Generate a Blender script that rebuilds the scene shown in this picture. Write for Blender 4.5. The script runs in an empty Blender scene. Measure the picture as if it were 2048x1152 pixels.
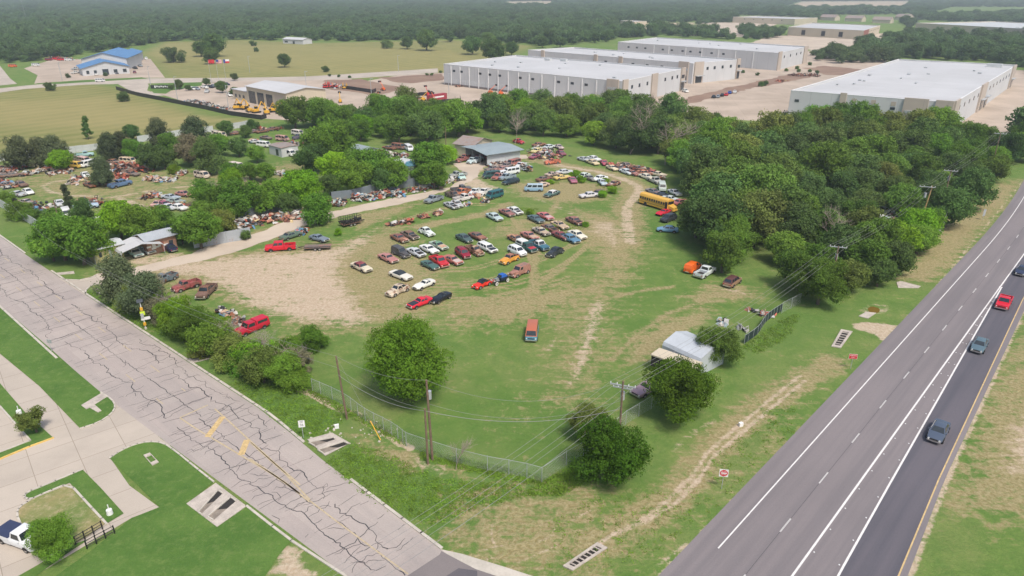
import bpy, bmesh, math, random
import numpy as np
from mathutils import Vector, Matrix
R = math.radians
C = bpy.context.scene.collection
# ---------------------------------------------------------------- camera, sky, sun
FPX, HCAM = 1400.0, 50.0
PITCH = math.atan((576 + 25) / FPX)
cd = bpy.data.cameras.new('camera'); cam = bpy.data.objects.new('camera', cd); C.objects.link(cam)
cam.location = (0, 0, HCAM); cam.rotation_euler = (math.pi / 2 - PITCH, 0, 0)
cd.sensor_width = 36; cd.lens = 36 * FPX / 2048; cd.clip_start = 1; cd.clip_end = 40000
bpy.context.scene.camera = cam
SUN_EL, SUN_AZ = 58, 150          # degrees; azimuth clockwise from +Y (view direction)
w = bpy.data.worlds.new('World'); bpy.context.scene.world = w; w.use_nodes = True
nt = w.node_tree; bg = nt.nodes['Background']; sky = nt.nodes.new('ShaderNodeTexSky')
sky.sky_type = 'NISHITA'; sky.sun_disc = False; sky.sun_elevation = R(SUN_EL); sky.sun_rotation = R(SUN_AZ)
sky.air_density = 1.2; sky.dust_density = 4.0; sky.ozone_density = 1.0
nt.links.new(sky.outputs[0], bg.inputs[0]); bg.inputs[1].default_value = 0.078
sl = bpy.data.lights.new('sun', 'SUN'); sl.energy = 1.5; sl.angle = R(10); sl.color = (1, .95, .88)
so = bpy.data.objects.new('sun', sl); C.objects.link(so)
so.rotation_euler = (R(90 - SUN_EL), 0, R(180 - SUN_AZ))
vs = bpy.context.scene.view_settings
vs.view_transform = 'Standard'; vs.look = 'None'; vs.gamma = 1; vs.use_curve_mapping = False; vs.exposure = 1.08

# ---------------------------------------------------------------- helpers
rnd = random.Random(7); nr = np.random.RandomState(7)
cp, sp = math.cos(PITCH), math.sin(PITCH)
def P(u, v, z=0.0):
    """world point at height z seen at photo pixel (u, v)"""
    x = (u - 1024) / FPX; y = (576 - v) / FPX
    Y = cp + y * sp; Z = -sp + y * cp
    t = (HCAM - z) / -Z
    return Vector((x * t, Y * t, z))
REG = {'A': (0, 240, 4.096), 'B': (400, 240, 4.096), 'C': (840, 260, 5.12), 'D': (1040, 260, 5.12), 'E': (700, 400, 4.096),
       'F': (1200, 500, 4.096), 'G': (1548, 300, 4.096), 'H': (0, 400, 4.096), 'I': (0, 620, 2.165), 'J': (400, 600, 3.413),
       'K': (500, 800, 2.926), 'L': (1000, 700, 2.548), 'M': (1548, 560, 2.88), 'X': (0, 0, 2.924), 'Y': (650, 0, 2.924),
       'Z': (1348, 0, 2.924), 'O': (0, 0, 1)}
def px(reg, x, y):
    a, b, s = REG[reg]; return (a + x / s, b + y / s)
def pts(reg, l, z=0.0): return [P(*px(reg, x, y), z) for x, y in l]
def tag(o, label=None, cat=None, group=None, kind=None):
    if label: o['label'] = label
    if cat: o['category'] = cat
    if group: o['group'] = group
    if kind: o['kind'] = kind
    return o
def empty(name, loc, rz=0.0, label=None, cat=None, group=None):
    o = bpy.data.objects.new(name, None); C.objects.link(o); o.location = loc; o.rotation_euler = (0, 0, rz)
    o.empty_display_size = .3
    return tag(o, label, cat, group)
def link(name, me, parent=None, loc=None, rot=None, scale=None, color=None):
    o = bpy.data.objects.new(name, me); C.objects.link(o)
    if parent: o.parent = parent
    if loc is not None: o.location = loc
    if rot is not None: o.rotation_euler = rot
    if scale is not None: o.scale = scale
    if color is not None: o.color = color
    return o
def npmesh(name, V, F, mats, smooth=False, mi=None):
    """mesh from numpy verts (n,3) and faces (m,k)"""
    me = bpy.data.meshes.new(name); V = np.asarray(V, np.float32); F = np.asarray(F, np.int32)
    m, k = F.shape
    me.vertices.add(len(V)); me.vertices.foreach_set('co', V.ravel())
    me.loops.add(m * k); me.loops.foreach_set('vertex_index', F.ravel())
    me.polygons.add(m); me.polygons.foreach_set('loop_start', np.arange(0, m * k, k, dtype=np.int32))
    me.polygons.foreach_set('loop_total', np.full(m, k, np.int32))
    if mi is not None: me.polygons.foreach_set('material_index', np.asarray(mi, np.int32))
    me.polygons.foreach_set('use_smooth', np.full(m, smooth, bool))
    for x in mats: me.materials.append(x)
    me.update(calc_edges=True)
    return me
class MB:
    def __init__(s): s.v = []; s.f = []; s.m = []
    def add(s, vs, fs, m=0):
        b = len(s.v); s.v += [tuple(x) for x in vs]
        for f in fs: s.f.append(tuple(b + i for i in f)); s.m.append(m)
        return s
    def quad(s, a, b, c, d, m=0): return s.add([a, b, c, d], [(0, 1, 2, 3)], m)
    def box(s, c, d, m=0, rz=0.0, M=None):
        x, y, z = d[0] / 2, d[1] / 2, d[2] / 2
        vs = [Vector((i * x, j * y, k * z)) for k in (-1, 1) for j in (-1, 1) for i in (-1, 1)]
        if M is not None: vs = [M @ q for q in vs]
        if rz: mm = Matrix.Rotation(rz, 3, 'Z'); vs = [mm @ q for q in vs]
        vs = [q + Vector(c) for q in vs]
        return s.add(vs, [(0, 2, 3, 1), (4, 5, 7, 6), (0, 1, 5, 4), (2, 6, 7, 3), (0, 4, 6, 2), (1, 3, 7, 5)], m)
    def tube(s, a, b, r0, r1=None, n=8, m=0, cap=True):
        a = Vector(a); b = Vector(b); r1 = r0 if r1 is None else r1
        d = (b - a); q = d.to_track_quat('Z', 'Y').to_matrix()
        vs = []
        for p, r in ((a, r0), (b, r1)):
            for i in range(n):
                t = 2 * math.pi * i / n; vs.append(p + q @ Vector((math.cos(t) * r, math.sin(t) * r, 0)))
        fs = [(i, (i + 1) % n, n + (i + 1) % n, n + i) for i in range(n)]
        if cap: fs += [tuple(range(n - 1, -1, -1)), tuple(range(n, 2 * n))]
        return s.add(vs, fs, m)
    def path(s, ps, r, n=5, m=0):
        for a, b in zip(ps, ps[1:]): s.tube(a, b, r, r, n, m, False)
        return s
    def build(s, name, mats, parent=None, smooth=None, loc=None, rz=None):
        me = s.mesh(name, mats, smooth)
        return link(name, me, parent, loc, (0, 0, rz) if rz is not None else None)
    def mesh(s, name, mats, smooth=None):
        me = bpy.data.meshes.new(name); me.from_pydata(s.v, [], s.f)
        for x in (mats if isinstance(mats, (list, tuple)) else [mats]): me.materials.append(x)
        me.polygons.foreach_set('material_index', s.m)
        if smooth is not None:
            me.polygons.foreach_set('use_smooth', [True] * len(s.f)); me.update()
            me.set_sharp_from_angle(angle=R(smooth))
        me.update(); return me
# ---------------------------------------------------------------- materials
def newmat(name):
    m = bpy.data.materials.new(name); m.use_nodes = True; n = m.node_tree.nodes; b = n['Principled BSDF']
    return m, m.node_tree, b
def nd(t, kind, **kw):
    n = t.nodes.new(kind)
    for k, v in kw.items():
        if k.startswith('i_'):
            key = k[2:]; key = int(key) if key.isdigit() else key.replace('_', ' ')
            n.inputs[key].default_value = v
        else: setattr(n, k, v)
    return n
def noise(t, co, scale, detail=4, rough=.6, dist=0.0):
    n = nd(t, 'ShaderNodeTexNoise', i_Scale=scale, i_Detail=detail, i_Roughness=rough, i_Distortion=dist)
    t.links.new(co, n.inputs['Vector']); return n.outputs[0]
def sstep(t, val, a, b):
    n = nd(t, 'ShaderNodeMapRange', interpolation_type='SMOOTHSTEP'); t.links.new(val, n.inputs[0])
    n.inputs[1].default_value = a; n.inputs[2].default_value = b; return n.outputs[0]
def mixc(t, fac, a, b, mode='MIX'):
    n = nd(t, 'ShaderNodeMix', data_type='RGBA', blend_type=mode)
    for i, x in ((0, fac), (6, a), (7, b)):
        if isinstance(x, (int, float)): n.inputs[i].default_value = x
        elif isinstance(x, tuple): n.inputs[i].default_value = (*x, 1)
        else: t.links.new(x, n.inputs[i])
    return n.outputs[2]
def mth(t, op, a, b=None):
    n = nd(t, 'ShaderNodeMath', operation=op)
    for i, x in ((0, a), (1, b)):
        if x is None: continue
        if isinstance(x, (int, float)): n.inputs[i].default_value = x
        else: t.links.new(x, n.inputs[i])
    return n.outputs[0]
def coord(t, which='Object'):
    return nd(t, 'ShaderNodeTexCoord').outputs[which]
def wpos(t): return nd(t, 'ShaderNodeNewGeometry').outputs['Position']
def plain(name, c, rough=.6, metal=0.0, var=.12, scale=1.5, bump=0.0, spec=.5):
    m, t, b = newmat(name); co = coord(t)
    n = noise(t, co, scale, 5); n2 = noise(t, co, scale * 7, 3)
    v = mth(t, 'ADD', mth(t, 'MULTIPLY', n, .65), mth(t, 'MULTIPLY', n2, .35))
    f = sstep(t, v, .3, .7)
    lo = tuple(x * (1 - var) for x in c); hi = tuple(min(1, x * (1 + var)) for x in c)
    t.links.new(mixc(t, f, lo, hi), b.inputs['Base Color'])
    b.inputs['Roughness'].default_value = rough; b.inputs['Metallic'].default_value = metal
    b.inputs['Specular IOR Level'].default_value = spec
    if bump:
        bp = nd(t, 'ShaderNodeBump', i_Strength=.5, i_Distance=bump); t.links.new(n2, bp.inputs['Height']); t.links.new(bp.outputs[0], b.inputs['Normal'])
    return m
def paved(name, c, c2, rough=.85, seam=0, seamdir=0.0):
    """pavement with blotches, fine grain and, if asked, a grid of joints"""
    m, t, b = newmat(name); co = wpos(t)
    big = noise(t, co, .06, 5, .6, .5); mid = noise(t, co, .6, 5, .7); fine = noise(t, co, 9, 2, .8)
    col = mixc(t, sstep(t, big, .35, .68), c, c2)
    col = mixc(t, mth(t, 'MULTIPLY', sstep(t, mid, .45, .8), .25), col, tuple(x * .75 for x in c))
    col = mixc(t, .18, col, fine, 'OVERLAY')
    if seam:
        mp = nd(t, 'ShaderNodeMapping'); mp.inputs['Rotation'].default_value = (0, 0, seamdir); t.links.new(co, mp.inputs[0])
        br = nd(t, 'ShaderNodeTexBrick', offset=0.0, i_Scale=1.0, i_Mortar_Size=.035); br.inputs['Brick Width'].default_value = seam; br.inputs['Row Height'].default_value = seam
        br.inputs['Color1'].default_value = (1, 1, 1, 1); br.inputs['Color2'].default_value = (.93, .93, .93, 1); br.inputs['Mortar'].default_value = (.6, .58, .55, 1)
        t.links.new(mp.outputs[0], br.inputs[0]); col = mixc(t, 1.0, col, br.outputs[0], 'MULTIPLY')
    t.links.new(col, b.inputs['Base Color']); b.inputs['Roughness'].default_value = rough; b.inputs['Specular IOR Level'].default_value = .25
    return m
M = {}
# vehicle paint: colour and amount of rust come from the object's own colour
def paint_mat():
    m, t, b = newmat('vehicle_paint'); oi = nd(t, 'ShaderNodeObjectInfo'); co = coord(t)
    va = nd(t, 'ShaderNodeVectorMath', operation='ADD'); t.links.new(co, va.inputs[0])
    mu = mth(t, 'MULTIPLY', oi.outputs['Random'], 60.0); t.links.new(mu, va.inputs[1])
    n = noise(t, va.outputs[0], 1.1, 6, .65); n2 = noise(t, va.outputs[0], 6, 4, .7)
    v = mth(t, 'ADD', mth(t, 'MULTIPLY', n, .75), mth(t, 'MULTIPLY', n2, .25))
    th = mth(t, 'SUBTRACT', .76, mth(t, 'MULTIPLY', oi.outputs['Alpha'], .46))
    f = sstep(t, mth(t, 'SUBTRACT', v, th), -.03, .05)
    rust = mixc(t, sstep(t, n2, .35, .65), (.10, .042, .026), (.25, .12, .07))
    rust = mixc(t, sstep(t, mth(t, 'FRACT', mth(t, 'MULTIPLY', oi.outputs['Random'], 7.3)), .3, .9), rust, mixc(t, n2, (.10, .075, .065), (.24, .19, .16)))
    faded = mixc(t, mth(t, 'MULTIPLY', sstep(t, n2, .4, .7), mth(t, 'MULTIPLY', oi.outputs['Alpha'], .5)), oi.outputs['Color'], (.45, .42, .38))
    t.links.new(mixc(t, f, faded, rust), b.inputs['Base Color'])
    rg = mth(t, 'ADD', .22, mth(t, 'MULTIPLY', oi.outputs['Alpha'], .6)); t.links.new(rg, b.inputs['Roughness'])
    return m
M['paint'] = paint_mat()
M['glass'] = plain('vehicle_glass', (.022, .03, .036), .08, 0, .3, 1, spec=.8)
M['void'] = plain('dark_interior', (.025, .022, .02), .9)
M['tyre'] = plain('tyre_rubber', (.022, .022, .022), .85)
M['rim'] = plain('wheel_rim', (.42, .41, .4), .35, .6)
M['white_rim'] = plain('white_wall_rim', (.75, .72, .66), .5)
M['chrome'] = plain('chrome_trim', (.6, .58, .56), .3, .8)
M['lamp'] = plain('lamp_lens', (.7, .7, .66), .15)
M['tail'] = plain('tail_lens', (.45, .02, .02), .2)
M['galv'] = plain('galvanised_steel', (.42, .44, .45), .5, .3)
M['wood_pole'] = plain('weathered_pole_wood', (.17, .115, .08), .9, 0, .3, 2, .01)
M['pine_pole'] = plain('new_pole_wood', (.36, .24, .10), .9, 0, .2, 2)
M['white'] = plain('white_paint', (.72, .72, .71), .5)
M['black'] = plain('black_metal', (.02, .02, .022), .5)
M['wire'] = plain('cable', (.24, .24, .235), .6)
M['trunk'] = plain('bark', (.11, .085, .065), .95, 0, .35, 3)
M['deadwood'] = plain('grey_dead_wood', (.34, .27, .23), .95, 0, .25, 3)
M['yellow'] = plain('machine_yellow', (.65, .36, .03), .45)
M['orange'] = plain('machine_orange', (.68, .13, .025), .45)
M['red'] = plain('machine_red', (.5, .03, .03), .45)
M['concrete'] = paved('path_concrete', (.46, .40, .335), (.39, .34, .285), .85, 4.6, R(-40))
M['lot'] = paved('lot_concrete', (.46, .375, .30), (.37, .30, .235), .85, 9, R(10))
M['gravel'] = paved('caliche_gravel', (.50, .42, .335), (.40, .33, .26), .95)
M['kerb'] = plain('kerb_concrete', (.46, .42, .36), .9, 0, .15, .5)
M['kerb_yellow'] = plain('kerb_yellow_paint', (.62, .42, .12), .8)
M['culvert'] = plain('culvert_concrete', (.42, .37, .32), .9, 0, .25, 1)
def sheet_metal(name, c, rust=.0, step=.9):
    m, t, b = newmat(name); co = coord(t); oi = nd(t, 'ShaderNodeObjectInfo')
    wv = nd(t, 'ShaderNodeTexWave', wave_type='BANDS', bands_direction='X', i_Scale=2.4 / step, i_Distortion=.0); t.links.new(co, wv.inputs[0])
    n = noise(t, co, .5, 6, .7); n2 = noise(t, co, .12, 3)
    col = mixc(t, sstep(t, n, .3, .75), tuple(x * .82 for x in c), c)
    col = mixc(t, mth(t, 'MULTIPLY', wv.outputs[0], .12), col, (.1, .1, .1))
    if rust: col = mixc(t, mth(t, 'MULTIPLY', sstep(t, n, .62 - rust * .25, .72), .8), col, (.25, .12, .07))
    t.links.new(col, b.inputs['Base Color']); b.inputs['Roughness'].default_value = .55
    bp = nd(t, 'ShaderNodeBump', i_Strength=.4, i_Distance=.03); t.links.new(wv.outputs[0], bp.inputs['Height']); t.links.new(bp.outputs[0], b.inputs['Normal'])
    return m
M['tin'] = sheet_metal('corrugated_tin', (.42, .45, .48), .25)
M['tin_dark'] = sheet_metal('weathered_dark_tin', (.20, .23, .26), .3)
M['tin_white'] = sheet_metal('pale_tin', (.58, .60, .60), .1)
M['tent'] = plain('white_tent_sheet', (.44, .47, .50), .5, 0, .08, .4)
M['tin_roof'] = sheet_metal('grey_metal_roof', (.30, .36, .38), .05)
M['tin_rust'] = sheet_metal('rusty_roof', (.33, .28, .25), .8)
M['blue_roof'] = sheet_metal('blue_metal_roof', (.10, .24, .46), 0)
def roof_white():
    m, t, b = newmat('white_membrane_roof'); co = coord(t)
    n = noise(t, co, .03, 5, .65); n2 = noise(t, co, .25, 5, .7)
    br = nd(t, 'ShaderNodeTexBrick', offset=0.5, i_Scale=1.0, i_Mortar_Size=.05); br.inputs['Brick Width'].default_value = 30; br.inputs['Row Height'].default_value = 3
    br.inputs['Color1'].default_value = (1, 1, 1, 1); br.inputs['Color2'].default_value = (.95, .95, .95, 1); br.inputs['Mortar'].default_value = (.8, .8, .8, 1); t.links.new(co, br.inputs[0])
    col = mixc(t, sstep(t, n, .35, .7), (.50, .50, .505), (.44, .44, .44)); col = mixc(t, mth(t, 'MULTIPLY', sstep(t, n2, .6, .8), .25), col, (.5, .47, .43))
    t.links.new(mixc(t, 1.0, col, br.outputs[0], 'MULTIPLY'), b.inputs['Base Color']); b.inputs['Roughness'].default_value = .7
    return m
M['roof_white'] = roof_white()
def panel_wall(name, c, wid=8.0):
    m, t, b = newmat(name); co = coord(t)
    n = noise(t, co, .08, 5, .6); n2 = noise(t, co, .8, 4, .7)
    sx = nd(t, 'ShaderNodeSeparateXYZ'); t.links.new(co, sx.inputs[0])
    s = mth(t, 'ADD', sx.outputs[0], sx.outputs[1]); fr = mth(t, 'FRACT', mth(t, 'DIVIDE', s, wid))
    line = mth(t, 'LESS_THAN', fr, .02)
    col = mixc(t, sstep(t, n, .35, .65), c, tuple(x * .93 for x in c)); col = mixc(t, mth(t, 'MULTIPLY', sstep(t, n2, .6, .8), .12), col, (.3, .27, .22))
    col = mixc(t, mth(t, 'MULTIPLY', line, .35), col, (.2, .2, .2))
    t.links.new(col, b.inputs['Base Color']); b.inputs['Roughness'].default_value = .8
    return m
M['wall_white'] = panel_wall('tilt_panel_white', (.52, .525, .53))
M['wall_tan'] = panel_wall('tilt_panel_tan', (.45, .385, .325))
M['wall_beige'] = panel_wall('beige_siding', (.52, .45, .34), 3)
M['brick'] = plain('red_brown_wall', (.25, .09, .06), .9, 0, .25, .5)
M['wood_wall'] = plain('pinkish_wood_siding', (.34, .19, .13), .9, 0, .3, 1)
M['yellow_wall'] = plain('faded_yellow_siding', (.44, .39, .17), .8, 0, .2, 1)
M['window'] = plain('window_glass', (.035, .045, .055), .1, 0, .3, .3)
M['door_white'] = plain('dock_door', (.5, .51, .52), .6)

# ---------------------------------------------------------------- ground
def cat_rom(ps, k=6):
    out = []
    for i in range(len(ps) - 1):
        p0 = ps[max(i - 1, 0)]; p1 = ps[i]; p2 = ps[i + 1]; p3 = ps[min(i + 2, len(ps) - 1)]
        for j in range(k):
            t = j / k; out.append(.5 * ((2 * p1) + (p2 - p0) * t + (2 * p0 - 5 * p1 + 4 * p2 - p3) * t * t + (3 * p1 - p0 - 3 * p2 + p3) * t ** 3))
    out.append(ps[-1]); return out
def polymask(X, Y, poly, f):
    """1 inside polygon, soft over f metres at its edge"""
    px_ = np.array([p[0] for p in poly]); py_ = np.array([p[1] for p in poly])
    out = np.zeros(X.shape, np.float32)
    sel = (X > px_.min() - f) & (X < px_.max() + f) & (Y > py_.min() - f) & (Y < py_.max() + f)
    x = X[sel]; y = Y[sel]
    if not len(x): return out
    ins = np.zeros(x.shape, bool); d = np.full(x.shape, 1e9)
    n = len(poly)
    for i in range(n):
        ax, ay, bx, by = px_[i], py_[i], px_[(i + 1) % n], py_[(i + 1) % n]
        c = ((ay > y) != (by > y)) & (x < (bx - ax) * (y - ay) / (by - ay + 1e-12) + ax); ins ^= c
        vx, vy = bx - ax, by - ay; t = np.clip(((x - ax) * vx + (y - ay) * vy) / (vx * vx + vy * vy + 1e-9), 0, 1)
        d = np.minimum(d, np.hypot(x - ax - t * vx, y - ay - t * vy))
    s = np.where(ins, d, -d); m = np.clip(s / (2 * f) + .5, 0, 1); out[sel] = m * m * (3 - 2 * m)
    return out
def linemask(X, Y, line, wd, f):
    out = np.zeros(X.shape, np.float32); a_ = np.array([(p[0], p[1]) for p in line]); g = wd + f
    sel = (X > a_[:, 0].min() - g) & (X < a_[:, 0].max() + g) & (Y > a_[:, 1].min() - g) & (Y < a_[:, 1].max() + g)
    x = X[sel]; y = Y[sel]
    if not len(x): return out
    d = np.full(x.shape, 1e9)
    for (ax, ay), (bx, by) in zip(a_, a_[1:]):
        vx, vy = bx - ax, by - ay; t = np.clip(((x - ax) * vx + (y - ay) * vy) / (vx * vx + vy * vy + 1e-9), 0, 1)
        d = np.minimum(d, np.hypot(x - ax - t * vx, y - ay - t * vy))
    m = np.clip((wd / 2 - d) / f + .5, 0, 1); out[sel] = m * m * (3 - 2 * m)
    return out
FIELD1 = pts('O', [(-300, 190), (0, 178), (180, 166), (235, 176), (330, 205), (400, 228), (530, 243), (400, 262), (200, 292), (0, 322), (-300, 360)])
FIELD2 = pts('O', [(285, 108), (330, 84), (480, 80), (640, 86), (900, 80), (1070, 92), (985, 122), (880, 150), (700, 158), (500, 166), (335, 158), (305, 130)])
WOODR = pts('O', [(1385, 462), (1400, 500), (1440, 545), (1520, 572), (1600, 590), (1690, 600), (1790, 575), (1838, 500), (1885, 440), (1935, 392), (1985, 362), (2040, 330),
                  (2150, 310), (2040, 292), (1900, 284), (1760, 272), (1640, 264), (1600, 276), (1560, 292), (1480, 284), (1400, 276), (1345, 280), (1330, 290), (1352, 325), (1382, 395)])
WOODM = pts('O', [(545, 262), (600, 246), (690, 240), (760, 238), (880, 240), (960, 236), (1050, 232), (1180, 230), (1280, 240), (1370, 258), (1345, 280), (1320, 292), (1330, 318), (1280, 312), (1215, 296), (1150, 283), (1080, 274), (1000, 272), (960, 268),
                  (905, 276), (860, 290), (800, 288), (760, 290), (700, 283), (650, 262), (590, 264)])
def ground_attr(X, Y):
    D = np.zeros(X.shape, np.float32); G = D.copy(); L = D.copy(); F = D.copy()
    def mx(A, m, s): np.maximum(A, m * s, out=A)
    pl = lambda reg, l, f: polymask(X, Y, pts(reg, l), f)
    ln = lambda reg, l, wd, f: linemask(X, Y, pts(reg, l), wd, f)
    # dirt lot
    mx(D, pl('O', [(250, 530), (330, 522), (430, 512), (520, 502), (600, 497), (660, 492), (700, 478), (735, 462), (768, 440), (790, 425), (760, 462), (742, 490), (700, 520), (702, 555), (735, 590), (745, 615), (770, 632), (745, 655),
                   (690, 662), (610, 655), (540, 642), (470, 610), (430, 585), (380, 560), (300, 552)], 6), .88)
    mx(D, pl('O', [(760, 630), (830, 618), (960, 612), (1010, 618), (930, 640), (830, 652), (770, 655)], 5), .6)
    mx(G, pl('O', [(700, 480), (800, 440), (900, 560), (860, 640), (700, 660), (600, 660), (430, 590), (250, 560), (260, 520), (600, 490)], 8), .55)
    mx(G, pl('O', [(880, 600), (1010, 585), (1160, 570), (1230, 545), (1260, 560), (1130, 620), (1000, 650), (900, 650)], 7), .6)
    # pale stony track and its verges
    mx(D, pl('O', [(1180, 600), (1215, 597), (1212, 650), (1192, 700), (1172, 760), (1120, 785), (1145, 715), (1155, 660)], 3.5), .88)
    mx(D, pl('O', [(1090, 655), (1125, 640), (1128, 700), (1095, 720), (1080, 690)], 3.5), .68)
    mx(G, pl('O', [(1060, 560), (1250, 560), (1240, 700), (1180, 820), (1060, 830), (1100, 700)], 8), .4)
    mx(G, pl('F', [(330, 700), (560, 580), (760, 540), (900, 470), (900, 560), (640, 700), (350, 900), (180, 930)], 4), .75)
    mx(D, pl('F', [(860, 285), (1050, 300), (1290, 345), (1270, 385), (1080, 370), (960, 330)], 2), .7)
    mx(G, pl('F', [(850, 270), (1300, 300), (1330, 420), (1000, 430), (760, 480), (700, 380)], 4), .5)
    mx(D, pl('F', [(1300, 190), (1560, 100), (1640, 330), (1560, 420), (1400, 330), (1300, 270)], 4), .35)
    drv = pts('H', [(790, 612), (1200, 535), (1400, 480), (1560, 440)]) + pts('B', [(0, 1062), (546, 900), (640, 850), (1100, 748), (1700, 620), (2048, 552)]) + pts('C', [(320, 575), (450, 490), (430, 420), (340, 345), (480, 330), (900, 262), (1080, 258), (1090, 290), (700, 360), (600, 470), (480, 545), (300, 610), (0, 715)]) + pts('B', [(1600, 700), (1100, 800), (700, 940), (240, 1090), (0, 1160)]) + pts('H', [(1560, 510), (1100, 640), (800, 690)])
    mx(D, polymask(X, Y, drv, 2.6), 1.0); mx(G, polymask(X, Y, drv, 6), .6)
    mx(D, pl('C', [(480, 500), (600, 470), (740, 560), (900, 600), (700, 620), (450, 600), (330, 600)], 2.5), .85); mx(D, ln('C', [(700, 300), (1000, 330), (1150, 335)], 2.5, 2.5), .7)
    mx(D, ln('O', [(1322, 1150), (1546, 921), (1600, 872), (1803, 649), (1866, 582), (2046, 362)], .9, .9), .75)
    # loop track
    for q, s, wd in (([(200, 285), (420, 370), (600, 395), (800, 430), (960, 470), (1100, 520), (1200, 570), (1225, 620), (1180, 680), (1110, 760), (1090, 850), (1095, 950), (1120, 1060), (1130, 1150)], .8, 3.4),):
        mx(D, ln('D', q, wd, 2), s)
    mx(G, ln('D', [(100, 270), (420, 370), (800, 430), (1100, 520), (1225, 620), (1110, 760), (1090, 1150)], 9, 5), .5)
    mx(D, ln('C', [(560, 560), (740, 600), (930, 640), (1150, 690), (1350, 770), (1560, 860), (1800, 940), (2040, 1000), (2100, 1100)], 2.6, 2.5), .6)
    mx(D, pl('O', [(1170, 440), (1225, 440), (1262, 455), (1250, 500), (1225, 505), (1195, 480), (1165, 462)], 4), .7)
    mx(G, pl('O', [(1150, 420), (1240, 430), (1290, 480), (1260, 560), (1215, 590), (1190, 500), (1140, 470)], 7), .6)
    mx(D, pl('C', [(1050, 560), (1400, 560), (1750, 540), (1900, 560), (1780, 640), (1700, 700), (1500, 720), (1250, 690), (1060, 640)], 3), .4)
    mx(G, pl('C', [(900, 540), (1500, 520), (2000, 560), (1900, 720), (1500, 760), (1000, 680)], 4), .6)
    mx(D, ln('C', [(1040, 520), (1250, 480)], 3, 2), .5)
    mx(G, ln('C', [(0, 990), (300, 930), (700, 850), (900, 760)], 4, 3), .55)
    mx(G, ln('C', [(860, 1040), (1100, 960), (1500, 960), (1700, 1040)], 9, 6), .45)
    mx(D, pl('D', [(1560, 640), (1700, 700), (1690, 860), (1560, 900), (1420, 860), (1500, 720)], 3), .5)
    # yard on the left
    for q in ([(700, 445), (550, 490), (420, 510), (350, 545), (420, 590), (560, 620), (760, 625), (980, 625), (1250, 575), (1560, 540), (1800, 505), (1900, 420)], [(950, 630), (1080, 690), (1260, 750)], [(1040, 650), (1150, 700), (1240, 740)]):
        mx(D, ln('A', q, 2.6, 2.2), .75)
    mx(G, pl('A', [(0, 400), (900, 360), (1500, 420), (2000, 400), (2600, 300), (2600, 700), (1500, 780), (700, 740), (0, 560)], 8), .4)
    mx(D, pl('A', [(700, 640), (1000, 640), (1000, 740), (700, 760)], 4), .35)
    mx(D, pl('A', [(760, 1080), (1000, 1060), (1440, 1080), (1560, 1060), (1500, 1160), (1100, 1220), (800, 1150)], 3), .75)
    mx(D, pl('B', [(560, 760), (900, 700), (1100, 740), (900, 830), (600, 900)], 3), .4)
    mx(G, pl('B', [(420, 900), (860, 830), (880, 880), (700, 960), (400, 960)], 3), .5)
    mx(G, pl('B', [(1150, 800), (1600, 700), (1900, 660), (1500, 830), (1300, 900)], 3), .5)
    # highway verge: mower track, worn apron, dry strips
    for o_ in (0, 26): mx(D, ln('L', [(1529 + o_, 130 + o_), (1380 + o_, 250 + o_), (1200 + o_, 400 + o_), (1060 + o_, 520 + o_), (980 + o_, 640 + o_), (860 + o_, 760 + o_), (720 + o_, 870), (560, 950), (500, 990)], 1.0, 1.2), .85)
    for q in ([(300, 480), (620, 560), (1000, 560), (1300, 480), (1700, 420)], [(280, 620), (700, 700), (1200, 640), (1500, 520), (1900, 330)], [(900, 700), (1300, 690), (1700, 560), (2000, 330)], [(860, 820), (1300, 780), (1800, 640)], [(1240, 40), (1420, 300), (1500, 700)], [(330, 200), (800, 60), (1200, 30)]):
        w3 = cat_rom(pts('E', q), 6)
        for sg in (-.8, .8): mx(G, linemask(X, Y, [Vector((a.x, a.y + sg, 0)) for a in w3], .5, .7), .8)
    for q in ([(1700, 20), (1560, 240), (1500, 600), (1560, 900)], [(1300, 1000), (1500, 700), (1750, 560)]): mx(G, ln('E', q, 2.0, 2), .55)
    for q in ([(0, 420), (300, 340), (600, 300)], [(100, 900), (300, 700), (560, 520), (820, 430)]): mx(G, ln('F', q, 1.2, 1.5), .55)
    mx(G, ln('L', [(1700, 60), (1380, 250), (1200, 400), (1060, 520), (980, 640), (860, 780), (640, 900), (480, 980)], 5, 4), .5)
    mx(D, pl('L', [(600, 860), (900, 700), (980, 680), (860, 860), (640, 1000), (540, 980)], 2), .5)
    mx(D, ln('L', [(890, 500), (1000, 410), (1110, 350)], 1.6, 1.5), .6)
    mx(G, pl('L', [(200, 860), (500, 740), (760, 760), (900, 700), (1600, 200), (1529, 500), (1100, 850), (760, 1152), (200, 1152), (150, 1000)], 6), .30)
    mx(D, pl('M', [(440, 250), (520, 240), (740, 258), (680, 330), (630, 362), (560, 310), (450, 280)], 1), 1.0)
    mx(D, pl('M', [(490, 150), (560, 120), (680, 140), (690, 180), (640, 200), (540, 215), (480, 210)], 1), .6)
    mx(D, pl('O', [(1560, 790), (1640, 715), (1700, 700), (1660, 760), (1585, 830)], 2), .45)
    mx(D, pl('G', [(1000, 1050), (1280, 930), (1440, 760), (1560, 500), (1700, 520), (1560, 700), (1440, 900), (1280, 1040), (1080, 1080)], 2.5), .55)
    mx(G, pl('G', [(1000, 1060), (1250, 700), (1500, 480), (1780, 300), (2048, 230), (1900, 480), (1500, 930), (1300, 1100)], 4), .6)
    mx(D, pl('M', [(1210, 1152), (1290, 900), (1440, 640), (1600, 500), (1600, 1152)], 5), .5)
    mx(G, pl('M', [(1050, 1300), (1150, 900), (1280, 600), (1440, 300), (1700, 100), (1700, 1400)], 7), .7)
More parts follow.
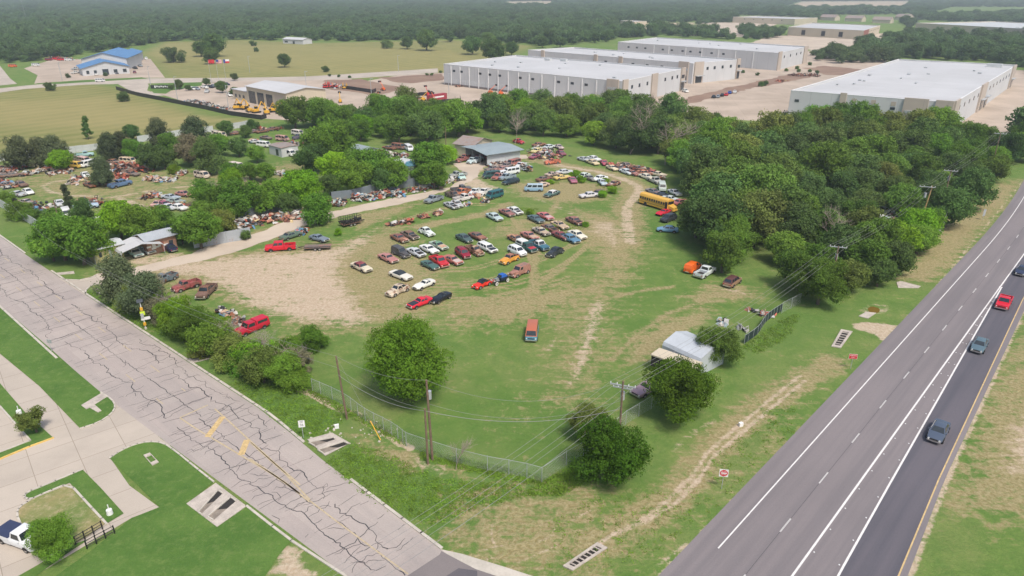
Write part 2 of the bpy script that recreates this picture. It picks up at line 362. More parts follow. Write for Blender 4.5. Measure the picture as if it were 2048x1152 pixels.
    mx(D, pl('M', [(1300, 760), (1420, 700), (1600, 560), (1700, 700), (1600, 1152), (1240, 1152), (1230, 1000)], 4), .74); mx(L, pl('M', [(1060, 1152), (1130, 900), (1290, 560), (1440, 330), (1440, 420), (1330, 640), (1230, 900), (1180, 1152)], 2.5), .55)
    mx(D, ln('L', [(1600, 440), (1300, 700), (1060, 890), (920, 1010), (800, 1100)], .8, .9), .7)
    mx(D, ln('O', [(1892, 962), (2048, 622), (2130, 450)], 1.1, 1.0), .8)
    mx(D, ln('O', [(1815, 1160), (1892, 962)], 1.1, 1.0), .8)
    # bottom: bare patches by the road
    mx(D, pl('I', [(1180, 1152), (1140, 1152), (1200, 1040), (1250, 1010), (1299, 1030), (1340, 1100), (1420, 1170), (1300, 1190)], 1.6), .95)
    mx(D, ln('J', [(640, 600), (760, 640), (880, 710), (960, 745), (1060, 775), (1130, 830), (1250, 900), (1380, 985), (1440, 1010)], 1.5, .9), .9)
    mx(D, pl('J', [(900, 900), (1050, 880), (1200, 920), (1250, 960), (1200, 1000), (1040, 990), (940, 960)], 2), .45)
    mx(D, pl('J', [(1430, 1060), (1560, 1080), (1700, 1130), (1720, 1200), (1600, 1220), (1450, 1150)], 1.8), .8)
    mx(D, ln('K', [(1440, 430), (1520, 440), (1580, 465)], 1.4, 1), .7)
    mx(G, pl('K', [(560, 200), (720, 230), (900, 300), (1040, 380), (1300, 380), (1250, 440), (900, 400), (700, 300)], 3), .5)
    for q in ([(1420, 720), (1410, 800), (1440, 860)], [(1330, 890), (1480, 850)], [(1700, 830), (1860, 740)], [(1370, 940), (1420, 920)], [(1780, 760), (2000, 640)], [(1560, 960), (1800, 850)]):
        mx(D, ln('K', q, .5, .8), .8)
    mx(G, pl('K', [(1150, 560), (2100, 420), (2100, 1100), (1500, 1100), (1100, 900)], 5), .45)
    mx(D, pl('K', [(1060, 830), (1120, 880), (1650, 1030), (1800, 1060), (1800, 1120), (1400, 1120), (1100, 910)], 1), .5)
    # lush parts
    mx(L, pl('J', [(0, 440), (300, 560), (650, 620), (1000, 800), (900, 900), (700, 950), (560, 830), (300, 650)], 3), .8)
    mx(L, pl('K', [(440, 360), (620, 260), (820, 320), (1100, 460), (1560, 500), (1640, 560), (1300, 640), (1100, 740), (860, 660), (600, 500)], 4), .9)
    mx(L, pl('O', [(940, 760), (1060, 780), (1180, 790), (1160, 880), (1050, 940), (900, 890), (880, 820)], 6), .7)
    mx(L, pl('D', [(1220, 700), (1350, 780), (1430, 950), (1540, 1100), (1300, 1152), (1160, 1100), (1140, 900)], 4), .9)
    mx(L, pl('D', [(380, 740), (760, 740), (1050, 760), (1000, 900), (800, 900), (500, 850)], 4), .7)
    mx(L, pl('O', [(1540, 600), (1640, 600), (1720, 640), (1640, 660), (1560, 700), (1500, 720), (1480, 690)], 4), .7)
    mx(L, pl('O', [(0, 420), (170, 520), (200, 570), (130, 560), (0, 475)], 4), .5)
    mx(L, pl('O', [(1220, 580), (1340, 560), (1330, 660), (1260, 680), (1230, 640)], 6), .4)
    mx(L, pl('H', [(700, 760), (830, 690), (1100, 850), (1500, 1152), (1280, 1152), (1000, 990)], 3), .6)
    mx(L, pl('B', [(600, 290), (760, 270), (760, 400), (640, 420), (540, 340)], 5), .8)
    # far fields and woodland floor
    mx(F, polymask(X, Y, FIELD1, 8), 1.0); mx(F, polymask(X, Y, FIELD2, 12), 1.0)
    mx(G, pl('O', [(290, 108), (330, 86), (640, 92), (900, 100), (980, 125), (880, 146), (620, 150), (400, 128)], 12), .35)
    mx(G, pl('O', [(-100, 205), (200, 195), (420, 240), (330, 262), (0, 250)], 10), .6)
    for wd in (WOODR, WOODM): mx(D, polymask(X, Y, wd, 5), .28)
    for q in ([(1560, 16), (1600, 3), (1830, 2), (1800, 18)], [(1230, 62), (1240, 47), (1400, 44), (1390, 62)], [(1000, 12), (1010, 3), (1110, 2), (1100, 12)]): mx(D, polymask(X, Y, pts('O', q), 20), .9)
    r = np.hypot(X, Y); far = (r > 330) & (F < .5)
    return D, G, L, F
def build_ground():
    az = np.r_[np.arange(-45, 45.01, .16), np.arange(50, 315, 5.0)]; az = np.radians(az)
    rr = [0.5, 6, 16, 26, 34]
    while rr[-1] < 400: rr.append(rr[-1] * 1.0048)
    while rr[-1] < 16000: rr.append(rr[-1] * 1.012)
    rr = np.array(rr); A, RR = np.meshgrid(az, rr); X = (np.sin(A) * RR); Y = (np.cos(A) * RR)
    n, m = X.shape
    D, G, L, F = ground_attr(X.ravel(), Y.ravel())
    V = np.c_[X.ravel(), Y.ravel(), np.zeros(n * m)]
    i = np.arange(n - 1)[:, None] * m; j = np.arange(m)[None, :]; j2 = (j + 1) % m
    Fc = np.stack([i + j, i + m + j, i + m + j2, i + j2], -1).reshape(-1, 4)[:, ::-1]
    me = npmesh('ground', V, Fc, [ground_mat()], True)
    a = me.color_attributes.new('cover', 'FLOAT_COLOR', 'POINT')
    a.data.foreach_set('color', np.stack([D, G, L, F], -1).astype(np.float32).ravel())
    o = link('ground', me); tag(o, 'uneven grass ground with worn dirt and dry patches', 'ground', kind='structure')
def ground_mat():
    m, t, b = newmat('ground_cover'); co = wpos(t); at = nd(t, 'ShaderNodeAttribute', attribute_name='cover')
    sp_ = nd(t, 'ShaderNodeSeparateColor'); t.links.new(at.outputs['Color'], sp_.inputs[0])
    D, G, L = sp_.outputs[0], sp_.outputs[1], sp_.outputs[2]; F = at.outputs['Alpha']
    n0 = noise(t, co, .012, 5, .6); n1 = noise(t, co, .05, 6, .65, 1.0); n2 = noise(t, co, .3, 6, .7, .6); n3 = noise(t, co, 2.2, 4, .75); n4 = noise(t, co, 9, 2, .8); n5 = noise(t, co, .85, 5, .75, .8)
    # stretched noise: mowing streaks and wheel marks
    mp = nd(t, 'ShaderNodeMapping'); mp.inputs['Rotation'].default_value = (0, 0, R(28)); mp.inputs['Scale'].default_value = (.12, 1.1, 1); t.links.new(co, mp.inputs[0])
    ns = noise(t, mp.outputs[0], .9, 5, .7, .4)
    g = mixc(t, sstep(t, n2, .35, .68), (.100, .182, .038), (.155, .225, .055))
    g = mixc(t, mth(t, 'MULTIPLY', sstep(t, n1, .42, .66), .55), g, (.215, .235, .085))
    g = mixc(t, mth(t, 'MULTIPLY', sstep(t, n3, .3, .75), .35), g, (.06, .115, .024))
    g = mixc(t, mth(t, 'MULTIPLY', sstep(t, mth(t, 'MULTIPLY', n1, n3), .28, .42), .3), g, (.10, .19, .03))
    lush = mixc(t, sstep(t, n3, .3, .7), (.058, .13, .022), (.115, .21, .042)); lush = mixc(t, mth(t, 'MULTIPLY', sstep(t, n2, .5, .8), .4), lush, (.16, .24, .06))
    g = mixc(t, mth(t, 'MULTIPLY', sstep(t, n5, .5, .72), .45), g, (.20, .215, .075)); g = mixc(t, mth(t, 'MULTIPLY', sstep(t, n5, .30, .48), .0), g, g)
    g = mixc(t, mth(t, 'MULTIPLY', L, .85), g, lush)
    dry = mixc(t, sstep(t, n3, .3, .7), (.22, .165, .075), (.40, .33, .19))
    # dry grass threshold
    amp = lambda x: mth(t, 'ADD', mth(t, 'MULTIPLY', mth(t, 'SUBTRACT', x, .5), 2.3), .5)
    v = amp(mth(t, 'ADD', mth(t, 'MULTIPLY', n2, .30), mth(t, 'ADD', mth(t, 'MULTIPLY', ns, .30), mth(t, 'MULTIPLY', n5, .40))))
    gd = mth(t, 'ADD', mth(t, 'MULTIPLY', G, .76), .155); thr = mth(t, 'SUBTRACT', .86, gd)
    fd = sstep(t, mth(t, 'SUBTRACT', v, thr), -.10, .20)
    g = mixc(t, mth(t, 'MULTIPLY', fd, .85), g, dry)
    fld = mixc(t, sstep(t, n1, .3, .7), (.165, .175, .052), (.25, .23, .085))
    fld = mixc(t, mth(t, 'MULTIPLY', sstep(t, ns, .35, .7), .5), fld, (.13, .16, .045)); wv = nd(t, 'ShaderNodeTexWave', wave_type='BANDS', i_Scale=.035, i_Distortion=1.2, i_Detail=3.0); mpw = nd(t, 'ShaderNodeMapping'); mpw.inputs['Rotation'].default_value = (0, 0, R(38)); t.links.new(co, mpw.inputs[0]); t.links.new(mpw.outputs[0], wv.inputs[0]); fld = mixc(t, mth(t, 'MULTIPLY', wv.outputs[0], .38), fld, (.31, .27, .125)); fld = mixc(t, mth(t, 'MULTIPLY', G, .7), fld, (.34, .275, .125))
    g = mixc(t, F, g, fld)
    dirt = mixc(t, sstep(t, n3, .3, .72), (.40, .30, .205), (.56, .46, .355)); dirt = mixc(t, mth(t, 'MULTIPLY', sstep(t, n2, .5, .75), .5), dirt, (.33, .25, .16))
    v2 = mth(t, 'ADD', mth(t, 'MULTIPLY', n2, .30), mth(t, 'ADD', mth(t, 'MULTIPLY', n5, .40), mth(t, 'MULTIPLY', ns, .3)))
    v2 = amp(v2); thr2 = mth(t, 'SUBTRACT', 1.12, mth(t, 'MULTIPLY', D, .92)); f2 = sstep(t, mth(t, 'SUBTRACT', v2, thr2), -.13, .18)
    g = mixc(t, mth(t, 'MULTIPLY', f2, .93), g, dirt)
    g = mixc(t, .22, g, n4, 'OVERLAY')
    t.links.new(g, b.inputs['Base Color']); b.inputs['Roughness'].default_value = .95; b.inputs['Specular IOR Level'].default_value = .15
    bp = nd(t, 'ShaderNodeBump', i_Strength=.7, i_Distance=.25)
    t.links.new(mth(t, 'ADD', n3, mth(t, 'MULTIPLY', n4, .4)), bp.inputs['Height']); t.links.new(bp.outputs[0], b.inputs['Normal'])
    return m
build_ground()
# ---------------------------------------------------------------- flat sheets
def ragged(poly, amp, step=1.5, seed=2):
    q = random.Random(seed); out = []; ps = [Vector((p[0], p[1], 0)) for p in poly]
    for a, b in zip(ps, ps[1:] + ps[:1]):
        d = b - a; n = max(1, int(d.length / step)); nn = Vector((-d.y, d.x, 0)).normalized() if d.length else Vector((0, 0, 0))
        for i in range(n): out.append(a + d * (i / n) + nn * q.uniform(-amp, amp))
    return out
def sheet(name, poly, z, mat, label, cat, parent=None):
    if name in ('yard_drive', 'bare_soil', 'far_lot'): poly = ragged(poly, .45 if name == 'yard_drive' else 1.5, 1.3 if name == 'yard_drive' else 4)
    bm = bmesh.new(); vs = [bm.verts.new((p[0], p[1], z)) for p in poly]; f = bm.faces.new(vs)
    bm.normal_update()
    if f.normal.z < 0: f.normal_flip()
    bmesh.ops.triangulate(bm, faces=[f]); me = bpy.data.meshes.new(name); bm.to_mesh(me); bm.free(); me.materials.append(mat)
    o = link(name, me, parent)
    return tag(o, label, cat, kind='structure')
def ribbon(mb, line, wd, z, m=0, taper=False, w1=None):
    """flat strip along a world polyline"""
    ps = [Vector((p[0], p[1])) for p in line]; n = len(ps); L_, R_ = [], []
    for i in range(n):
        d = (ps[min(i + 1, n - 1)] - ps[max(i - 1, 0)]); d = d.normalized() if d.length else Vector((1, 0)); nn = Vector((-d.y, d.x))
        ww = wd if w1 is None else wd + (w1 - wd) * i / (n - 1)
        if taper: ww = wd * (.35 + .65 * math.sin(math.pi * (i + .5) / n))
        L_.append(ps[i] + nn * ww / 2); R_.append(ps[i] - nn * ww / 2)
    vs = [(q.x, q.y, z) for q in L_] + [(q.x, q.y, z) for q in R_]
    mb.add(vs, [(i, n + i, n + i + 1, i + 1) for i in range(n - 1)], m); return mb
def kerb(mb, line, wd=.3, h=.13, z=0.0, m=0, closed=False):
    ps = [Vector((p[0], p[1])) for p in line]
    if closed: ps.append(ps[0])
    for a, b in zip(ps, ps[1:]):
        d = b - a
        if d.length < .05: continue
        c = (a + b) / 2; mb.box((c.x, c.y, z + h / 2), (d.length + wd * .5, wd, h), m, math.atan2(d.y, d.x))
    return mb
def smooth_line(ps, it=2):
    for _ in range(it):
        q = [ps[0]]
        for a, b in zip(ps, ps[1:]): q += [a * .75 + b * .25, a * .25 + b * .75]
        q.append(ps[-1]); ps = q
    return ps
# --- concrete side road
NA, NB = P(0, 473), P(883, 1101); SA, SB = P(18, 620), P(680, 1142)
dr = (NB - NA).normalized(); rn = Vector((dr.y, -dr.x, 0))          # rn points to the near (south) side
WR = (SA + (SB - SA) * .5 - NA).dot(rn)
def RD(s, t, z=0.0):
    """side-road point: s metres from its far end, t metres from the north kerb"""
    n_ = float(np.interp(s, (16, 48, 86, 107, 120, 141), (0, -.4, -1.1, -1.5, -.6, 0))); f_ = float(np.interp(s, (77, 104, 136), (10.9, 9.7, 8.0)))
    q = NA + dr * s + rn * (n_ + t / WR * (f_ - n_)); return Vector((q.x, q.y, z))
SL = (NB - NA).length
def road_mat():
    m, t, b = newmat('old_concrete_road'); co = wpos(t)
    mp = nd(t, 'ShaderNodeMapping'); mp.inputs['Rotation'].default_value = (0, 0, -math.atan2(dr.y, dr.x)); t.links.new(co, mp.inputs[0])
    mp2 = nd(t, 'ShaderNodeMapping'); mp2.inputs['Scale'].default_value = (.06, 1, 1); t.links.new(mp.outputs[0], mp2.inputs[0])
    br = nd(t, 'ShaderNodeTexBrick', offset=0.5, i_Scale=1.0, i_Mortar_Size=.012); br.inputs['Brick Width'].default_value = 4.6; br.inputs['Row Height'].default_value = WR / 4
    br.inputs['Color1'].default_value = (1, 1, 1, 1); br.inputs['Color2'].default_value = (.93, .92, .93, 1); br.inputs['Mortar'].default_value = (.8, .79, .78, 1); t.links.new(mp.outputs[0], br.inputs[0])
    st = noise(t, mp2.outputs[0], .9, 5, .6); big = noise(t, co, .08, 5, .65); fine = noise(t, co, 5, 3, .8)
    c = mixc(t, sstep(t, big, .3, .7), (.40, .345, .31), (.335, .295, .27)); c = mixc(t, mth(t, 'MULTIPLY', sstep(t, st, .4, .7), .4), c, (.30, .27, .25))
    c = mixc(t, 1.0, c, br.outputs[0], 'MULTIPLY'); c = mixc(t, .2, c, fine, 'OVERLAY')
    t.links.new(c, b.inputs['Base Color']); b.inputs['Roughness'].default_value = .85; b.inputs['Specular IOR Level'].default_value = .3
    return m
M['road'] = road_mat(); M['crack'] = plain('tar_in_cracks', (.035, .033, .038), .7)
M['yellow_line'] = plain('worn_yellow_paint', (.50, .36, .17), .8, 0, .3, 3); M['white_line'] = plain('white_road_paint', (.66, .64, .62), .7, 0, .12, 3)
M['asphalt_old'] = paved('grey_asphalt', (.20, .175, .17), (.165, .148, .148), .85); M['asphalt_dark'] = paved('dark_asphalt', (.115, .105, .115), (.088, .084, .094), .8)
rd = MB(); S0, S1 = -160, SL + 2
k = 40
for i in range(k):
    a, b_ = S0 + (S1 - S0) * i / k, S0 + (S1 - S0) * (i + 1) / k
    rd.quad(RD(a, 0, .012), RD(a, WR, .012), RD(b_, WR, .012), RD(b_, 0, .012), 0)
cr = random.Random(3)
def crack(s, t, ang, length, wd, wob=.45, step=.55):
    l = [RD(s, t)]; a = ang
    d = 0
    while d < length:
        a = ang + cr.gauss(0, wob); s += math.cos(a) * step; t += math.sin(a) * step; d += step
        if not .2 < t < WR - .2: break
        l.append(RD(s, t))
    if len(l) > 1: ribbon(rd, l, wd, .017, 1, True)
def longcrack(t0, s0, s1, wd, amp):
    l = []; s = s0; t = t0
    while s < s1:
        t += (t0 - t) * .10 + cr.gauss(0, amp * 1.1); l.append(RD(s + cr.uniform(-.15, .15), t + cr.gauss(0, .05))); s += .42
        if cr.random() < .09: crack(s, t, (1 if cr.random() < .5 else -1) * (math.pi / 2 + cr.gauss(0, .3)), cr.uniform(1, 4), wd * .7)
    for i in range(0, len(l) - 1, 7):
        if cr.random() < .93: ribbon(rd, l[i:i + 8], wd * cr.uniform(.45, 1.25), .018, 1)
longcrack(WR * .26, -20, SL * .80, .11, .13); longcrack(WR * .5, -20, SL * .72, .08, .015); longcrack(WR * .76, -20, SL * .98, .10, .11)
longcrack(WR * .36, SL * .80, SL - 4, .10, .18); longcrack(WR * .12, SL * .52, SL * .78, .08, .14); longcrack(WR * .55, SL * .72, SL, .09, .08)
s = -10
while s < SL - 2:
    for side in (0, 1):
        if cr.random() < .75:
            t = cr.uniform(.3, WR * .2) if side == 0 else cr.uniform(WR * .78, WR - .4)
            crack(s + cr.uniform(-1, 1), t, (math.pi / 2 + cr.gauss(0, .15)) * (1 if cr.random() < .5 else -1), cr.uniform(1.2, 4.5), cr.uniform(.035, .075), .18)
    if cr.random() < .22: crack(s, cr.uniform(.3, 3), math.pi / 2 + cr.gauss(0, .1), cr.uniform(5, WR), cr.uniform(.06, .11), .25)
    if cr.random() < .3: crack(s, cr.uniform(.3, WR), cr.uniform(0, 6.28), cr.uniform(1, 4), .07, .7)
    s += 1.5
for i in range(1, 20): ribbon(rd, [RD(SL - i * 18.5, .2), RD(SL - i * 18.5, WR - .2)], .05, .016, 1)
o = rd.build('side_road', [M['road'], M['crack']]); tag(o, 'pale cracked concrete road with tar sealed cracks', 'road', kind='structure')
def to_rd(p): q = p - NA; return q.dot(dr), q.dot(rn)
mk = MB()
def dashes(a, b, on, off, wd, z=.022, m=0, frm=0.0):
    d = (b - a); L_ = d.length; d = d.normalized(); q = frm
    while q < L_:
        e = min(q + on, L_); ribbon(mk, [a + d * q, a + d * e], wd, z, m); q += on + off
la, lb = P(15, 524), P(379, 779); sa, ta = to_rd(la); sb, tb = to_rd(lb)
ta = tb = WR * .36; t2 = WR * .66
dashes(RD(-60, ta), RD(sb, ta), 3, 6.5, .13); dashes(RD(-60, t2), RD(to_rd(P(323, 809))[0], t2), 3, 6.5, .13)
def pl_line(reg, l, wd): ribbon(mk, pts(reg, l), wd, .022, 0)
pl_line('I', [(900, 412), (778, 467)], .22)
pl_line('I', [(930, 428), (1000, 490), (1070, 555), (1180, 655), (1299, 758)], .2)
pl_line('I', [(780, 468), (850, 515), (960, 580), (1060, 640), (1180, 712), (1299, 795)], .2)
pl_line('K', [(0, 248), (200, 425), (350, 585)], .2); pl_line('K', [(0, 345), (200, 478), (350, 597)], .2)
pl_line('K', [(350, 590), (500, 705), (720, 868), (790, 920), (925, 1020)], .16)
for q in ([(965, 462), (898, 550)], [(1070, 562), (1044, 628)]): ribbon(mk, pts('I', q), .75, .023, 0)
M['yellow_worn'] = plain('very_worn_yellow_paint', (.42, .34, .22), .85, 0, .2, 2)
mk.m = [0 if i >= len(mk.m) - 2 or 'x' == i else 1 for i in range(len(mk.m))]
o = mk.build('side_road_marking', [M['yellow_line'], M['yellow_worn']]); tag(o, 'faded yellow turn lane lines and hatch bars on the concrete road', 'road marking', kind='structure')
# road mouth: patched asphalt and flare towards the highway
def at_k(l): return pts('K', l)
sheet('asphalt_patch', at_k([(1120, 885), (1110, 905), (920, 1030), (840, 1100), (1500, 1250), (1650, 1100), (1320, 990)]), .020, M['asphalt_old'], 'grey asphalt patch at the mouth of the concrete road', 'road')
sheet('asphalt_patch', at_k([(1150, 1030), (1220, 985), (1330, 1000), (1330, 1060), (1200, 1080)]), .024, M['asphalt_dark'], 'small darker asphalt patch near the road mouth', 'road')
sheet('asphalt_apron', at_k([(1100, 870), (1240, 900), (1500, 980), (1700, 1045), (2000, 1150), (1900, 1300), (1200, 1300)]), .008, M['kerb'], 'pale paved flare joining road to highway', 'road')
# --- highway
def hline(l): return [P(u, v) for u, v in l]
HA = P(1558.4, 960); HB = P(1915, 560); hd = (HB - HA).normalized(); hn = Vector((hd.y, -hd.x, 0))
def HW(s, t, z=0.0):
    q = HA + hd * s + hn * t; return Vector((q.x, q.y, z))
def toH(u, v): q = P(u, v) - HA; return q.dot(hd), q.dot(hn)
def bend(s): return -.0005 * max(0, s - 100) ** 2 if s < 260 else -12.8 - .16 * (s - 260)
HT = {'e': ((-20, 175), (-2.4, -2.0)), 'w': ((-20, 80), (0, 0)), 'd': ((-20, 80), (3.45, 3.5)), 'l1': ((-20, 80), (6.7, 6.5)), 'l2': ((-40, -10, 8, 80, 81), (11.4, 9.8, 9.15, 6.75, 6.75)),
      'y': ((-40, -6, 12, 78, 300), (15.8, 13.9, 12.9, 10.5, 10.5)), 'r': ((-40, -5, 12, 71, 300), (16.4, 14.5, 13.4, 11.6, 11.6))}
def HS(s, key, off=0.0):
    xs, ys = HT[key]; return HW(s, float(np.interp(s, xs, ys)) + bend(s) + off)
hs = [-90, -60, -40] + list(range(-30, 300, 5)) + list(range(300, 1400, 40))
def hquads(mb, a, b, z, m, rng=hs):
    for s0, s1 in zip(rng, rng[1:]):
        p = [HS(s0, a), HS(s1, a), HS(s1, b), HS(s0, b)]; mb.quad(*[(q.x, q.y, z) for q in p], m)
def lane_mat(name, c, c2):
    m, t, b = newmat(name); co = wpos(t)
    mp = nd(t, 'ShaderNodeMapping'); mp.inputs['Rotation'].default_value = (0, 0, -math.atan2(hd.y, hd.x)); t.links.new(co, mp.inputs[0])
    mp2 = nd(t, 'ShaderNodeMapping'); mp2.inputs['Scale'].default_value = (.018, .75, 1); t.links.new(mp.outputs[0], mp2.inputs[0])
    st = noise(t, mp2.outputs[0], 1, 4, .6); big = noise(t, co, .05, 5, .6); fine = noise(t, co, 7, 3, .8)
    col = mixc(t, sstep(t, st, .35, .68), c, c2); col = mixc(t, mth(t, 'MULTIPLY', sstep(t, big, .35, .7), .3), col, tuple(x * .85 for x in c2)); col = mixc(t, .22, col, fine, 'OVERLAY')
    t.links.new(col, b.inputs['Base Color']); b.inputs['Roughness'].default_value = .8; b.inputs['Specular IOR Level'].default_value = .35
    return m
M['hw'] = lane_mat('highway_asphalt', (.205, .180, .182), (.165, .148, .153)); M['hw_dark'] = lane_mat('newer_dark_asphalt', (.115, .105, .12), (.085, .082, .098))
hb = MB(); hquads(hb, 'e', 'l1', .02, 0)
rr_ = [s for s in hs]; hquads(hb, 'l1', 'l2', .02, 0, [s for s in hs if s <= 85]); hquads(hb, 'l2', 'y', .02, 1, [s for s in hs if s <= 85])
hquads(hb, 'l1', 'y', .02, 1, [s for s in hs if s >= 85]); hquads(hb, 'y', 'r', .02, 0)
o = hb.build('highway', [M['hw'], M['hw_dark']]); tag(o, 'grey highway with a darker asphalt lane on its far side', 'road', kind='structure')
mk = MB()
def hstrip(key, wd, s0, s1, m, off=0.0): ribbon(mk, [HS(s, key, off) for s in np.arange(s0, s1 + .1, 4)], wd, .026, m)
hstrip('w', .14, -14, 900, 0); hstrip('l1', .2, -60, 900, 0); hstrip('l2', .2, -60, 80, 0); hstrip('y', .14, -60, 900, 1)
ph, _ = toH(1815, 756)[0], 0
dist = [toH(*q)[0] for q in ((1648, 956), (1709, 885), (1767, 815), (1815, 756), (1856, 704), (1891, 658), (1920, 617), (1947, 581))]
stepd = (dist[-1] - dist[0]) / 7
for i in range(-4, 70): a = dist[0] + i * stepd; ribbon(mk, [HS(a - 1.3, 'd'), HS(a + 1.3, 'd')], .13, .026, 0)
hstrip('d', .035, -60, 300, 2)
o = mk.build('highway_marking', [M['white_line'], M['yellow_line'], M['crack']]); tag(o, 'white and yellow lane lines painted on the highway', 'road marking', kind='structure')
rm = MB()
for i in range(26):
    for kk, of in (('l1', .35), ('l2', -.35)):
        p = HS(-25 + i * 4.2, kk, of); rm.box((p.x, p.y, .045), (.12, .12, .03), 0)
tag(rm.build('road_studs', M['white']), 'small raised studs beside the two white lines of the highway', 'road marking', kind='structure')
# --- south side: drives, paths and lawns
edge = [RD(s, WR) for s in np.arange(-30, 76, 4)]
sheet('concrete_drive', [P(*px('I', x, y)) for x, y in [(740, 585), (700, 560), (500, 385), (430, 350), (0, -20), (-500, -300), (-700, 200), (-500, 900), (-250, 1300), (60, 1250), (150, 1152), (570, 900), (690, 855), (560, 760), (480, 645), (560, 600), (640, 575), (712, 578), (730, 590)]], .006, M['concrete'], 'pale concrete drive and path beside the side road', 'path')
def lawn(poly, name='lawn', kb=True, lab=None, mat=None, kmat=0, z=.06):
    ps = poly; o = sheet(name, ps, z, mat or M['lawn'], lab, 'lawn')
    return o
def lawn_mat(name, a, b_, c_):
    m, t, b = newmat(name); co = wpos(t); n1 = noise(t, co, .14, 5, .6); n2 = noise(t, co, .9, 6, .75); n3 = noise(t, co, 6, 3, .8)
    g = mixc(t, sstep(t, n1, .35, .65), a, b_); g = mixc(t, mth(t, 'MULTIPLY', sstep(t, n2, .45, .72), .7), g, c_); g = mixc(t, .3, g, n3, 'OVERLAY')
    t.links.new(g, b.inputs['Base Color']); b.inputs['Roughness'].default_value = .95; b.inputs['Specular IOR Level'].default_value = .15
    bp = nd(t, 'ShaderNodeBump', i_Strength=.6, i_Distance=.12); t.links.new(mth(t, 'ADD', n2, n3), bp.inputs['Height']); t.links.new(bp.outputs[0], b.inputs['Normal'])
    return m
M['lawn'] = lawn_mat('mown_green_lawn', (.066, .138, .027), (.094, .172, .036), (.15, .21, .06))
M['dry_lawn'] = lawn_mat('dry_planter', (.30, .25, .12), (.13, .19, .05), (.46, .37, .24))
def Rk(l): return [P(*px('I', x, y)) for x, y in l]
lawn(Rk([(-600, -420), (0, -18), (62, 34), (200, 152), (330, 268), (437, 358), (485, 388), (500, 418), (480, 452), (425, 490), (348, 515), (170, 330), (0, 190), (-600, -300)]), lab='long green lawn strip between the side road and the concrete path')
lawn(Rk([(-120, 240), (0, 318), (110, 445), (232, 555), (130, 592), (0, 647), (-150, 700), (-150, 650), (0, 618), (132, 567), (0, 418), (-120, 330)]), lab='green lawn wedge holding a small tree')
L3 = Rk([(475, 643), (520, 612), (580, 585), (640, 571), (705, 575), (760, 612), (840, 678), (925, 745), (870, 792), (810, 840), (870, 888), (940, 940), (1010, 892), (1068, 850), (1180, 938), (1262, 1000), (1210, 1060), (1150, 1152), (1100, 1300), (60, 1300), (245, 1152), (400, 1040), (570, 903), (690, 855), (600, 765)])
lawn(L3, lab='broad green lawn by the side road with two drain slots')
lawn(Rk([(104, 812), (115, 792), (200, 758), (358, 692), (440, 775), (536, 882), (465, 925), (380, 835), (302, 750), (200, 790), (130, 822)]), lab='narrow green lawn edge around the dry planter bed')
lawn(Rk([(75, 885), (90, 855), (130, 826), (200, 796), (300, 757), (380, 845), (458, 925), (390, 975), (330, 1010), (300, 1030), (170, 985), (95, 940)]), 'planter_bed', mat=M['dry_lawn'], lab='dry planter bed with patchy yellow grass')
lawn(Rk([(60, 1165), (200, 1085), (330, 1012), (392, 990), (300, 1050), (140, 1165)]), lab='thin green strip beside the path with railings')
kb = MB()
kerb(kb, [RD(s, -.18) for s in np.concatenate([np.arange(-110, 20.5, 6)])], .32)
kerb(kb, [RD(s, -.18) for s in np.arange(31.0, 116.5, 3)], .32); kerb(kb, [RD(s, -.18) for s in np.arange(125.0, 141, 3)], .32)
kerb(kb, smooth_line(Rk([(437, 358), (485, 388), (502, 418), (484, 452), (425, 490), (348, 515)]), 1), .2)
kerb(kb, [RD(s, WR + .18) for s in np.arange(-110, 75, 5)], .32)
kerb(kb, smooth_line(Rk([(475, 643), (520, 612), (580, 585), (640, 571), (705, 575), (760, 612), (840, 678), (925, 745)]), 1), .2); kerb(kb, Rk([(1068, 850), (1180, 938), (1262, 1000)]) + [RD(136, WR + .1)], .25)
kerb(kb, Rk([(132, 567), (0, 418), (-120, 330)]), .2); kerb(kb, Rk([(132, 567), (0, 618)]), .2); kerb(kb, Rk([(0, 647), (130, 592), (232, 555)]), .22, m=1)
kerb(kb, smooth_line(Rk([(358, 692), (200, 758), (115, 792), (103, 812), (130, 824), (200, 792), (300, 752), (380, 840), (462, 928)]), 1), .22)
kerb(kb, smooth_line(Rk([(130, 826), (85, 855), (72, 885), (95, 940), (170, 985)]), 1), .2)
kerb(kb, pts('H', [(495, 650), (560, 655), (650, 658), (740, 640), (795, 615)]), .25); kerb(kb, pts('H', [(700, 770), (705, 740), (740, 705), (810, 685)]), .25)
tag(kb.build('kerb', [M['kerb'], M['kerb_yellow']]), 'raised pale concrete kerbs along the side road and drives', 'kerb', kind='structure')
sheet('concrete_drive', pts('H', [(495, 650), (560, 658), (650, 660), (740, 642), (800, 615), (830, 640), (810, 690), (740, 708), (706, 742), (690, 775), (600, 720)]), .02, M['concrete'], 'concrete yard entrance off the side road', 'path')
# yard drive
sheet('yard_drive', cat_rom(pts('H', [(790, 612), (1200, 535), (1400, 480), (1560, 440)]) + pts('B', [(0, 1062), (240, 985), (546, 900)]) + pts('B', [(640, 850), (860, 790), (1100, 748), (1400, 680), (1700, 620), (2048, 552)]) + pts('C', [(320, 575), (450, 490), (430, 420), (340, 345), (480, 330), (700, 298), (900, 262), (1080, 258), (1090, 290), (900, 318), (700, 360), (610, 410), (600, 470), (480, 545), (300, 610), (0, 715)])
      + pts('B', [(1830, 640), (1600, 700), (1400, 735), (1100, 800), (880, 852), (700, 940), (480, 1010), (240, 1090), (0, 1160)]) + pts('H', [(1560, 510), (1230, 590), (1100, 640), (830, 700), (800, 690)]), 3), .016, M['gravel'], 'pale gravel drive running through the junkyard', 'path')
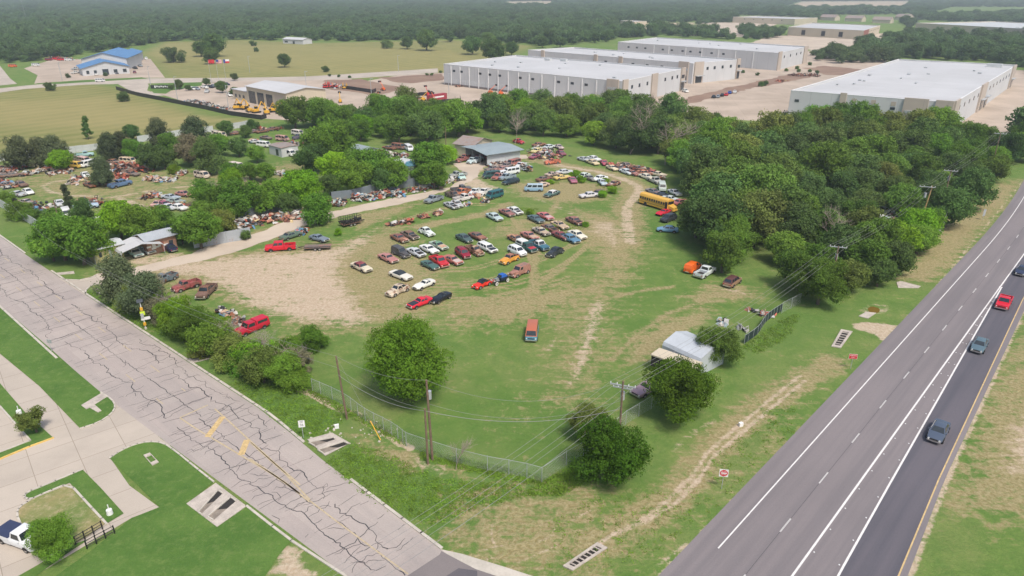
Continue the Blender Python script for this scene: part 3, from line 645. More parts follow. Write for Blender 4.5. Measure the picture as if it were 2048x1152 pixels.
# far lots and roads
sheet('equipment_lot', pts('X', [(860, 540), (1050, 500), (1350, 470), (1700, 450), (2050, 460), (2250, 560), (2300, 680), (1900, 720), (1500, 690), (1300, 650), (1100, 600), (950, 555)]), .012, M['lot'], 'pale concrete yard of the machinery dealer', 'parking lot')
sheet('warehouse_lot', pts('O', [(640, 190), (700, 168), (800, 150), (900, 145), (1100, 120), (1300, 95), (1560, 120), (1640, 95), (1800, 105), (1700, 170), (1600, 180), (1580, 245), (1480, 240), (1330, 228), (1180, 222), (900, 222), (700, 215)]), .008, M['lot'], 'wide pale lot around the white warehouses', 'parking lot')
sheet('warehouse_lot', pts('O', [(1880, 252), (1905, 235), (2030, 140), (2300, 150), (2500, 200), (2500, 300), (2048, 275), (1960, 262)]), .010, M['lot'], 'pale lot at the right end of the big warehouse', 'parking lot')
sheet('far_lot', pts('O', [(1470, 96), (1540, 72), (1800, 66), (1860, 74), (1740, 92), (1690, 118), (1640, 104), (1600, 95)]), .012, M['gravel'], 'bare tan lot in front of the far office block', 'parking lot')
sheet('far_lot', pts('O', [(1360, 70), (1400, 45), (1560, 45), (1500, 75)]), .010, M['gravel'], 'bare pale lot left of the far warehouse', 'parking lot')
sheet('blue_roof_yard', pts('X', [(140, 400), (300, 350), (820, 340), (880, 345), (965, 455), (780, 455), (500, 470), (200, 490), (220, 440)]), .012, M['lot'], 'pale yard around the blue roofed building', 'parking lot')
sheet('far_road', pts('X', [(-200, 540), (150, 500), (500, 472), (860, 458), (1400, 455), (1800, 447), (2050, 432), (2560, 400), (2560, 425), (2050, 460), (1800, 470), (1300, 478), (870, 488), (500, 495), (150, 520), (-200, 570)]), .020, M['concrete'], 'pale road between the two meadows', 'road')
sheet('far_road', pts('X', [(-200, 380), (0, 385), (60, 460), (100, 490), (0, 500), (-200, 440)]), .024, M['concrete'], 'pale side street at the far left', 'road')
sheet('far_road', pts('X', [(690, 492), (860, 478), (870, 500), (860, 530), (960, 560), (850, 560), (760, 530)]), .028, M['concrete'], 'pale entrance road of the machinery dealer', 'road')
M['mulch'] = paved('brown_soil', (.21, .135, .10), (.26, .18, .13), .95)
sheet('bare_soil', pts('Y', [(0, 470), (200, 462), (480, 520), (300, 560), (100, 530), (0, 520)]), .020, M['mulch'], 'reddish bare soil bank beside the machinery lot', 'soil')
sheet('bare_soil', pts('Y', [(310, 455), (690, 430), (690, 470), (500, 488), (400, 478)]), .022, M['mulch'], 'brown bare soil strip left of the first warehouse', 'soil')
sheet('bare_soil', pts('Z', [(0, 590), (420, 490), (700, 430), (860, 440), (460, 515), (0, 630)]), .022, M['mulch'], 'brown planted median between warehouse lots', 'soil')
sheet('bare_soil', pts('Z', [(760, 400), (880, 385), (1100, 405), (1000, 440), (900, 440)]), .024, M['mulch'], 'dug up soil beside the big warehouse', 'soil')
for l, lb_ in (([(200, 488), (500, 468), (830, 452), (860, 460), (600, 475), (330, 492)], 'green verge along the far road'), ([(865, 510), (930, 488), (1180, 482), (1180, 500), (1000, 530), (970, 548), (900, 545)], 'green verge with the dealer sign')):
    sheet('verge', pts('X', l), .034, M['lawn'], lb_, 'verge')
# culverts
def culvert(name, reg, quad, nbar, label, axis=0, side=True):
    """concrete surround with an open slot; quad = four corners in order along the long side"""
    p = [P(*px(reg, x, y)) for x, y in quad]; c = sum(p, Vector()) / 4
    root = empty(name, (c.x, c.y, 0), 0, label, 'drain'); q = [v - c for v in p]
    mb = MB()
    def ringpt(a, b): # bilinear
        return q[0] * (1 - a) * (1 - b) + q[1] * a * (1 - b) + q[2] * a * b + q[3] * (1 - a) * b
    for (a0, a1, b0, b1) in ((0, 1, 0, .22), (0, 1, .78, 1), (0, .1, .22, .78), (.9, 1, .22, .78)):
        vs = [ringpt(a0, b0), ringpt(a1, b0), ringpt(a1, b1), ringpt(a0, b1)]
        vs = [Vector((v.x, v.y, 0.03)) for v in vs] + [Vector((v.x, v.y, .17)) for v in vs]
        mb.add(vs, [(4, 5, 6, 7), (0, 1, 5, 4), (1, 2, 6, 5), (2, 3, 7, 6), (3, 0, 4, 7)])
    mb.build('surround', M['culvert'], root)
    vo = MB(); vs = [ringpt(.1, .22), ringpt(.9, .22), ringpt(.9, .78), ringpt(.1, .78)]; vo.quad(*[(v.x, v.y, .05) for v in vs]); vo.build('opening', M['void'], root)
    for i in range(nbar):
        a = .1 + .8 * (i + .5) / nbar; b = MB(); s_, e_ = ringpt(a, .22), ringpt(a, .78); b.tube((s_.x, s_.y, .15), (e_.x, e_.y, .15), .07, n=6); b.build('bar', M['culvert'], root)
    return root
culvert('grated_culvert', 'L', [(320, 1105), (495, 985), (548, 1012), (370, 1128)], 7, 'concrete culvert grate in the grass near the road corner')
culvert('grated_culvert', 'M', [(330, 385), (385, 288), (452, 300), (385, 395)], 6, 'concrete culvert grate beside the dirt apron off the highway')
culvert('drain_box', 'I', [(622, 632), (650, 622), (688, 662), (660, 676)], 0, 'small open concrete drain box in the broad lawn')
culvert('drain_box', 'H', [(770, 735), (795, 725), (835, 765), (810, 775)], 0, 'small open drain box beside the yard entrance')
M['channel_floor'] = plain('dark_channel_concrete', (.22, .185, .15), .9, 0, .3, 1)  # darker concrete tone for the flume channel floors
def flume(reg, outer, slots, label):
    p = [P(*px(reg, x, y)) for x, y in outer]; c = sum(p, Vector()) / len(p); root = empty('drainage_flume', (c.x, c.y, 0), 0, label, 'drain')
    mb = MB(); n = len(p); vs = [(v.x - c.x, v.y - c.y, .05) for v in p] + [(v.x - c.x, v.y - c.y, .13) for v in p]
    mb.add(vs, [tuple(range(n, 2 * n))] + [(i, (i + 1) % n, n + (i + 1) % n, n + i) for i in range(n)]); mb.build('apron', M['culvert'], root)
    for sl_ in slots:
        q = [P(*px(reg, x, y)) - c for x, y in sl_]; v = MB(); v.quad(*[(a.x, a.y, .137) for a in q]); v.build('channel', M['channel_floor'], root); q2 = [q[0].lerp(q[1], .35), q[1], q[2], q[3].lerp(q[2], .6)]; v = MB(); v.quad(*[(a.x, a.y, .142) for a in q2]); v.build('inlet', M['void'], root)
        w_ = MB()
        for a, b in ((0, 1), (1, 2), (3, 0)): d = q[b] - q[a]; m_ = (q[a] + q[b]) / 2; w_.box((m_.x, m_.y, .17), (d.length, .14, .14), 0, math.atan2(d.y, d.x))
        w_.build('channel_wall', M['kerb'], root)
flume('I', [(808, 842), (935, 752), (1068, 852), (940, 942)], [[(860, 880), (945, 785), (965, 798), (872, 888)], [(900, 900), (1000, 815), (1022, 832), (925, 915)]], 'concrete flume with two slots on the lawn side of the road')
flume('K', [(335, 235), (480, 195), (585, 255), (440, 330)], [[(345, 255), (490, 225), (500, 235), (380, 275)], [(398, 298), (550, 250), (575, 262), (430, 318)]], 'stained concrete flume with two channels below the fence')
def slab(reg, l, label, h=.1, mat=None, name='concrete_slab'):
    p = [P(*px(reg, x, y)) for x, y in l]; mb = MB(); n = len(p)
    mb.add([(v.x, v.y, 0.0) for v in p] + [(v.x, v.y, h) for v in p], [tuple(range(n, 2 * n))] + [(i, (i + 1) % n, n + (i + 1) % n, n + i) for i in range(n)])
    return tag(mb.build(name, mat or M['culvert']), label, 'slab')
slab('I', [(805, 215), (900, 195), (916, 210), (828, 232)], 'flat concrete slab beside the kerb below the hedgerow')
slab('I', [(352, 415), (440, 362), (464, 378), (410, 412), (440, 438), (425, 446), (388, 425), (375, 432)], 'L shaped concrete channel in the lawn strip', .12)
slab('H', [(465, 600), (605, 585), (612, 605), (470, 615)], 'concrete slab in the grass beside the yard entrance')
slab('M', [(705, 15), (730, 8), (845, 38), (830, 48), (715, 46)], 'flat grey concrete slab below the wood beside the highway')
slab('M', [(487, 210), (530, 185), (588, 192), (540, 224)], 'concrete slab beside the muddy puddle')
def puddle():
    m, t, b = newmat('muddy_water'); b.inputs['Base Color'].default_value = (.16, .10, .02, 1); b.inputs['Roughness'].default_value = .08; return m
sheet('puddle', smooth_line(pts('M', [(540, 165), (560, 150), (612, 165), (605, 190), (570, 192), (545, 185), (540, 165)]), 1)[:-1], .03, puddle(), 'brown muddy puddle near the highway', 'puddle')
# ---------------------------------------------------------------- buildings
def frame_from(FL, FR, BR, H_, away=True):
    a, b, c = P(*FL, H_), P(*FR, H_), P(*BR, H_); u = (b - a); W_ = u.length; u.normalize(); v = Vector((-u.y, u.x, 0)); D_ = (c - b).dot(v)
    return a, math.atan2(u.y, u.x), W_, D_
def box_building(label, FL, FR, BR, H_, cat='building', name='warehouse', wall='wall_white', roof='roof_white', win=None, docks=None, side=None, tower=0, trim='wall_tan', D_=None, base=None, parapet=.7):
    a, rz, W_, dd = frame_from(FL, FR, BR, H_); D_ = D_ or dd
    root = empty(name, (a.x, a.y, 0), rz, label, cat)
    mb = MB(); t = .4
    for c, d in (((W_ / 2, t / 2, H_ / 2), (W_, t, H_)), ((W_ / 2, D_ - t / 2, H_ / 2), (W_, t, H_)), ((t / 2, D_ / 2, H_ / 2), (t, D_ - 2 * t, H_)), ((W_ - t / 2, D_ / 2, H_ / 2), (t, D_ - 2 * t, H_))): mb.box(c, d)
    mb.build('wall', M[wall], root)
    rf = MB(); z = H_ - parapet; rf.add([(t, t, z), (W_ - t, t, z), (W_ - t, D_ - t, z), (t, D_ - t, z), (W_ / 2, t, z + .25), (W_ / 2, D_ - t, z + .25)], [(0, 4, 5, 3), (4, 1, 2, 5)]); rf.build('roof', M[roof], root)
    cp_ = MB()
    for c, d in (((W_ / 2, t / 2, H_ + .06), (W_ + .1, t + .1, .12)), ((W_ / 2, D_ - t / 2, H_ + .06), (W_ + .1, t + .1, .12)), ((t / 2, D_ / 2, H_ + .06), (t + .1, D_ - 2 * t - .1, .12)), ((W_ - t / 2, D_ / 2, H_ + .06), (t + .1, D_ - 2 * t - .1, .12))): cp_.box(c, d)
    cp_.build('coping', M['white'], root)
    win = win or {}
    def on_front(x, z, w_, h_, nm, m, pr=.05): MB().box((x, -pr / 2, z), (w_, pr, h_)).build(nm, M[m], root)
    def on_side(y, z, w_, h_, nm, m, pr=.05): MB().box((W_ + pr / 2, y, z), (pr, w_, h_)).build(nm, M[m], root)
    for x in win.get('f', []): on_front(x * W_, H_ * .72, 1.9, 1.1, 'window', 'window')
    for y in win.get('s', []): on_side(y * D_, H_ * .7, 1.6, 1.6, 'window', 'window', .12)
    for x in win.get('pf', []): on_front(x * W_, H_ / 2 - .2, .55, H_ - .6, 'pilaster', 'white', .25)
    for x in (docks or []): on_front(x * W_, 2.0, 2.8, 3.0, 'dock_door', 'door_white', .09)
    if base: on_front(W_ / 2, .55, W_ - 1, 1.1, 'base_band', 'asphalt_old', .16)
    for y0, y1, m_ in win.get('bay', []):        # coloured bays standing proud of the side wall, a step taller
        b = MB(); b.box((W_ + .35, (y0 + y1) / 2 * D_, (H_ + .7) / 2), (.7, (y1 - y0) * D_, H_ + .7)); b.build('wall_bay', M[m_], root)
    for x0, x1, m_ in win.get('fbay', []):
        b = MB(); b.box(((x0 + x1) / 2 * W_, -.35, (H_ + .7) / 2), ((x1 - x0) * W_, .7, H_ + .7)); b.build('wall_bay', M[m_], root)
    A3, B3, C3 = P(*FL, H_), P(*FR, H_), P(*BR, H_); root['skew'] = (C3 - B3).dot((B3 - A3).normalized()) / dd
    return root, W_, D_
def skew(root):
    k = root['skew']; del root['skew']
    for c in root.children:
        for v in c.data.vertices: v.co.x += v.co.y * k
r1, W1, D1 = box_building('long white warehouse nearest the wood with a row of dock doors facing left', (887, 128), (1245, 163), (1370, 137), 11,
    win={'f': [.07, .12, .24, .30, .36, .48, .55, .69, .76, .83], 's': [.14, .25, .37, .5, .66, .78, .87], 'pf': [.05, .11, .17, .23, .29, .35, .41, .47, .53, .60, .67, .74, .81, .88], 'bay': [(.0, .07, 'wall_tan'), (.43, .52, 'wall_tan'), (.93, 1.0, 'wall_tan')], 'fbay': [(.93, .985, 'wall_tan')]},
    docks=[.04 + .031 * i for i in range(28)], base=True)
for x, y in ((.28, .85), (.36, .9)):
    b = MB(); b.box((x * W1, y * D1, 11.0), (4, 2.5, 1.6)); b.build('rooftop_unit', M['tin_white'], r1)
r2, W2, D2 = box_building('white warehouse in the middle behind the nearest one', (1056, 100), (1387, 127), (1481, 119), 11,
    win={'f': [.45, .52, .6, .68, .76, .84], 's': [.3, .45, .62, .8], 'bay': [(.02, .2, 'wall_tan'), (.92, .99, 'wall_tan')], 'fbay': [(.1, .12, 'wall_tan'), (.45, .47, 'wall_tan'), (.6, .62, 'wall_tan'), (.93, .98, 'wall_tan')]})
for z, nm in ((2.2, 'entrance_glass'),):
    MB().box((W2 + .75, .11 * D2, z), (.1, .12 * D2, 3.6)).build(nm, M['window'], r2); MB().box((W2 + 1.6, .11 * D2, 4.2), (1.9, .15 * D2, .3)).build('canopy', M['galv'], r2)
for rq, Wq, Dq in ((r1, W1, D1), (r2, W2, D2)):
    MB().box((Wq + .76, .955 * Dq, 2.3), (.12, .05 * Dq, 3.8)).build('entrance_glass', M['window'], rq); MB().box((Wq + .76, .955 * Dq, 7.4), (.12, .05 * Dq, 1.6)).build('upper_glass', M['window'], rq); MB().box((Wq + 1.5, .955 * Dq, 4.9), (1.6, .07 * Dq, .3)).build('canopy', M['galv'], rq)
    MB().box((.957 * Wq, -.76, 2.3), (.035 * Wq, .12, 3.8)).build('entrance_glass', M['window'], rq); MB().box((.957 * Wq, -.76, 7.6), (.045 * Wq, .12, 1.2)).build('sign_band', M['galv'], rq)
r3, W3, D3 = box_building('white warehouse farthest back in the row of three', (1236, 84), (1557, 106), (1617, 93), 11,
    win={'f': [.08, .14, .2, .32, .38, .45, .5, .56, .63, .7], 's': [.2, .4, .6, .75], 'pf': [.26, .36, .47, .57, .67, .77, .87], 'bay': [(.0, .1, 'wall_tan'), (.85, .98, 'wall_tan')]}, docks=[.3 + .045 * i for i in range(11)])
r4, W4, D4 = box_building('huge white warehouse at the right behind the wood', (1582, 181), (1909, 206), (2034, 130), 11,
    win={'s': [.08 + .06 * i for i in range(14)], 'bay': [(.0, .05, 'wall_tan'), (.34, .42, 'wall_tan'), (.9, .97, 'wall_tan')], 'fbay': [(.33, .37, 'wall_tan'), (.72, .86, 'wall_tan'), (.9, 1.0, 'wall_tan')]})
for x in (.05, .42, .54, .66):
    MB().box((x * W4, -.06, 7.2), (1.7, .12, 1.0)).build('window', M['window'], r4)
    if x > .1: MB().box((x * W4, -.05, 9.0), (1.7, .10, 1.6)).build('window_panel', M['wall_tan'], r4)
for x, w_ in ((.79, 6.5),): MB().box((x * W4, -.85, 6.6), (w_, .3, 1.0)).build('sign_band', M['galv'], r4)
MB().box((.945 * W4, -.80, 2.2), (6, .15, 3.4)).build('entrance_glass', M['window'], r4); MB().box((.945 * W4, -1.5, 4.4), (7, 1.7, .3)).build('canopy', M['galv'], r4)
for y in (.03, .38, .45, .93): MB().box((W4 + .78, y * D4, 2.4), (.15, 6, 3.6)).build('entrance_glass', M['window'], r4); MB().box((W4 + 1.2, y * D4, 5.0), (1.6, 8, .3)).build('canopy', M['galv'], r4)
b = MB(); b.box((.85 * W4, .93 * D4, 11.2), (7, 4, 1.8)); b.build('rooftop_unit', M['tin_white'], r4)
for rr_0, W0, D0, n0 in ((r1, W1, D1, 8), (r2, W2, D2, 6), (r3, W3, D3, 6), (r4, W4, D4, 12)):
    for i in range(n0): b = MB(); b.box((W0 * rnd.uniform(.08, .92), D0 * rnd.uniform(.15, .85), 10.75), (rnd.uniform(.8, 1.6), rnd.uniform(.8, 1.6), .5)); b.build('roof_vent', M['galv'], rr_0)
r5, W5, D5 = box_building('beige far warehouse with white roof and a brown brick corner', (1577, 54), (1728, 61), (1782, 44), 9, name='office_warehouse', wall='wall_beige', win={'s': [.1 + .09 * i for i in range(10)]}, D_=120)
for x in (.22, .49, .72): MB().box((x * W5, -.1, 4), (4.5, .2, 5)).build('dock_door', M['void'], r5)
MB().box((W5 + .1, 18, 4.5), (.25, 34, 9)).build('brick_wall', M['brick'], r5)
box_building('beige far building left of the beige warehouse', (1466, 34), (1590, 38), (1625, 34), 8, name='office_warehouse', wall='wall_beige', win={'f': [.2, .35, .5, .65, .8]}, D_=70)
box_building('long low grey roofed shed block at the far right edge', (1832, 46), (2060, 58), (2300, 44), 11, name='office_warehouse', wall='wall_beige', roof='tin_white', D_=130)
box_building('small beige building in the far trees above the white warehouses', (1241, 41), (1268, 43), (1279, 39), 5, name='far_house', wall='wall_beige', D_=22)
for q_ in [o for o in C.objects if 'skew' in o]:
    if len(q_.children) > 14: skew(q_)
    else: del q_['skew']
def gable_building(label, FL, FR, BR, H_, rise, wall, roof, axis='x', cat='building', name='metal_building', over=.5, D_=None, openings=(), walls=(1, 1, 1, 1), base_z=0):
    """axis 'x': ridge runs along the front"""
    a, rz, W_, dd = frame_from(FL, FR, BR, H_); D_ = D_ or dd; root = empty(name, (a.x, a.y, 0), rz, label, cat)
    mb = MB(); t = .15
    for on, (c, d) in zip(walls, (((W_ / 2, t / 2, H_ / 2), (W_, t, H_)), ((W_ - t / 2, D_ / 2, H_ / 2), (t, D_ - 2 * t, H_)), ((W_ / 2, D_ - t / 2, H_ / 2), (W_, t, H_)), ((t / 2, D_ / 2, H_ / 2), (t, D_ - 2 * t, H_)))):
        if on: mb.box(c, d)
    if axis == 'x':
        for x, on in ((t / 2, walls[3]), (W_ - t / 2, walls[1])):
            if on: mb.add([(x - t / 2, 0, H_), (x + t / 2, 0, H_), (x - t / 2, D_, H_), (x + t / 2, D_, H_), (x - t / 2, D_ / 2, H_ + rise), (x + t / 2, D_ / 2, H_ + rise)], [(0, 2, 4), (1, 5, 3), (0, 4, 5, 1), (2, 3, 5, 4)])
    else:
        for y, on in ((t / 2, walls[0]), (D_ - t / 2, walls[2])):
            if on: mb.add([(0, y - t / 2, H_), (0, y + t / 2, H_), (W_, y - t / 2, H_), (W_, y + t / 2, H_), (W_ / 2, y - t / 2, H_ + rise), (W_ / 2, y + t / 2, H_ + rise)], [(0, 4, 2), (1, 3, 5), (0, 1, 5, 4), (2, 4, 5, 3)])
    if mb.v: mb.build('wall', M[wall], root)
    rf = MB(); e = over; th = .14
    if axis == 'x':
        k = rise / (D_ / 2); q = [(-e, -e, H_ - k * e), (W_ + e, -e, H_ - k * e), (W_ + e, D_ / 2, H_ + rise), (-e, D_ / 2, H_ + rise), (W_ + e, D_ + e, H_ - k * e), (-e, D_ + e, H_ - k * e)]
        fs = [(0, 1, 2, 3), (3, 2, 4, 5)]
    else:
        k = rise / (W_ / 2); q = [(-e, -e, H_ - k * e), (-e, D_ + e, H_ - k * e), (W_ / 2, D_ + e, H_ + rise), (W_ / 2, -e, H_ + rise), (W_ + e, D_ + e, H_ - k * e), (W_ + e, -e, H_ - k * e)]
        fs = [(1, 0, 3, 2), (2, 3, 5, 4)]
    up = [(x, y, z + th + .02) for x, y, z in q]; lo = [(x, y, z + .02) for x, y, z in q]
    rf.add(up + lo, fs + [tuple(i + 6 for i in reversed(f)) for f in fs] + [(0, 6, 7, 1), (1, 7, 8, 2), (2, 8, 10, 4), (4, 10, 11, 5), (5, 11, 9, 3), (3, 9, 6, 0)])
    rf.build('roof', M[roof], root)
    for (fc, p0, p1, z0, z1, m_, nm) in openings:
        if fc == 'f': MB().box(((p0 + p1) / 2 * W_, -.03, (z0 + z1) / 2), ((p1 - p0) * W_, .06, z1 - z0)).build(nm, M[m_], root)
        else: MB().box((W_ + .03, (p0 + p1) / 2 * D_, (z0 + z1) / 2), (.06, (p1 - p0) * D_, z1 - z0)).build(nm, M[m_], root)
    return root, W_, D_
rs, Ws, Ds = gable_building('tan metal shop with white roof at the machinery dealer', (492, 172), (571, 187), (637, 176), 7.5, 1.6, 'wall_beige', 'roof_white', 'x', over=.6,
    openings=[('f', .04, .22, 0, 5.6, 'window', 'bay_door'), ('f', .27, .44, 0, 5.6, 'window', 'bay_door'), ('f', .50, .66, 0, 5.6, 'window', 'bay_door'), ('f', .72, .96, 0, 6.2, 'wall_tan', 'bay_door')])
b = MB(); b.box((-8, 8, 2.3), (16, 15, 4.6)); b.build('office_wing', M['wall_beige'], rs); b = MB(); b.box((-8, 8, 4.75), (17, 16, .3)); b.build('office_roof', M['roof_white'], rs)
for x in (-13, -9, -5): MB().box((x, .45, 2), (1.8, .1, 1.4)).build('window', M['window'], rs)
gable_building('blue roofed office with a wide low gable facing the road', (163, 137), (257, 132), (250, 112), 4.5, 3.4, 'wall_white', 'blue_roof', 'y', over=.8, D_=24,
    openings=[('f', .08, .14, 1, 3, 'window', 'window'), ('f', .24, .3, 1, 3, 'window', 'window'), ('f', .42, .55, 0, 3.4, 'window', 'entrance_glass'), ('f', .66, .74, 1, 3, 'window', 'window'), ('f', .86, .94, 1, 3, 'window', 'window')])
gable_building('tall blue roofed hall behind the office gable', (162, 118), (252, 116), (240, 100), 7.5, 3.6, 'wall_white', 'blue_roof', 'y', over=.8, D_=44)
gable_building('small white hall with blue roof right of the big one', (236, 107), (277, 106), (276, 98), 6, 2.0, 'wall_white', 'blue_roof', 'y', over=.5, D_=18, openings=[('f', .35, .68, 0, 4, 'door_white', 'roller_door')])
gable_building('white bungalow at the far edge of the meadow', (565, 78), (605, 80), (609, 74), 4, 1.5, 'wall_white', 'roof_white', 'x', name='farm_house', D_=12, openings=[('f', .1, .25, 1, 2.5, 'window', 'window'), ('f', .5, .6, 0, 2.5, 'window', 'door')])
gable_building('pale roofed house almost hidden in the far woods', (408, 64), (424, 65), (430, 62), 4, 2, 'wall_white', 'roof_white', 'x', name='farm_house', D_=12)
for i, (u, v, w_) in enumerate([(1640, 34, 30), (1690, 36, 34), (1745, 39, 36), (1790, 33, 26)]):
    a = P(u, v); root, _, _ = gable_building(['brown roofed far house at the left of the row', 'brown roofed far house second from the left of the row', 'brown roofed far house third from the left of the row', 'brown roofed far house at the right end of the row'][i], (u, v), (u + w_, v + 1), (u + w_ + 5, v - 1), 5, 4, 'wall_beige', 'tin_rust', 'x', name='far_house', D_=16); tag(root, group='brown roofed houses far off')
gable_building('low yellowish far building at the top right of the woods', (1612, 21), (1628, 22), (1632, 20), 5, 1.5, 'wall_beige', 'roof_white', 'x', name='far_house', D_=14)
# junkyard buildings
rg, Wg, Dg = gable_building('open fronted repair shed with blue grey metal roof in the junkyard', (930, 294), (974, 309), (1026, 295), 3.6, .5, 'tin_white', 'tin_roof', 'y', over=1.0, walls=(0, 1, 1, 1), name='repair_shed')
for x in (.02, .35, .68, .99): b = MB(); b.tube((x * Wg, .1, 0), (x * Wg, .1, 3.6), .1); b.build('post', M['galv'], rg)
b = MB(); b.quad((.3, 5, .02), (Wg - .3, 5, .02), (Wg - .3, 5, 3.5), (.3, 5, 3.5)); b.build('bay_shade_sheet', M['void'], rg)  # black sheet across the shed stands for shade inside its open bay
gable_building('old brown roofed shed behind the blue grey repair shed', (909, 287), (945, 292), (990, 281), 3.5, 1.6, 'wall_beige', 'tin_rust', 'x', name='old_shed', over=.6)
gable_building('small grey metal roofed shed behind the big bright trees', (703, 296), (728, 302), (747, 296), 3.4, .8, 'tin', 'tin_roof', 'x', name='shed', over=.5)
gable_building('grey roofed shed tucked behind the green trees by the drive', (783, 325), (812, 330), (824, 320), 3.4, .6, 'tin', 'tin_white', 'x', name='shed', over=.5)
rt = empty('water_tank', P(823, 362), 0, 'faded blue topped metal tank between the trees', 'tank'); b = MB(); b.tube((0, 0, 0), (0, 0, 4.6), 1.6, 1.6, 20); b.build('tank_wall', M['tin'], rt, 30); b = MB(); b.tube((0, 0, 4.6), (0, 0, 5.4), 1.75, 1.2, 20); m_blue = plain('faded_blue_paint', (.09, .25, .33), .6); b.build('tank_roof', m_blue, rt, 30)
# trailer homes and carports near the entrance
ry, Wy, Dy = gable_building('faded yellow mobile home behind the white carport', (186, 500), (243, 487), (238, 478), 3.0, .35, 'yellow_wall', 'tin_white', 'x', name='mobile_home', D_=4, openings=[('f', .15, .25, 1.2, 2.2, 'window', 'window'), ('f', .5, .6, .3, 2.3, 'door_white', 'door')])
rw, Ww, Dw = gable_building('pinkish wooden cabin with signs and a pale metal roof', (292, 482), (350, 468), (346, 455), 3.1, .7, 'wood_wall', 'tin', 'x', name='wood_cabin', D_=5, openings=[('f', .16, .28, 1.3, 2.2, 'white', 'sign_board'), ('f', .36, .44, 1.3, 2.2, 'white', 'sign_board'), ('f', .48, .56, .2, 2.3, 'brick', 'door'), ('f', .74, .88, 1.2, 2.1, 'window', 'window')])
for x, z in ((.05, 1.3), (.2, .8), (.3, 1.0), (.62, 1.0)): MB().box((x * Ww, -.05, z + .4), (.9, .1, .35)).build('sign_board', M['white'], rw)
def carport(label, c, rz, W_, D_, H_, rise, mat, side=False, posts=True, name='carport', gable=False):
    root = empty(name, c, rz, label, 'carport'); n = 8; prof = [(-W_ / 2, H_ - .5), (-W_ / 2 + .25, H_), (0, H_ + rise), (W_ / 2 - .25, H_), (W_ / 2, H_ - .5)]
    if side: prof = [(-W_ / 2, .02)] + prof + [(W_ / 2, .02)]
    mb = MB(); k = len(prof); th = .06
    v = [(x, y, z) for y in (-D_ / 2, D_ / 2) for x, z in prof] + [(x * .985, y, z - th) for y in (-D_ / 2, D_ / 2) for x, z in prof]
    fs = [(i, i + 1, k + i + 1, k + i) for i in range(k - 1)] + [(2 * k + i, 3 * k + i, 3 * k + i + 1, 2 * k + i + 1) for i in range(k - 1)] + [(i + 1, i, 2 * k + i, 2 * k + i + 1) for i in range(k - 1)] + [(k + i, k + i + 1, 3 * k + i + 1, 3 * k + i) for i in range(k - 1)]
    mb.add(v, fs); mb.build('roof', M[mat], root)
    if gable:
        g = MB(); y = D_ / 2 - .1; g.add([(x * .98, y, z - .02) for x, z in prof], [tuple(range(k))]); g.add([(x * .98, y - .08, z - .02) for x, z in prof], [tuple(range(k - 1, -1, -1))]); g.build('end_wall', M[mat], root)
    if posts and not side:
        for sx in (-1, 1):
            for yy in (-D_ / 2 + .2, 0, D_ / 2 - .2): p = MB(); p.tube((sx * (W_ / 2 - .12), yy, 0), (sx * (W_ / 2 - .12), yy, H_ - .3), .05); p.build('post', M['galv'], root)
    return root
def head(u, v, du, dv): d = P(u + du, v + dv) - P(u, v); return math.atan2(d.y, d.x)
cpc = P(275, 489, 2.4); cpc.z = 0; hcp = head(272, 492, 20, 14)
carport('white metal carport sheltering old cars by the yard entrance', cpc, hcp + math.pi / 2, 8.2, 6, 2.4, .9, 'roof_white')
c2 = P(1386, 702, 1.8); c2.z = 0; h2 = head(1384, 708, 70, 32)
carport('tall white metal garage tent by the highway fence', c2, h2 + math.pi / 2, 5.8, 6.6, 2.9, .8, 'tent', side=True, gable=True); c2r = [o for o in C.objects if o.get('label', '').startswith('tall white metal garage')][0]
g = MB(); pf = [(-2.9, .02), (-2.9, 2.4), (-2.65, 2.9), (0, 3.7), (2.65, 2.9), (2.9, 2.4), (2.9, .02)]; g.add([(x * .98, -3.18, z - .02) for x, z in pf], [tuple(range(7))]); g.build('front_wall', M['tent'], c2r)
rtb = empty('box_trailer', Vector((P(1353, 717, 2.6).x, P(1353, 717, 2.6).y, 0)), head(1352, 728, 52, 18), 'yellowish roofed old box trailer beside the white garage tent', 'trailer')
b = MB(); b.box((0, 0, 1.5), (6.5, 2.3, 1.9)); b.build('body', M['void'], rtb); b = MB(); b.box((0, 0, 2.55), (6.7, 2.5, .2)); b.build('roof', M['wall_beige'], rtb)
for sx in (-1.2, .0): b = MB(); b.tube((sx, -1.2, .4), (sx, 1.2, .4), .4, .4, 14); b.build('wheel', M['tyre'], rtb)
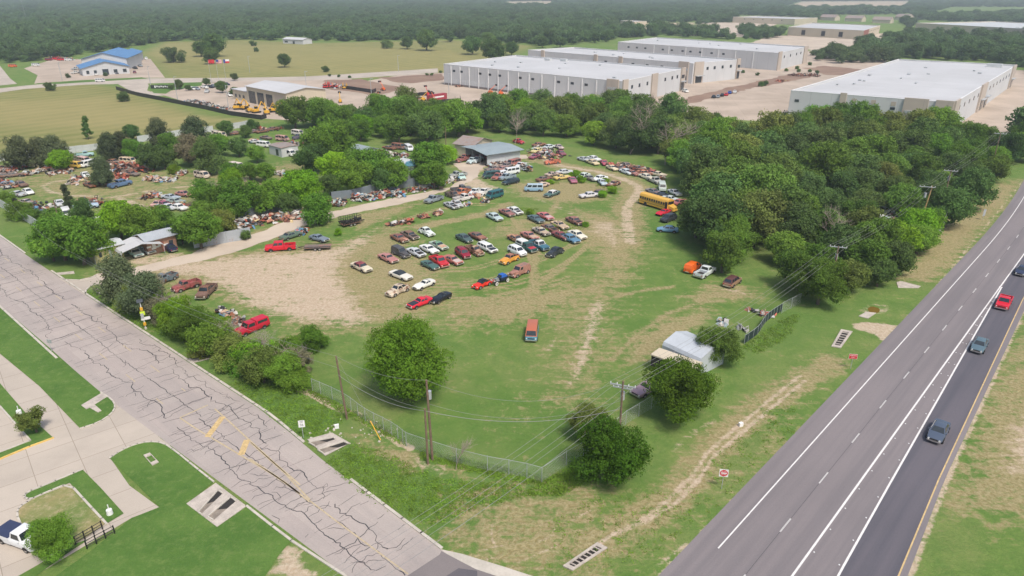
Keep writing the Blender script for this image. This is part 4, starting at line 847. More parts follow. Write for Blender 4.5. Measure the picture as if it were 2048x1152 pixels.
# ---------------------------------------------------------------- trees
def leaf_mat():
    m, t, b = newmat('foliage'); oi = nd(t, 'ShaderNodeObjectInfo'); co = coord(t)
    n = noise(t, co, .55, 4, .65); n2 = noise(t, co, 3.2, 2, .7)
    hv = nd(t, 'ShaderNodeHueSaturation'); t.links.new(oi.outputs['Color'], hv.inputs['Color']); hv.inputs['Saturation'].default_value = 1.1
    r1 = mth(t, 'ADD', mth(t, 'MULTIPLY', oi.outputs['Random'], .5), mth(t, 'MULTIPLY', sstep(t, n, .3, .7), .55))
    t.links.new(mth(t, 'ADD', .55, mth(t, 'MULTIPLY', r1, 1.0)), hv.inputs['Value'])
    t.links.new(mth(t, 'ADD', .478, mth(t, 'MULTIPLY', n, .035)), hv.inputs['Hue'])
    c = mixc(t, mth(t, 'MULTIPLY', sstep(t, n2, .55, .8), .35), hv.outputs[0], (.13, .17, .035))
    wn = noise(t, wpos(t), .006, 4, .7); c = mixc(t, mth(t, 'MULTIPLY', sstep(t, wn, .45, .7), .35), c, (.15, .15, .085))
    ds = nd(t, 'ShaderNodeBsdfDiffuse'); tr = nd(t, 'ShaderNodeBsdfTranslucent'); mx = nd(t, 'ShaderNodeMixShader', i_0=.22)
    t.links.new(c, ds.inputs[0]); t.links.new(c, tr.inputs[0]); t.links.new(ds.outputs[0], mx.inputs[1]); t.links.new(tr.outputs[0], mx.inputs[2])
    t.links.new(mx.outputs[0], t.nodes['Material Output'].inputs['Surface']); t.nodes.remove(b); return m
M['leaf'] = leaf_mat()
def leaves(pos, nrm, size, rs, aspect=.75, jit=.9):
    n = len(pos); d = nrm + rs.normal(0, jit, (n, 3)); d /= np.linalg.norm(d, axis=1)[:, None] + 1e-9
    a = np.cross(d, rs.normal(0, 1, (n, 3))); a /= np.linalg.norm(a, axis=1)[:, None] + 1e-9; b = np.cross(d, a)
    s = (size * rs.uniform(.6, 1.35, n))[:, None] * .5
    V = np.stack([pos - a * s, pos - b * s * aspect, pos + a * s, pos + b * s * aspect], 1).reshape(-1, 3)
    return V, np.arange(4 * n).reshape(-1, 4)
def crown_mesh(kind, seed, nleaf, size):
    """crown of radius about 1 (x, y); z from about .15 to 1.7; leaf size in the same units"""
    rs = np.random.RandomState(seed); lobes = []
    if kind == 'oak': nl, top, zb = 26, 1.45, .38
    elif kind == 'dense': nl, top, zb = 34, 1.62, .22
    elif kind == 'cedar': nl, top, zb = 26, 1.55, .18
    elif kind == 'shrub': nl, top, zb = 20, 1.1, .12
    elif kind == 'tall': nl, top, zb = 18, 3.0, .3
    elif kind == 'loose': nl, top, zb = 15, 1.5, .5
    for i in range(nl):
        f = (i + .5) / nl; z = zb + (top - zb) * (f * .86 + .07 + rs.uniform(-.05, .05))
        q = (z - zb) / (top - zb)
        if kind in ('cedar', 'tall'): rad = .85 * (1 - q) ** .55 * (q + .25) ** .25
        else: rad = .88 * math.sqrt(max(.03, 1 - (2 * q - .85) ** 2 / 1.45))
        a = i * 2.399 + rs.uniform(-.5, .5); r = rad * (rs.uniform(.45, .9) if i % 3 else rs.uniform(0, .45))
        lr = rs.uniform(.24, .40) * (1.0 if kind not in ('loose', 'tall') else .8)
        lobes.append((math.cos(a) * r, math.sin(a) * r, z, lr, lr * rs.uniform(.65, .95)))
    w_ = np.array([l[3] ** 2 for l in lobes]); w_ /= w_.sum(); idx = rs.choice(len(lobes), nleaf, p=w_)
    L_ = np.array(lobes)[idx]; d = rs.normal(0, 1, (nleaf, 3)); d[:, 2] += .25; d /= np.linalg.norm(d, axis=1)[:, None]
    # clumpy shell: leaf tufts gather in sub-clusters with gaps between them
    sub = rs.normal(0, 1, (len(lobes) * 14, 3)); sub /= np.linalg.norm(sub, axis=1)[:, None]; sub[:, 2] = np.where(sub[:, 2] < -.5, -sub[:, 2], sub[:, 2])
    sdir = sub[idx * 14 + rs.randint(0, 14, nleaf)]; d2 = sdir + d * .42; d2 /= np.linalg.norm(d2, axis=1)[:, None]
    use = rs.uniform(0, 1, nleaf) < .72; d = np.where(use[:, None], d2, d)
    rad = L_[:, 3] * (rs.uniform(.55, 1.0, nleaf) ** .6) * np.where(use, 1.12, .95) * (1 + .1 * rs.normal(0, 1, nleaf))
    pos = L_[:, :3] + d * rad[:, None] * np.c_[np.ones(nleaf), np.ones(nleaf), np.full(nleaf, .85)]
    pos[:, 2] = np.maximum(pos[:, 2], .04 + rs.uniform(0, .1, nleaf))
    V, F = leaves(pos, d, np.full(nleaf, size), rs)
    # big inner leaves keep the crown from being see-through
    ni = nleaf // 14; idx = rs.choice(len(lobes), ni, p=w_); L_ = np.array(lobes)[idx]; d = rs.normal(0, 1, (ni, 3)); d /= np.linalg.norm(d, axis=1)[:, None]
    V2, F2 = leaves(L_[:, :3] * .93 + d * (L_[:, 3] * .5)[:, None], d, np.full(ni, size * 3.2), rs)
    V = np.r_[V, V2]; F = np.r_[F, F2 + 4 * nleaf]
    me = npmesh('crown_' + kind, V, F, [M['leaf']]); me['lobes'] = [float(x) for l in lobes for x in l[:3]]; return me, lobes
def trunk_mesh(kind, lobes, seed):
    rs = random.Random(seed); mb = MB(); top = Vector((rs.uniform(-.08, .08), rs.uniform(-.08, .08), .42))
    r = .055 if kind != 'shrub' else .035
    mb.tube((0, 0, -.02), top * .5, r * 1.25, r, 8, cap=False); mb.tube(top * .5, top, r, r * .8, 8, cap=False)
    for l in rs.sample(lobes, min(9, len(lobes))):
        e = Vector(l[:3]); mid = top.lerp(e, .5) + Vector((rs.uniform(-.08, .08), rs.uniform(-.08, .08), .02)); mb.tube(top, mid, r * .55, r * .35, 6, cap=False); mb.tube(mid, e, r * .35, r * .12, 5, cap=False)
    return mb.mesh('trunk_' + kind, M['trunk'], 60)
TREE = {}
def lib(key, kind, seeds, nleaf, size):
    TREE[key] = []
    for s in seeds:
        c, lo = crown_mesh(kind, s, nleaf, size); TREE[key].append((c, trunk_mesh(kind, lo, s)))
lib('oak_big', 'oak', (11, 12), 26000, .040); lib('dense_big', 'dense', (21,), 46000, .034)
lib('oak', 'oak', (31, 32, 33, 34), 11000, .062); lib('dense', 'dense', (41, 42, 43), 12000, .060); lib('cedar', 'cedar', (51, 52, 53), 12000, .052)
lib('shrub', 'shrub', (61, 62, 63), 9000, .055); lib('tall', 'tall', (71,), 7000, .075); lib('loose', 'loose', (81, 82), 5000, .06)
lib('far', 'oak', (91, 92, 93), 3200, .10); lib('fardense', 'dense', (94, 95), 3200, .10)
COL = {'dark': (.100, .168, .056), 'oak': (.125, .212, .052), 'mid': (.128, .236, .050), 'bright': (.185, .335, .05), 'cedar': (.095, .122, .066), 'deep': (.090, .175, .032), 'lime': (.24, .41, .05), 'grey': (.22, .205, .13), 'olive': (.155, .205, .062)}
tr_ = random.Random(5)
def tree(x, y, r, key, col, label, group=None, name='oak_tree', cat='tree', hz=1.0):
    cm, tm = tr_.choice(TREE[key]); root = empty(name, (x, y, 0), tr_.uniform(0, 6.28), label, cat, group); s = (r, r, r * hz * tr_.uniform(.93, 1.07)); root.scale = s
    j = tr_.uniform(.85, 1.15); c = COL[col]; cc = (c[0] * j * tr_.uniform(.9, 1.12), c[1] * j, c[2] * j, 1)
    link('trunk', tm, root); link('crown', cm, root, color=cc); return root
def tree_px(u, v, wpx, key, col, label, **kw):
    """tree whose crown is centred at photo pixel (u, v) and wpx pixels wide"""
    hz = kw.get('hz', 1.0); zm = 4
    for _ in range(4):
        p = P(u, v, zm); r = wpx / 2 / FPX * (p - Vector((0, 0, HCAM))).length * (.93 if 'big' in key else 1.1); zm = r * .82 * hz * (1.9 if key == 'tall' else 1)
    p = P(u, v, zm); return tree(p.x, p.y, r, key, col, label, **kw)
T = tree_px
T(815, 728, 196, 'dense_big', 'deep', 'big round dark green tree standing alone inside the fence corner', name='round_oak', hz=1.02)
T(1222, 912, 165, 'oak_big', 'deep', 'dense green tree under the crossarm pole at the fence', name='mesquite_tree'); T(1180, 845, 100, 'oak_big', 'olive', 'smaller olive tree just behind the crossarm pole tree', name='mesquite_tree')
T(1362, 778, 165, 'oak_big', 'deep', 'bright green bushy tree in front of the white garage tent', name='mesquite_tree'); T(1436, 694, 102, 'oak_big', 'oak', 'green tree leaning over the right side of the white garage tent', name='mesquite_tree')
T(1643, 566, 112, 'oak_big', 'mid', 'bushy green tree at the end of the fence near the highway', name='mesquite_tree')
hedge = [(238, 560, 88, 'cedar', 'cedar', 'dark cedar at the left end of the hedgerow by the yard entrance'), (283, 590, 88, 'cedar', 'cedar', 'second cedar of the hedgerow with greyish twigs'), (326, 612, 66, 'shrub', 'grey', 'grey twiggy bush between cedar and bright shrub in the hedgerow'),
         (352, 632, 78, 'oak_big', 'bright', 'bright green shrub behind the solar flasher post'), (385, 650, 88, 'oak_big', 'mid', 'green shrub in the hedgerow right of the bright one'), (425, 672, 84, 'shrub', 'mid', 'green shrub left of the red truck in the hedgerow'), (462, 695, 76, 'shrub', 'olive', 'olive shrub below the red truck with bare twigs'),
         (505, 700, 70, 'shrub', 'bright', 'bright shrub right of the red truck'), (522, 725, 86, 'shrub', 'olive', 'olive twiggy shrub low in the hedgerow'), (566, 740, 84, 'oak_big', 'mid', 'green shrub near the right end of the hedgerow'), (600, 730, 60, 'loose', 'grey', 'greyish half bare bush at the right end of the hedgerow'), (575, 690, 60, 'shrub', 'mid', 'small green bush behind the bare limbs of the hedgerow'),
         (626, 672, 56, 'shrub', 'mid', 'round small bush standing a little behind the hedgerow end'), (305, 600, 60, 'shrub', 'bright', 'bright bush poking up by the wrecked trucks'), (440, 650, 46, 'shrub', 'bright', 'small bright bush left of the red truck bed'),
         (300, 575, 60, 'cedar', 'grey', 'grey leafless looking cedar top in the hedgerow')]
hedge += [(362, 648, 60, 'shrub', 'mid', 'small green shrub between the bright shrub and its neighbour'), (405, 690, 50, 'shrub', 'olive', 'low olive shrub on the kerb side of the hedgerow'), (484, 715, 60, 'shrub', 'mid', 'green shrub under the grey twig tangle'), (545, 715, 56, 'shrub', 'bright', 'bright shrub in the right half of the hedgerow'), (265, 585, 60, 'shrub', 'olive', 'olive shrub at the foot of the cedars'), (590, 755, 56, 'shrub', 'mid', 'low green shrub touching the chain link fence end'), (425, 650, 56, 'shrub', 'mid', 'shrub just left of the pale panels')]
for u, v, w_, k, c, l in hedge: T(u, v, w_ * 1.1, k, c, l, group='shrubs of the hedgerow along the side road', name='hedgerow_shrub' if k != 'cedar' else 'cedar_tree', cat='shrub' if k != 'cedar' else 'tree')
T(66, 840, 54, 'loose', 'olive', 'small thin olive tree in the lawn wedge by the car park', name='young_tree'); T(100, 1078, 88, 'oak_big', 'mid', 'round young tree beside the white pickup with navy bed cover', name='young_tree')
T(171, 254, 24, 'tall', 'dark', 'narrow leaning tree alone in the left meadow', name='meadow_tree'); 
for u, v, w_, l in [(98, 171, 18, 'small round tree at the top left corner of the left meadow'), (246, 190, 24, 'tree beside the black fence in the left meadow'), (344, 104, 38, 'wide bush at the left side of the far meadow'), (421, 112, 30, 'round tree in front of the clump in the far meadow'),
                   (400, 97, 30, 'left tree of the clump in the far meadow'), (428, 90, 44, 'biggest tree of the clump in the far meadow'), (568, 121, 27, 'lone round tree in the middle of the far meadow'), (650, 136, 16, 'small low bush in the far meadow'), (505, 85, 13, 'small tree at the back of the far meadow'), (512, 98, 10, 'tiny tree below the back edge of the far meadow'),
                   (773, 85, 23, 'left tree of the three at the back right of the far meadow'), (814, 85, 26, 'middle tree of the three at the back right of the far meadow'), (852, 80, 42, 'largest tree of the three at the back right of the far meadow'), (944, 90, 38, 'dark tree left of the tree clump behind the warehouse'), (978, 80, 30, 'tree behind the dark tree near the warehouse'),
                   (987, 103, 50, 'wide tree by the left end of the white warehouse'), (1023, 97, 28, 'tree over the left roof corner of the warehouse')]:
    T(u, v, w_, 'shrub' if 'bush' in l else 'oak' if w_ > 24 else 'shrub', 'dark', l, group='trees standing in the far meadows', name='meadow_tree')
yard = [(120, 478, 85, 'oak', 'mid'), (100, 492, 60, 'oak', 'mid'), (158, 484, 92, 'oak', 'mid'), (190, 492, 60, 'oak', 'bright'), (105, 446, 52, 'oak', 'mid'), (234, 440, 76, 'oak', 'bright'), (276, 446, 72, 'oak', 'mid'), (322, 434, 50, 'oak', 'mid'), (396, 458, 84, 'oak', 'mid'), (362, 468, 44, 'oak', 'dark'), (437, 446, 56, 'oak', 'olive'),
        (163, 424, 50, 'cedar', 'dark'), (134, 392, 26, 'tall', 'cedar'), (37, 414, 44, 'shrub', 'mid'), (10, 392, 30, 'shrub', 'mid'), (60, 425, 34, 'shrub', 'mid'), (34, 309, 56, 'cedar', 'cedar'), (78, 305, 50, 'cedar', 'cedar'), (108, 302, 60, 'cedar', 'cedar'), (118, 322, 40, 'oak', 'bright'), (215, 296, 52, 'cedar', 'cedar'), (240, 290, 46, 'cedar', 'cedar'), (262, 266, 30, 'oak', 'dark'),
        (266, 299, 38, 'oak', 'mid'), (318, 270, 58, 'cedar', 'cedar'), (338, 292, 46, 'oak', 'mid'), (388, 272, 76, 'cedar', 'cedar'), (384, 302, 60, 'oak', 'grey'), (303, 316, 48, 'oak', 'dark'), (327, 318, 42, 'oak', 'dark'), (415, 312, 74, 'cedar', 'dark'), (437, 290, 44, 'oak', 'mid'), (347, 336, 24, 'shrub', 'bright'), (203, 345, 54, 'cedar', 'cedar'), (407, 382, 52, 'oak', 'mid'), (464, 358, 44, 'oak', 'bright'),
        (452, 256, 30, 'oak', 'dark'), (491, 263, 26, 'oak', 'dark'), (504, 251, 24, 'oak', 'dark'), (449, 276, 15, 'shrub', 'bright'), (476, 294, 40, 'oak', 'dark'), (512, 308, 36, 'oak', 'mid'), (459, 345, 40, 'oak', 'mid'), (498, 343, 36, 'oak', 'mid'), (530, 345, 40, 'oak', 'mid'), (654, 284, 92, 'oak', 'mid'), (622, 318, 62, 'oak', 'dark'), (670, 336, 64, 'oak', 'bright'), (705, 330, 70, 'oak', 'mid'), (708, 355, 70, 'oak', 'mid'), (745, 332, 76, 'oak', 'mid'),
        (790, 348, 66, 'oak', 'mid'), (770, 360, 50, 'oak', 'dark'), (856, 322, 80, 'oak', 'mid'), (868, 350, 62, 'oak', 'mid'), (840, 352, 40, 'oak', 'mid'), (895, 310, 40, 'oak', 'bright'), (476, 398, 84, 'oak', 'mid'), (430, 400, 66, 'oak', 'mid'), (520, 402, 60, 'oak', 'mid'), (548, 388, 66, 'oak', 'mid'), (590, 376, 80, 'oak', 'bright'), (612, 372, 60, 'oak', 'bright'), (575, 408, 46, 'oak', 'dark'), (455, 424, 50, 'oak', 'mid'), (400, 425, 50, 'oak', 'mid'),
        (634, 420, 66, 'dense', 'mid'), (490, 468, 24, 'shrub', 'dark'), (676, 462, 18, 'shrub', 'bright'), (660, 372, 44, 'oak', 'dark')]
posw = lambda u: 'left' if u < 300 else 'middle' if u < 560 else 'right'
WORD = {'oak': 'leafy', 'cedar': 'dark cedar', 'shrub': 'low bushy', 'tall': 'narrow pointed', 'dense': 'round solid'}
CW = {'oak': 'plain green', 'mid': 'green', 'bright': 'bright green', 'dark': 'dark green', 'cedar': 'dusky green', 'olive': 'olive', 'grey': 'greyish'}
for u, v, w_, k, c in yard:
    if k == 'dense': lb = 'round solid tree standing in the grass beside the gravel drive'; g = None
    elif u == 490: lb = 'clipped dark bush at the end of the tin fence'; g = None
    elif u == 676: lb = 'tall bright weed bush beside the black mesh trailer'; g = None
    else:
        zone = ('beside the mobile homes' if v > 430 else 'along the near edge of the yard') if (v > 380 and u < 460) else ('in the yard by the back fence' if u < 440 else 'in the belt between yard and gravel drive' if v > 315 else 'at the back of the yard')
        lb = f'{CW[c]} {WORD[k]} tree {zone}'; g = lb + 's'
    T(u, v, w_, k, c, lb, group=g, name='cedar_tree' if k == 'cedar' else 'bush' if k == 'shrub' else 'oak_tree', cat='tree')
bright_r = [(1427, 384, 76, 'oak_big', 'lime', 'bright yellow green tree rising inside the wood'), (1460, 480, 112, 'oak_big', 'mid', 'large fresh green tree at the near edge of the wood'), (1395, 440, 80, 'oak', 'dark', 'dark tree at the left tip of the wood'), (1830, 452, 72, 'oak', 'bright', 'bright tree below the tan utility pole'),
            (1792, 480, 76, 'oak', 'bright', 'fresh green tree at the highway side of the wood'), (1735, 515, 86, 'oak', 'mid', 'green tree at the near right edge of the wood'), (1700, 555, 70, 'oak', 'olive', 'olive tree right of the fence end tree'), (1760, 545, 60, 'oak', 'dark', 'dark tree over the concrete slab by the highway'),
            (1900, 415, 80, 'oak', 'dark', 'dark oak behind the steel pole'), (1945, 380, 70, 'oak', 'dark', 'dark oak at the highway bend of the wood')]
taken = []
for u, v, w_, k, c, l in bright_r:
    o = T(u, v, w_, k, c, l, group=None); taken.append((o.location.x, o.location.y, o.scale[0] * 1.1))
def inside(x, y, poly):
    c = False; n = len(poly)
    for i in range(n):
        a, b = poly[i], poly[(i + 1) % n]
        if (a[1] > y) != (b[1] > y) and x < (b[0] - a[0]) * (y - a[1]) / (b[1] - a[1]) + a[0]: c = not c
    return c
def fill(poly, spacing, lab, grp, keys, cols, rr, seed, nm='oak_tree', maxn=400):
    q = random.Random(seed); xs = [p[0] for p in poly]; ys = [p[1] for p in poly]; P_ = []
    for _ in range(9000):
        x, y = q.uniform(min(xs), max(xs)), q.uniform(min(ys), max(ys))
        if not inside(x, y, poly): continue
        if any((x - a) ** 2 + (y - b) ** 2 < spacing ** 2 for a, b in P_): continue
        if any((x - a) ** 2 + (y - b) ** 2 < (c * .7 + 1.5) ** 2 for a, b, c in taken): continue
        P_.append((x, y))
    P_ = P_[:maxn]
    for x, y in P_:
        i = q.choices(range(len(cols)), [c[1] for c in cols])[0]; k = q.choice(keys); cl = cols[i][0]; lb = f'{CW[cl]} {lab}'
        rad = q.uniform(*rr); off = (Vector((x, y, 0)) - HA).dot(hn)
        if off > -34: rad = min(rad, q.uniform(4.0, 5.0))
        tree(x, y, rad, k, cl, lb, group=lb + 's', name=nm, hz=q.uniform(.85, 1.15))
    return len(P_)
taken.append((P(1768, 452).x, P(1768, 452).y, 9)); n1 = fill(WOODR, 7.6, 'oak packed in the wood beside the highway', '', ['oak', 'oak', 'dense'], [('dark', 4), ('oak', 3), ('mid', 3), ('olive', 2)], (4.6, 8.0), 3)
n2 = fill(WOODM, 8.6, 'oak in the belt of trees behind the junkyard', '', ['oak', 'oak', 'dense'], [('dark', 3), ('mid', 4), ('oak', 3), ('olive', 1), ('bright', 1)], (4.4, 7.4), 4)
print('trees', n1, n2)
# dead trees
def dead_tree(p, h, seed, label, name='dead_tree', lean=(0, 0), sp_=1.0, n=5):
    rs = random.Random(seed); root = empty(name, p, 0, label, 'tree'); mb = MB()
    def br(a, d, L_, r, lv):
        segs = 4; q = a
        for i in range(segs):
            d = (d + Vector((rs.gauss(0, .22), rs.gauss(0, .22), rs.gauss(.03, .12)))).normalized(); e = q + d * L_ / segs
            mb.tube(q, e, r * .8 * (1 - i / segs * .6), r * .8 * (1 - (i + 1) / segs * .6), 5, cap=False); q = e
            if lv < 3 and i: 
                for _ in range(2 if lv else n // 2 + 1):
                    s_ = (d * .8 + Vector((rs.gauss(0, .8) * sp_, rs.gauss(0, .8) * sp_, rs.uniform(0, .5)))).normalized(); br(q, s_, L_ * .55, r * .5, lv + 1)
    br(Vector((0, 0, 0)), Vector((*lean, 1)).normalized(), h, h * .022, 0); mb.build('trunk', M['deadwood'], root); return root
dead_tree(P(1030, 288), 7, 1, 'leafless pale tree in the belt behind the repair shed'); dead_tree(P(1260, 308), 10, 2, 'pale bare limbed tree at the left of the loop track woods'); dead_tree(P(1330, 330), 9, 3, 'reddish bare tree inside the middle of the wood')
dead_tree(P(1662, 505), 5.5, 4, 'white forked dead trunk rising from the wood'); dead_tree(P(505, 412), 6.5, 5, 'grey fallen limbs over the yard trees', lean=(-.5, .2)); dead_tree(P(1205, 240), 9, 8, 'thin leafless tree before the nearest warehouse'); dead_tree(P(1290, 255), 9, 9, 'brown bare tree right of the thin leafless one')
for i, (u, v, l) in enumerate([(590, 745, 'tangle of grey bare limbs at the right end of the hedgerow'), (520, 735, 'grey bare twigs low in the middle of the hedgerow'), (455, 700, 'grey twig tangle below the red truck'), (330, 640, 'pinkish bare twigs behind the solar flasher')]):
    dead_tree(P(u, v), 3.4, 20 + i, l, 'dead_shrub', sp_=1.6, n=8)
dead_tree(P(912, 940), 2.6, 31, 'small leafless sapling inside the fence near the pole pair', 'dead_sapling', sp_=.5)
dead_tree(P(1215, 900), 4, 33, 'grey bare branch cluster in the crossarm pole tree', 'dead_shrub', sp_=1.4, n=6)
# far woods: too many trees to count, one instanced canopy
def far_wood():
    rs = np.random.RandomState(17); pos = []; r = 300.0
    near_edge = [(-700, 128), (0, 128), (90, 122), (150, 112), (235, 98), (285, 92), (330, 83), (480, 79), (640, 84), (780, 82), (900, 79), (960, 80), (1060, 92), (1100, 93), (1160, 88), (1240, 78), (1330, 72), (1500, 82), (1640, 96), (1660, 105), (1700, 118), (1790, 124), (1800, 118), (2034, 128), (2060, 150), (2300, 160), (3200, 190)]
    open_ = [FIELD1, FIELD2, pts('O', [(1466, 94), (1475, 80), (1560, 70), (1577, 60), (1590, 40), (1800, 42), (1830, 72), (1740, 92), (1700, 112), (1655, 108), (1630, 94), (1540, 96)]),
             pts('O', [(1370, 70), (1400, 48), (1466, 46), (1470, 30), (1600, 34), (1620, 46), (1560, 66), (1500, 78), (1420, 72)]), pts('O', [(1820, 76), (1822, 42), (2040, 46), (2300, 45), (2300, 74)]), pts('O', [(560, 84), (560, 74), (610, 74), (612, 84)]),
             pts('O', [(1640, 30), (1830, 29), (1830, 44), (1700, 45), (1640, 42)]), pts('O', [(1230, 62), (1240, 47), (1400, 44), (1390, 62)]), pts('O', [(1560, 16), (1600, 3), (1830, 2), (1800, 18)]), pts('O', [(1840, 32), (1900, 14), (2100, 14), (2000, 30)]),
             pts('O', [(1000, 12), (1010, 3), (1110, 2), (1100, 12)])]
    ue = np.array([e[0] for e in near_edge]); ve = np.array([e[1] for e in near_edge])
    while r < 9000:
        sp_ = 7.5 + r * .0062; n = int(1.75 * r / sp_); a = np.linspace(-.86, .86, n) + rs.uniform(-.6, .6, n) * sp_ / r; rr = r + rs.uniform(-.5, .5, n) * sp_
        pos.append(np.stack([np.sin(a) * rr, np.cos(a) * rr, np.full(n, sp_)], 1)); r += sp_ * .92
    pos = np.concatenate(pos); X, Y = pos[:, 0], pos[:, 1]
    yc = Y * cp + HCAM * sp; zc = Y * sp - HCAM * cp   # camera axes
    U = 1024 + FPX * X / yc; V = 576 - FPX * zc / yc
    keep = V < np.interp(U, ue, ve)
    # second patch: woods between the lots on the right
    for q in open_: keep &= polymask(X, Y, q, 3.0) < .5
    for pl_ in (pts('O', [(2000, 330), (2012, 290), (2050, 262), (2300, 250), (2500, 300), (2300, 330), (2100, 320)]),): keep |= (polymask(X, Y, pl_, 2) > .5) & (rs.uniform(0, 1, len(X)) < .9)
    for pl_ in (pts('O', [(1622, 124), (1690, 127), (1694, 112), (1645, 106), (1620, 108)]), pts('O', [(1694, 130), (1795, 126), (1760, 113), (1700, 112)]), pts('O', [(1490, 80), (1572, 76), (1560, 64), (1480, 66)]), pts('O', [(1395, 78), (1440, 78), (1436, 66), (1400, 66)])): keep |= polymask(X, Y, pl_, 2) > .5
    gap = np.sin(X * .004 + 1.3) * np.sin(Y * .0023 + .5) + rs.uniform(-.6, .6, len(X)); keep &= (gap < 1.25)
    pos = pos[keep]; n = len(pos); print('far trees', n)
    me = bpy.data.meshes.new('far_wood'); me.vertices.add(n); co = np.c_[pos[:, :2], np.full(n, -.3)]; me.vertices.foreach_set('co', co.astype(np.float32).ravel())
    a = me.attributes.new('sc', 'FLOAT', 'POINT'); a.data.foreach_set('value', (np.minimum(pos[:, 2], 7.5 + np.hypot(pos[:, 0], pos[:, 1]) * .0045) * rs.uniform(.36, .82, n)).astype(np.float32))
    a = me.attributes.new('rz', 'FLOAT', 'POINT'); a.data.foreach_set('value', rs.uniform(0, 6.28, n).astype(np.float32))
    a = me.attributes.new('hz', 'FLOAT', 'POINT'); h_ = np.clip(7.0 / (pos[:, 2] * .7), .45, 1.0) * rs.uniform(.7, 1.2, n); a.data.foreach_set('value', h_.astype(np.float32))
    o = link('far_woods', me); tag(o, 'dense hazy woods stretching to the horizon', 'woods', kind='stuff'); o.color = (.105, .17, .072, 1)
    g = bpy.data.node_groups.new('scatter_trees', 'GeometryNodeTree'); g.interface.new_socket('Geometry', in_out='INPUT', socket_type='NodeSocketGeometry'); g.interface.new_socket('Geometry', in_out='OUTPUT', socket_type='NodeSocketGeometry')
    N = g.nodes; I = N.new('NodeGroupInput'); O = N.new('NodeGroupOutput'); ip = N.new('GeometryNodeInstanceOnPoints'); gi = N.new('GeometryNodeGeometryToInstance')
    for ob in FARSRC:
        oi = N.new('GeometryNodeObjectInfo'); oi.inputs['Object'].default_value = ob; g.links.new(oi.outputs['Geometry'], gi.inputs[0])
    g.links.new(I.outputs[0], ip.inputs['Points']); g.links.new(gi.outputs[0], ip.inputs['Instance']); ip.inputs['Pick Instance'].default_value = True
    def attr(nm): q = N.new('GeometryNodeInputNamedAttribute'); q.data_type = 'FLOAT'; q.inputs['Name'].default_value = nm; return q.outputs[0]
    cx = N.new('ShaderNodeCombineXYZ'); g.links.new(attr('rz'), cx.inputs[2]); g.links.new(cx.outputs[0], ip.inputs['Rotation'])
    sc = attr('sc'); cs = N.new('ShaderNodeCombineXYZ'); mm = N.new('ShaderNodeMath'); mm.operation = 'MULTIPLY'; g.links.new(sc, mm.inputs[0]); g.links.new(attr('hz'), mm.inputs[1])
    for i in (0, 1): g.links.new(sc, cs.inputs[i])
    g.links.new(mm.outputs[0], cs.inputs[2]); g.links.new(cs.outputs[0], ip.inputs['Scale']); g.links.new(ip.outputs[0], O.inputs[0])
    md = o.modifiers.new('scatter', 'NODES'); md.node_group = g
# five real trees on the edge of the far woods lend their crowns to the woods behind
FARSRC = []
for i, (u, v) in enumerate([(1085, 96), (1120, 95), (1190, 86), (1212, 84), (900, 84)]):
    p = P(u, v); cm, tm = (TREE['far'] + TREE['fardense'])[i]; rt_ = empty('woods_edge_tree', (p.x, p.y, 0), i * 1.3, 'dark tree at the edge of the far woods behind the warehouses', 'tree', 'trees at the edge of the far woods'); rt_.scale = (6.5, 6.5, 6)
    link('trunk', tm, rt_); FARSRC.append(link('crown', cm, rt_, color=(.075, .125, .045, 1)))
far_wood()
def haze():
    m = bpy.data.materials.new('thin_haze'); m.use_nodes = True; t = m.node_tree; t.nodes.clear(); out = t.nodes.new('ShaderNodeOutputMaterial'); v = t.nodes.new('ShaderNodeVolumePrincipled')
    v.inputs['Color'].default_value = (.82, .92, 1.0, 1); v.inputs['Density'].default_value = .00024; v.inputs['Anisotropy'].default_value = .2; t.links.new(v.outputs[0], out.inputs['Volume'])
    b = MB(); b.box((0, 7800, 29), (20000, 16400, 62)); o = b.build('haze', m); tag(o, 'thin pale blue haze over the whole valley', 'haze', kind='stuff')
haze()
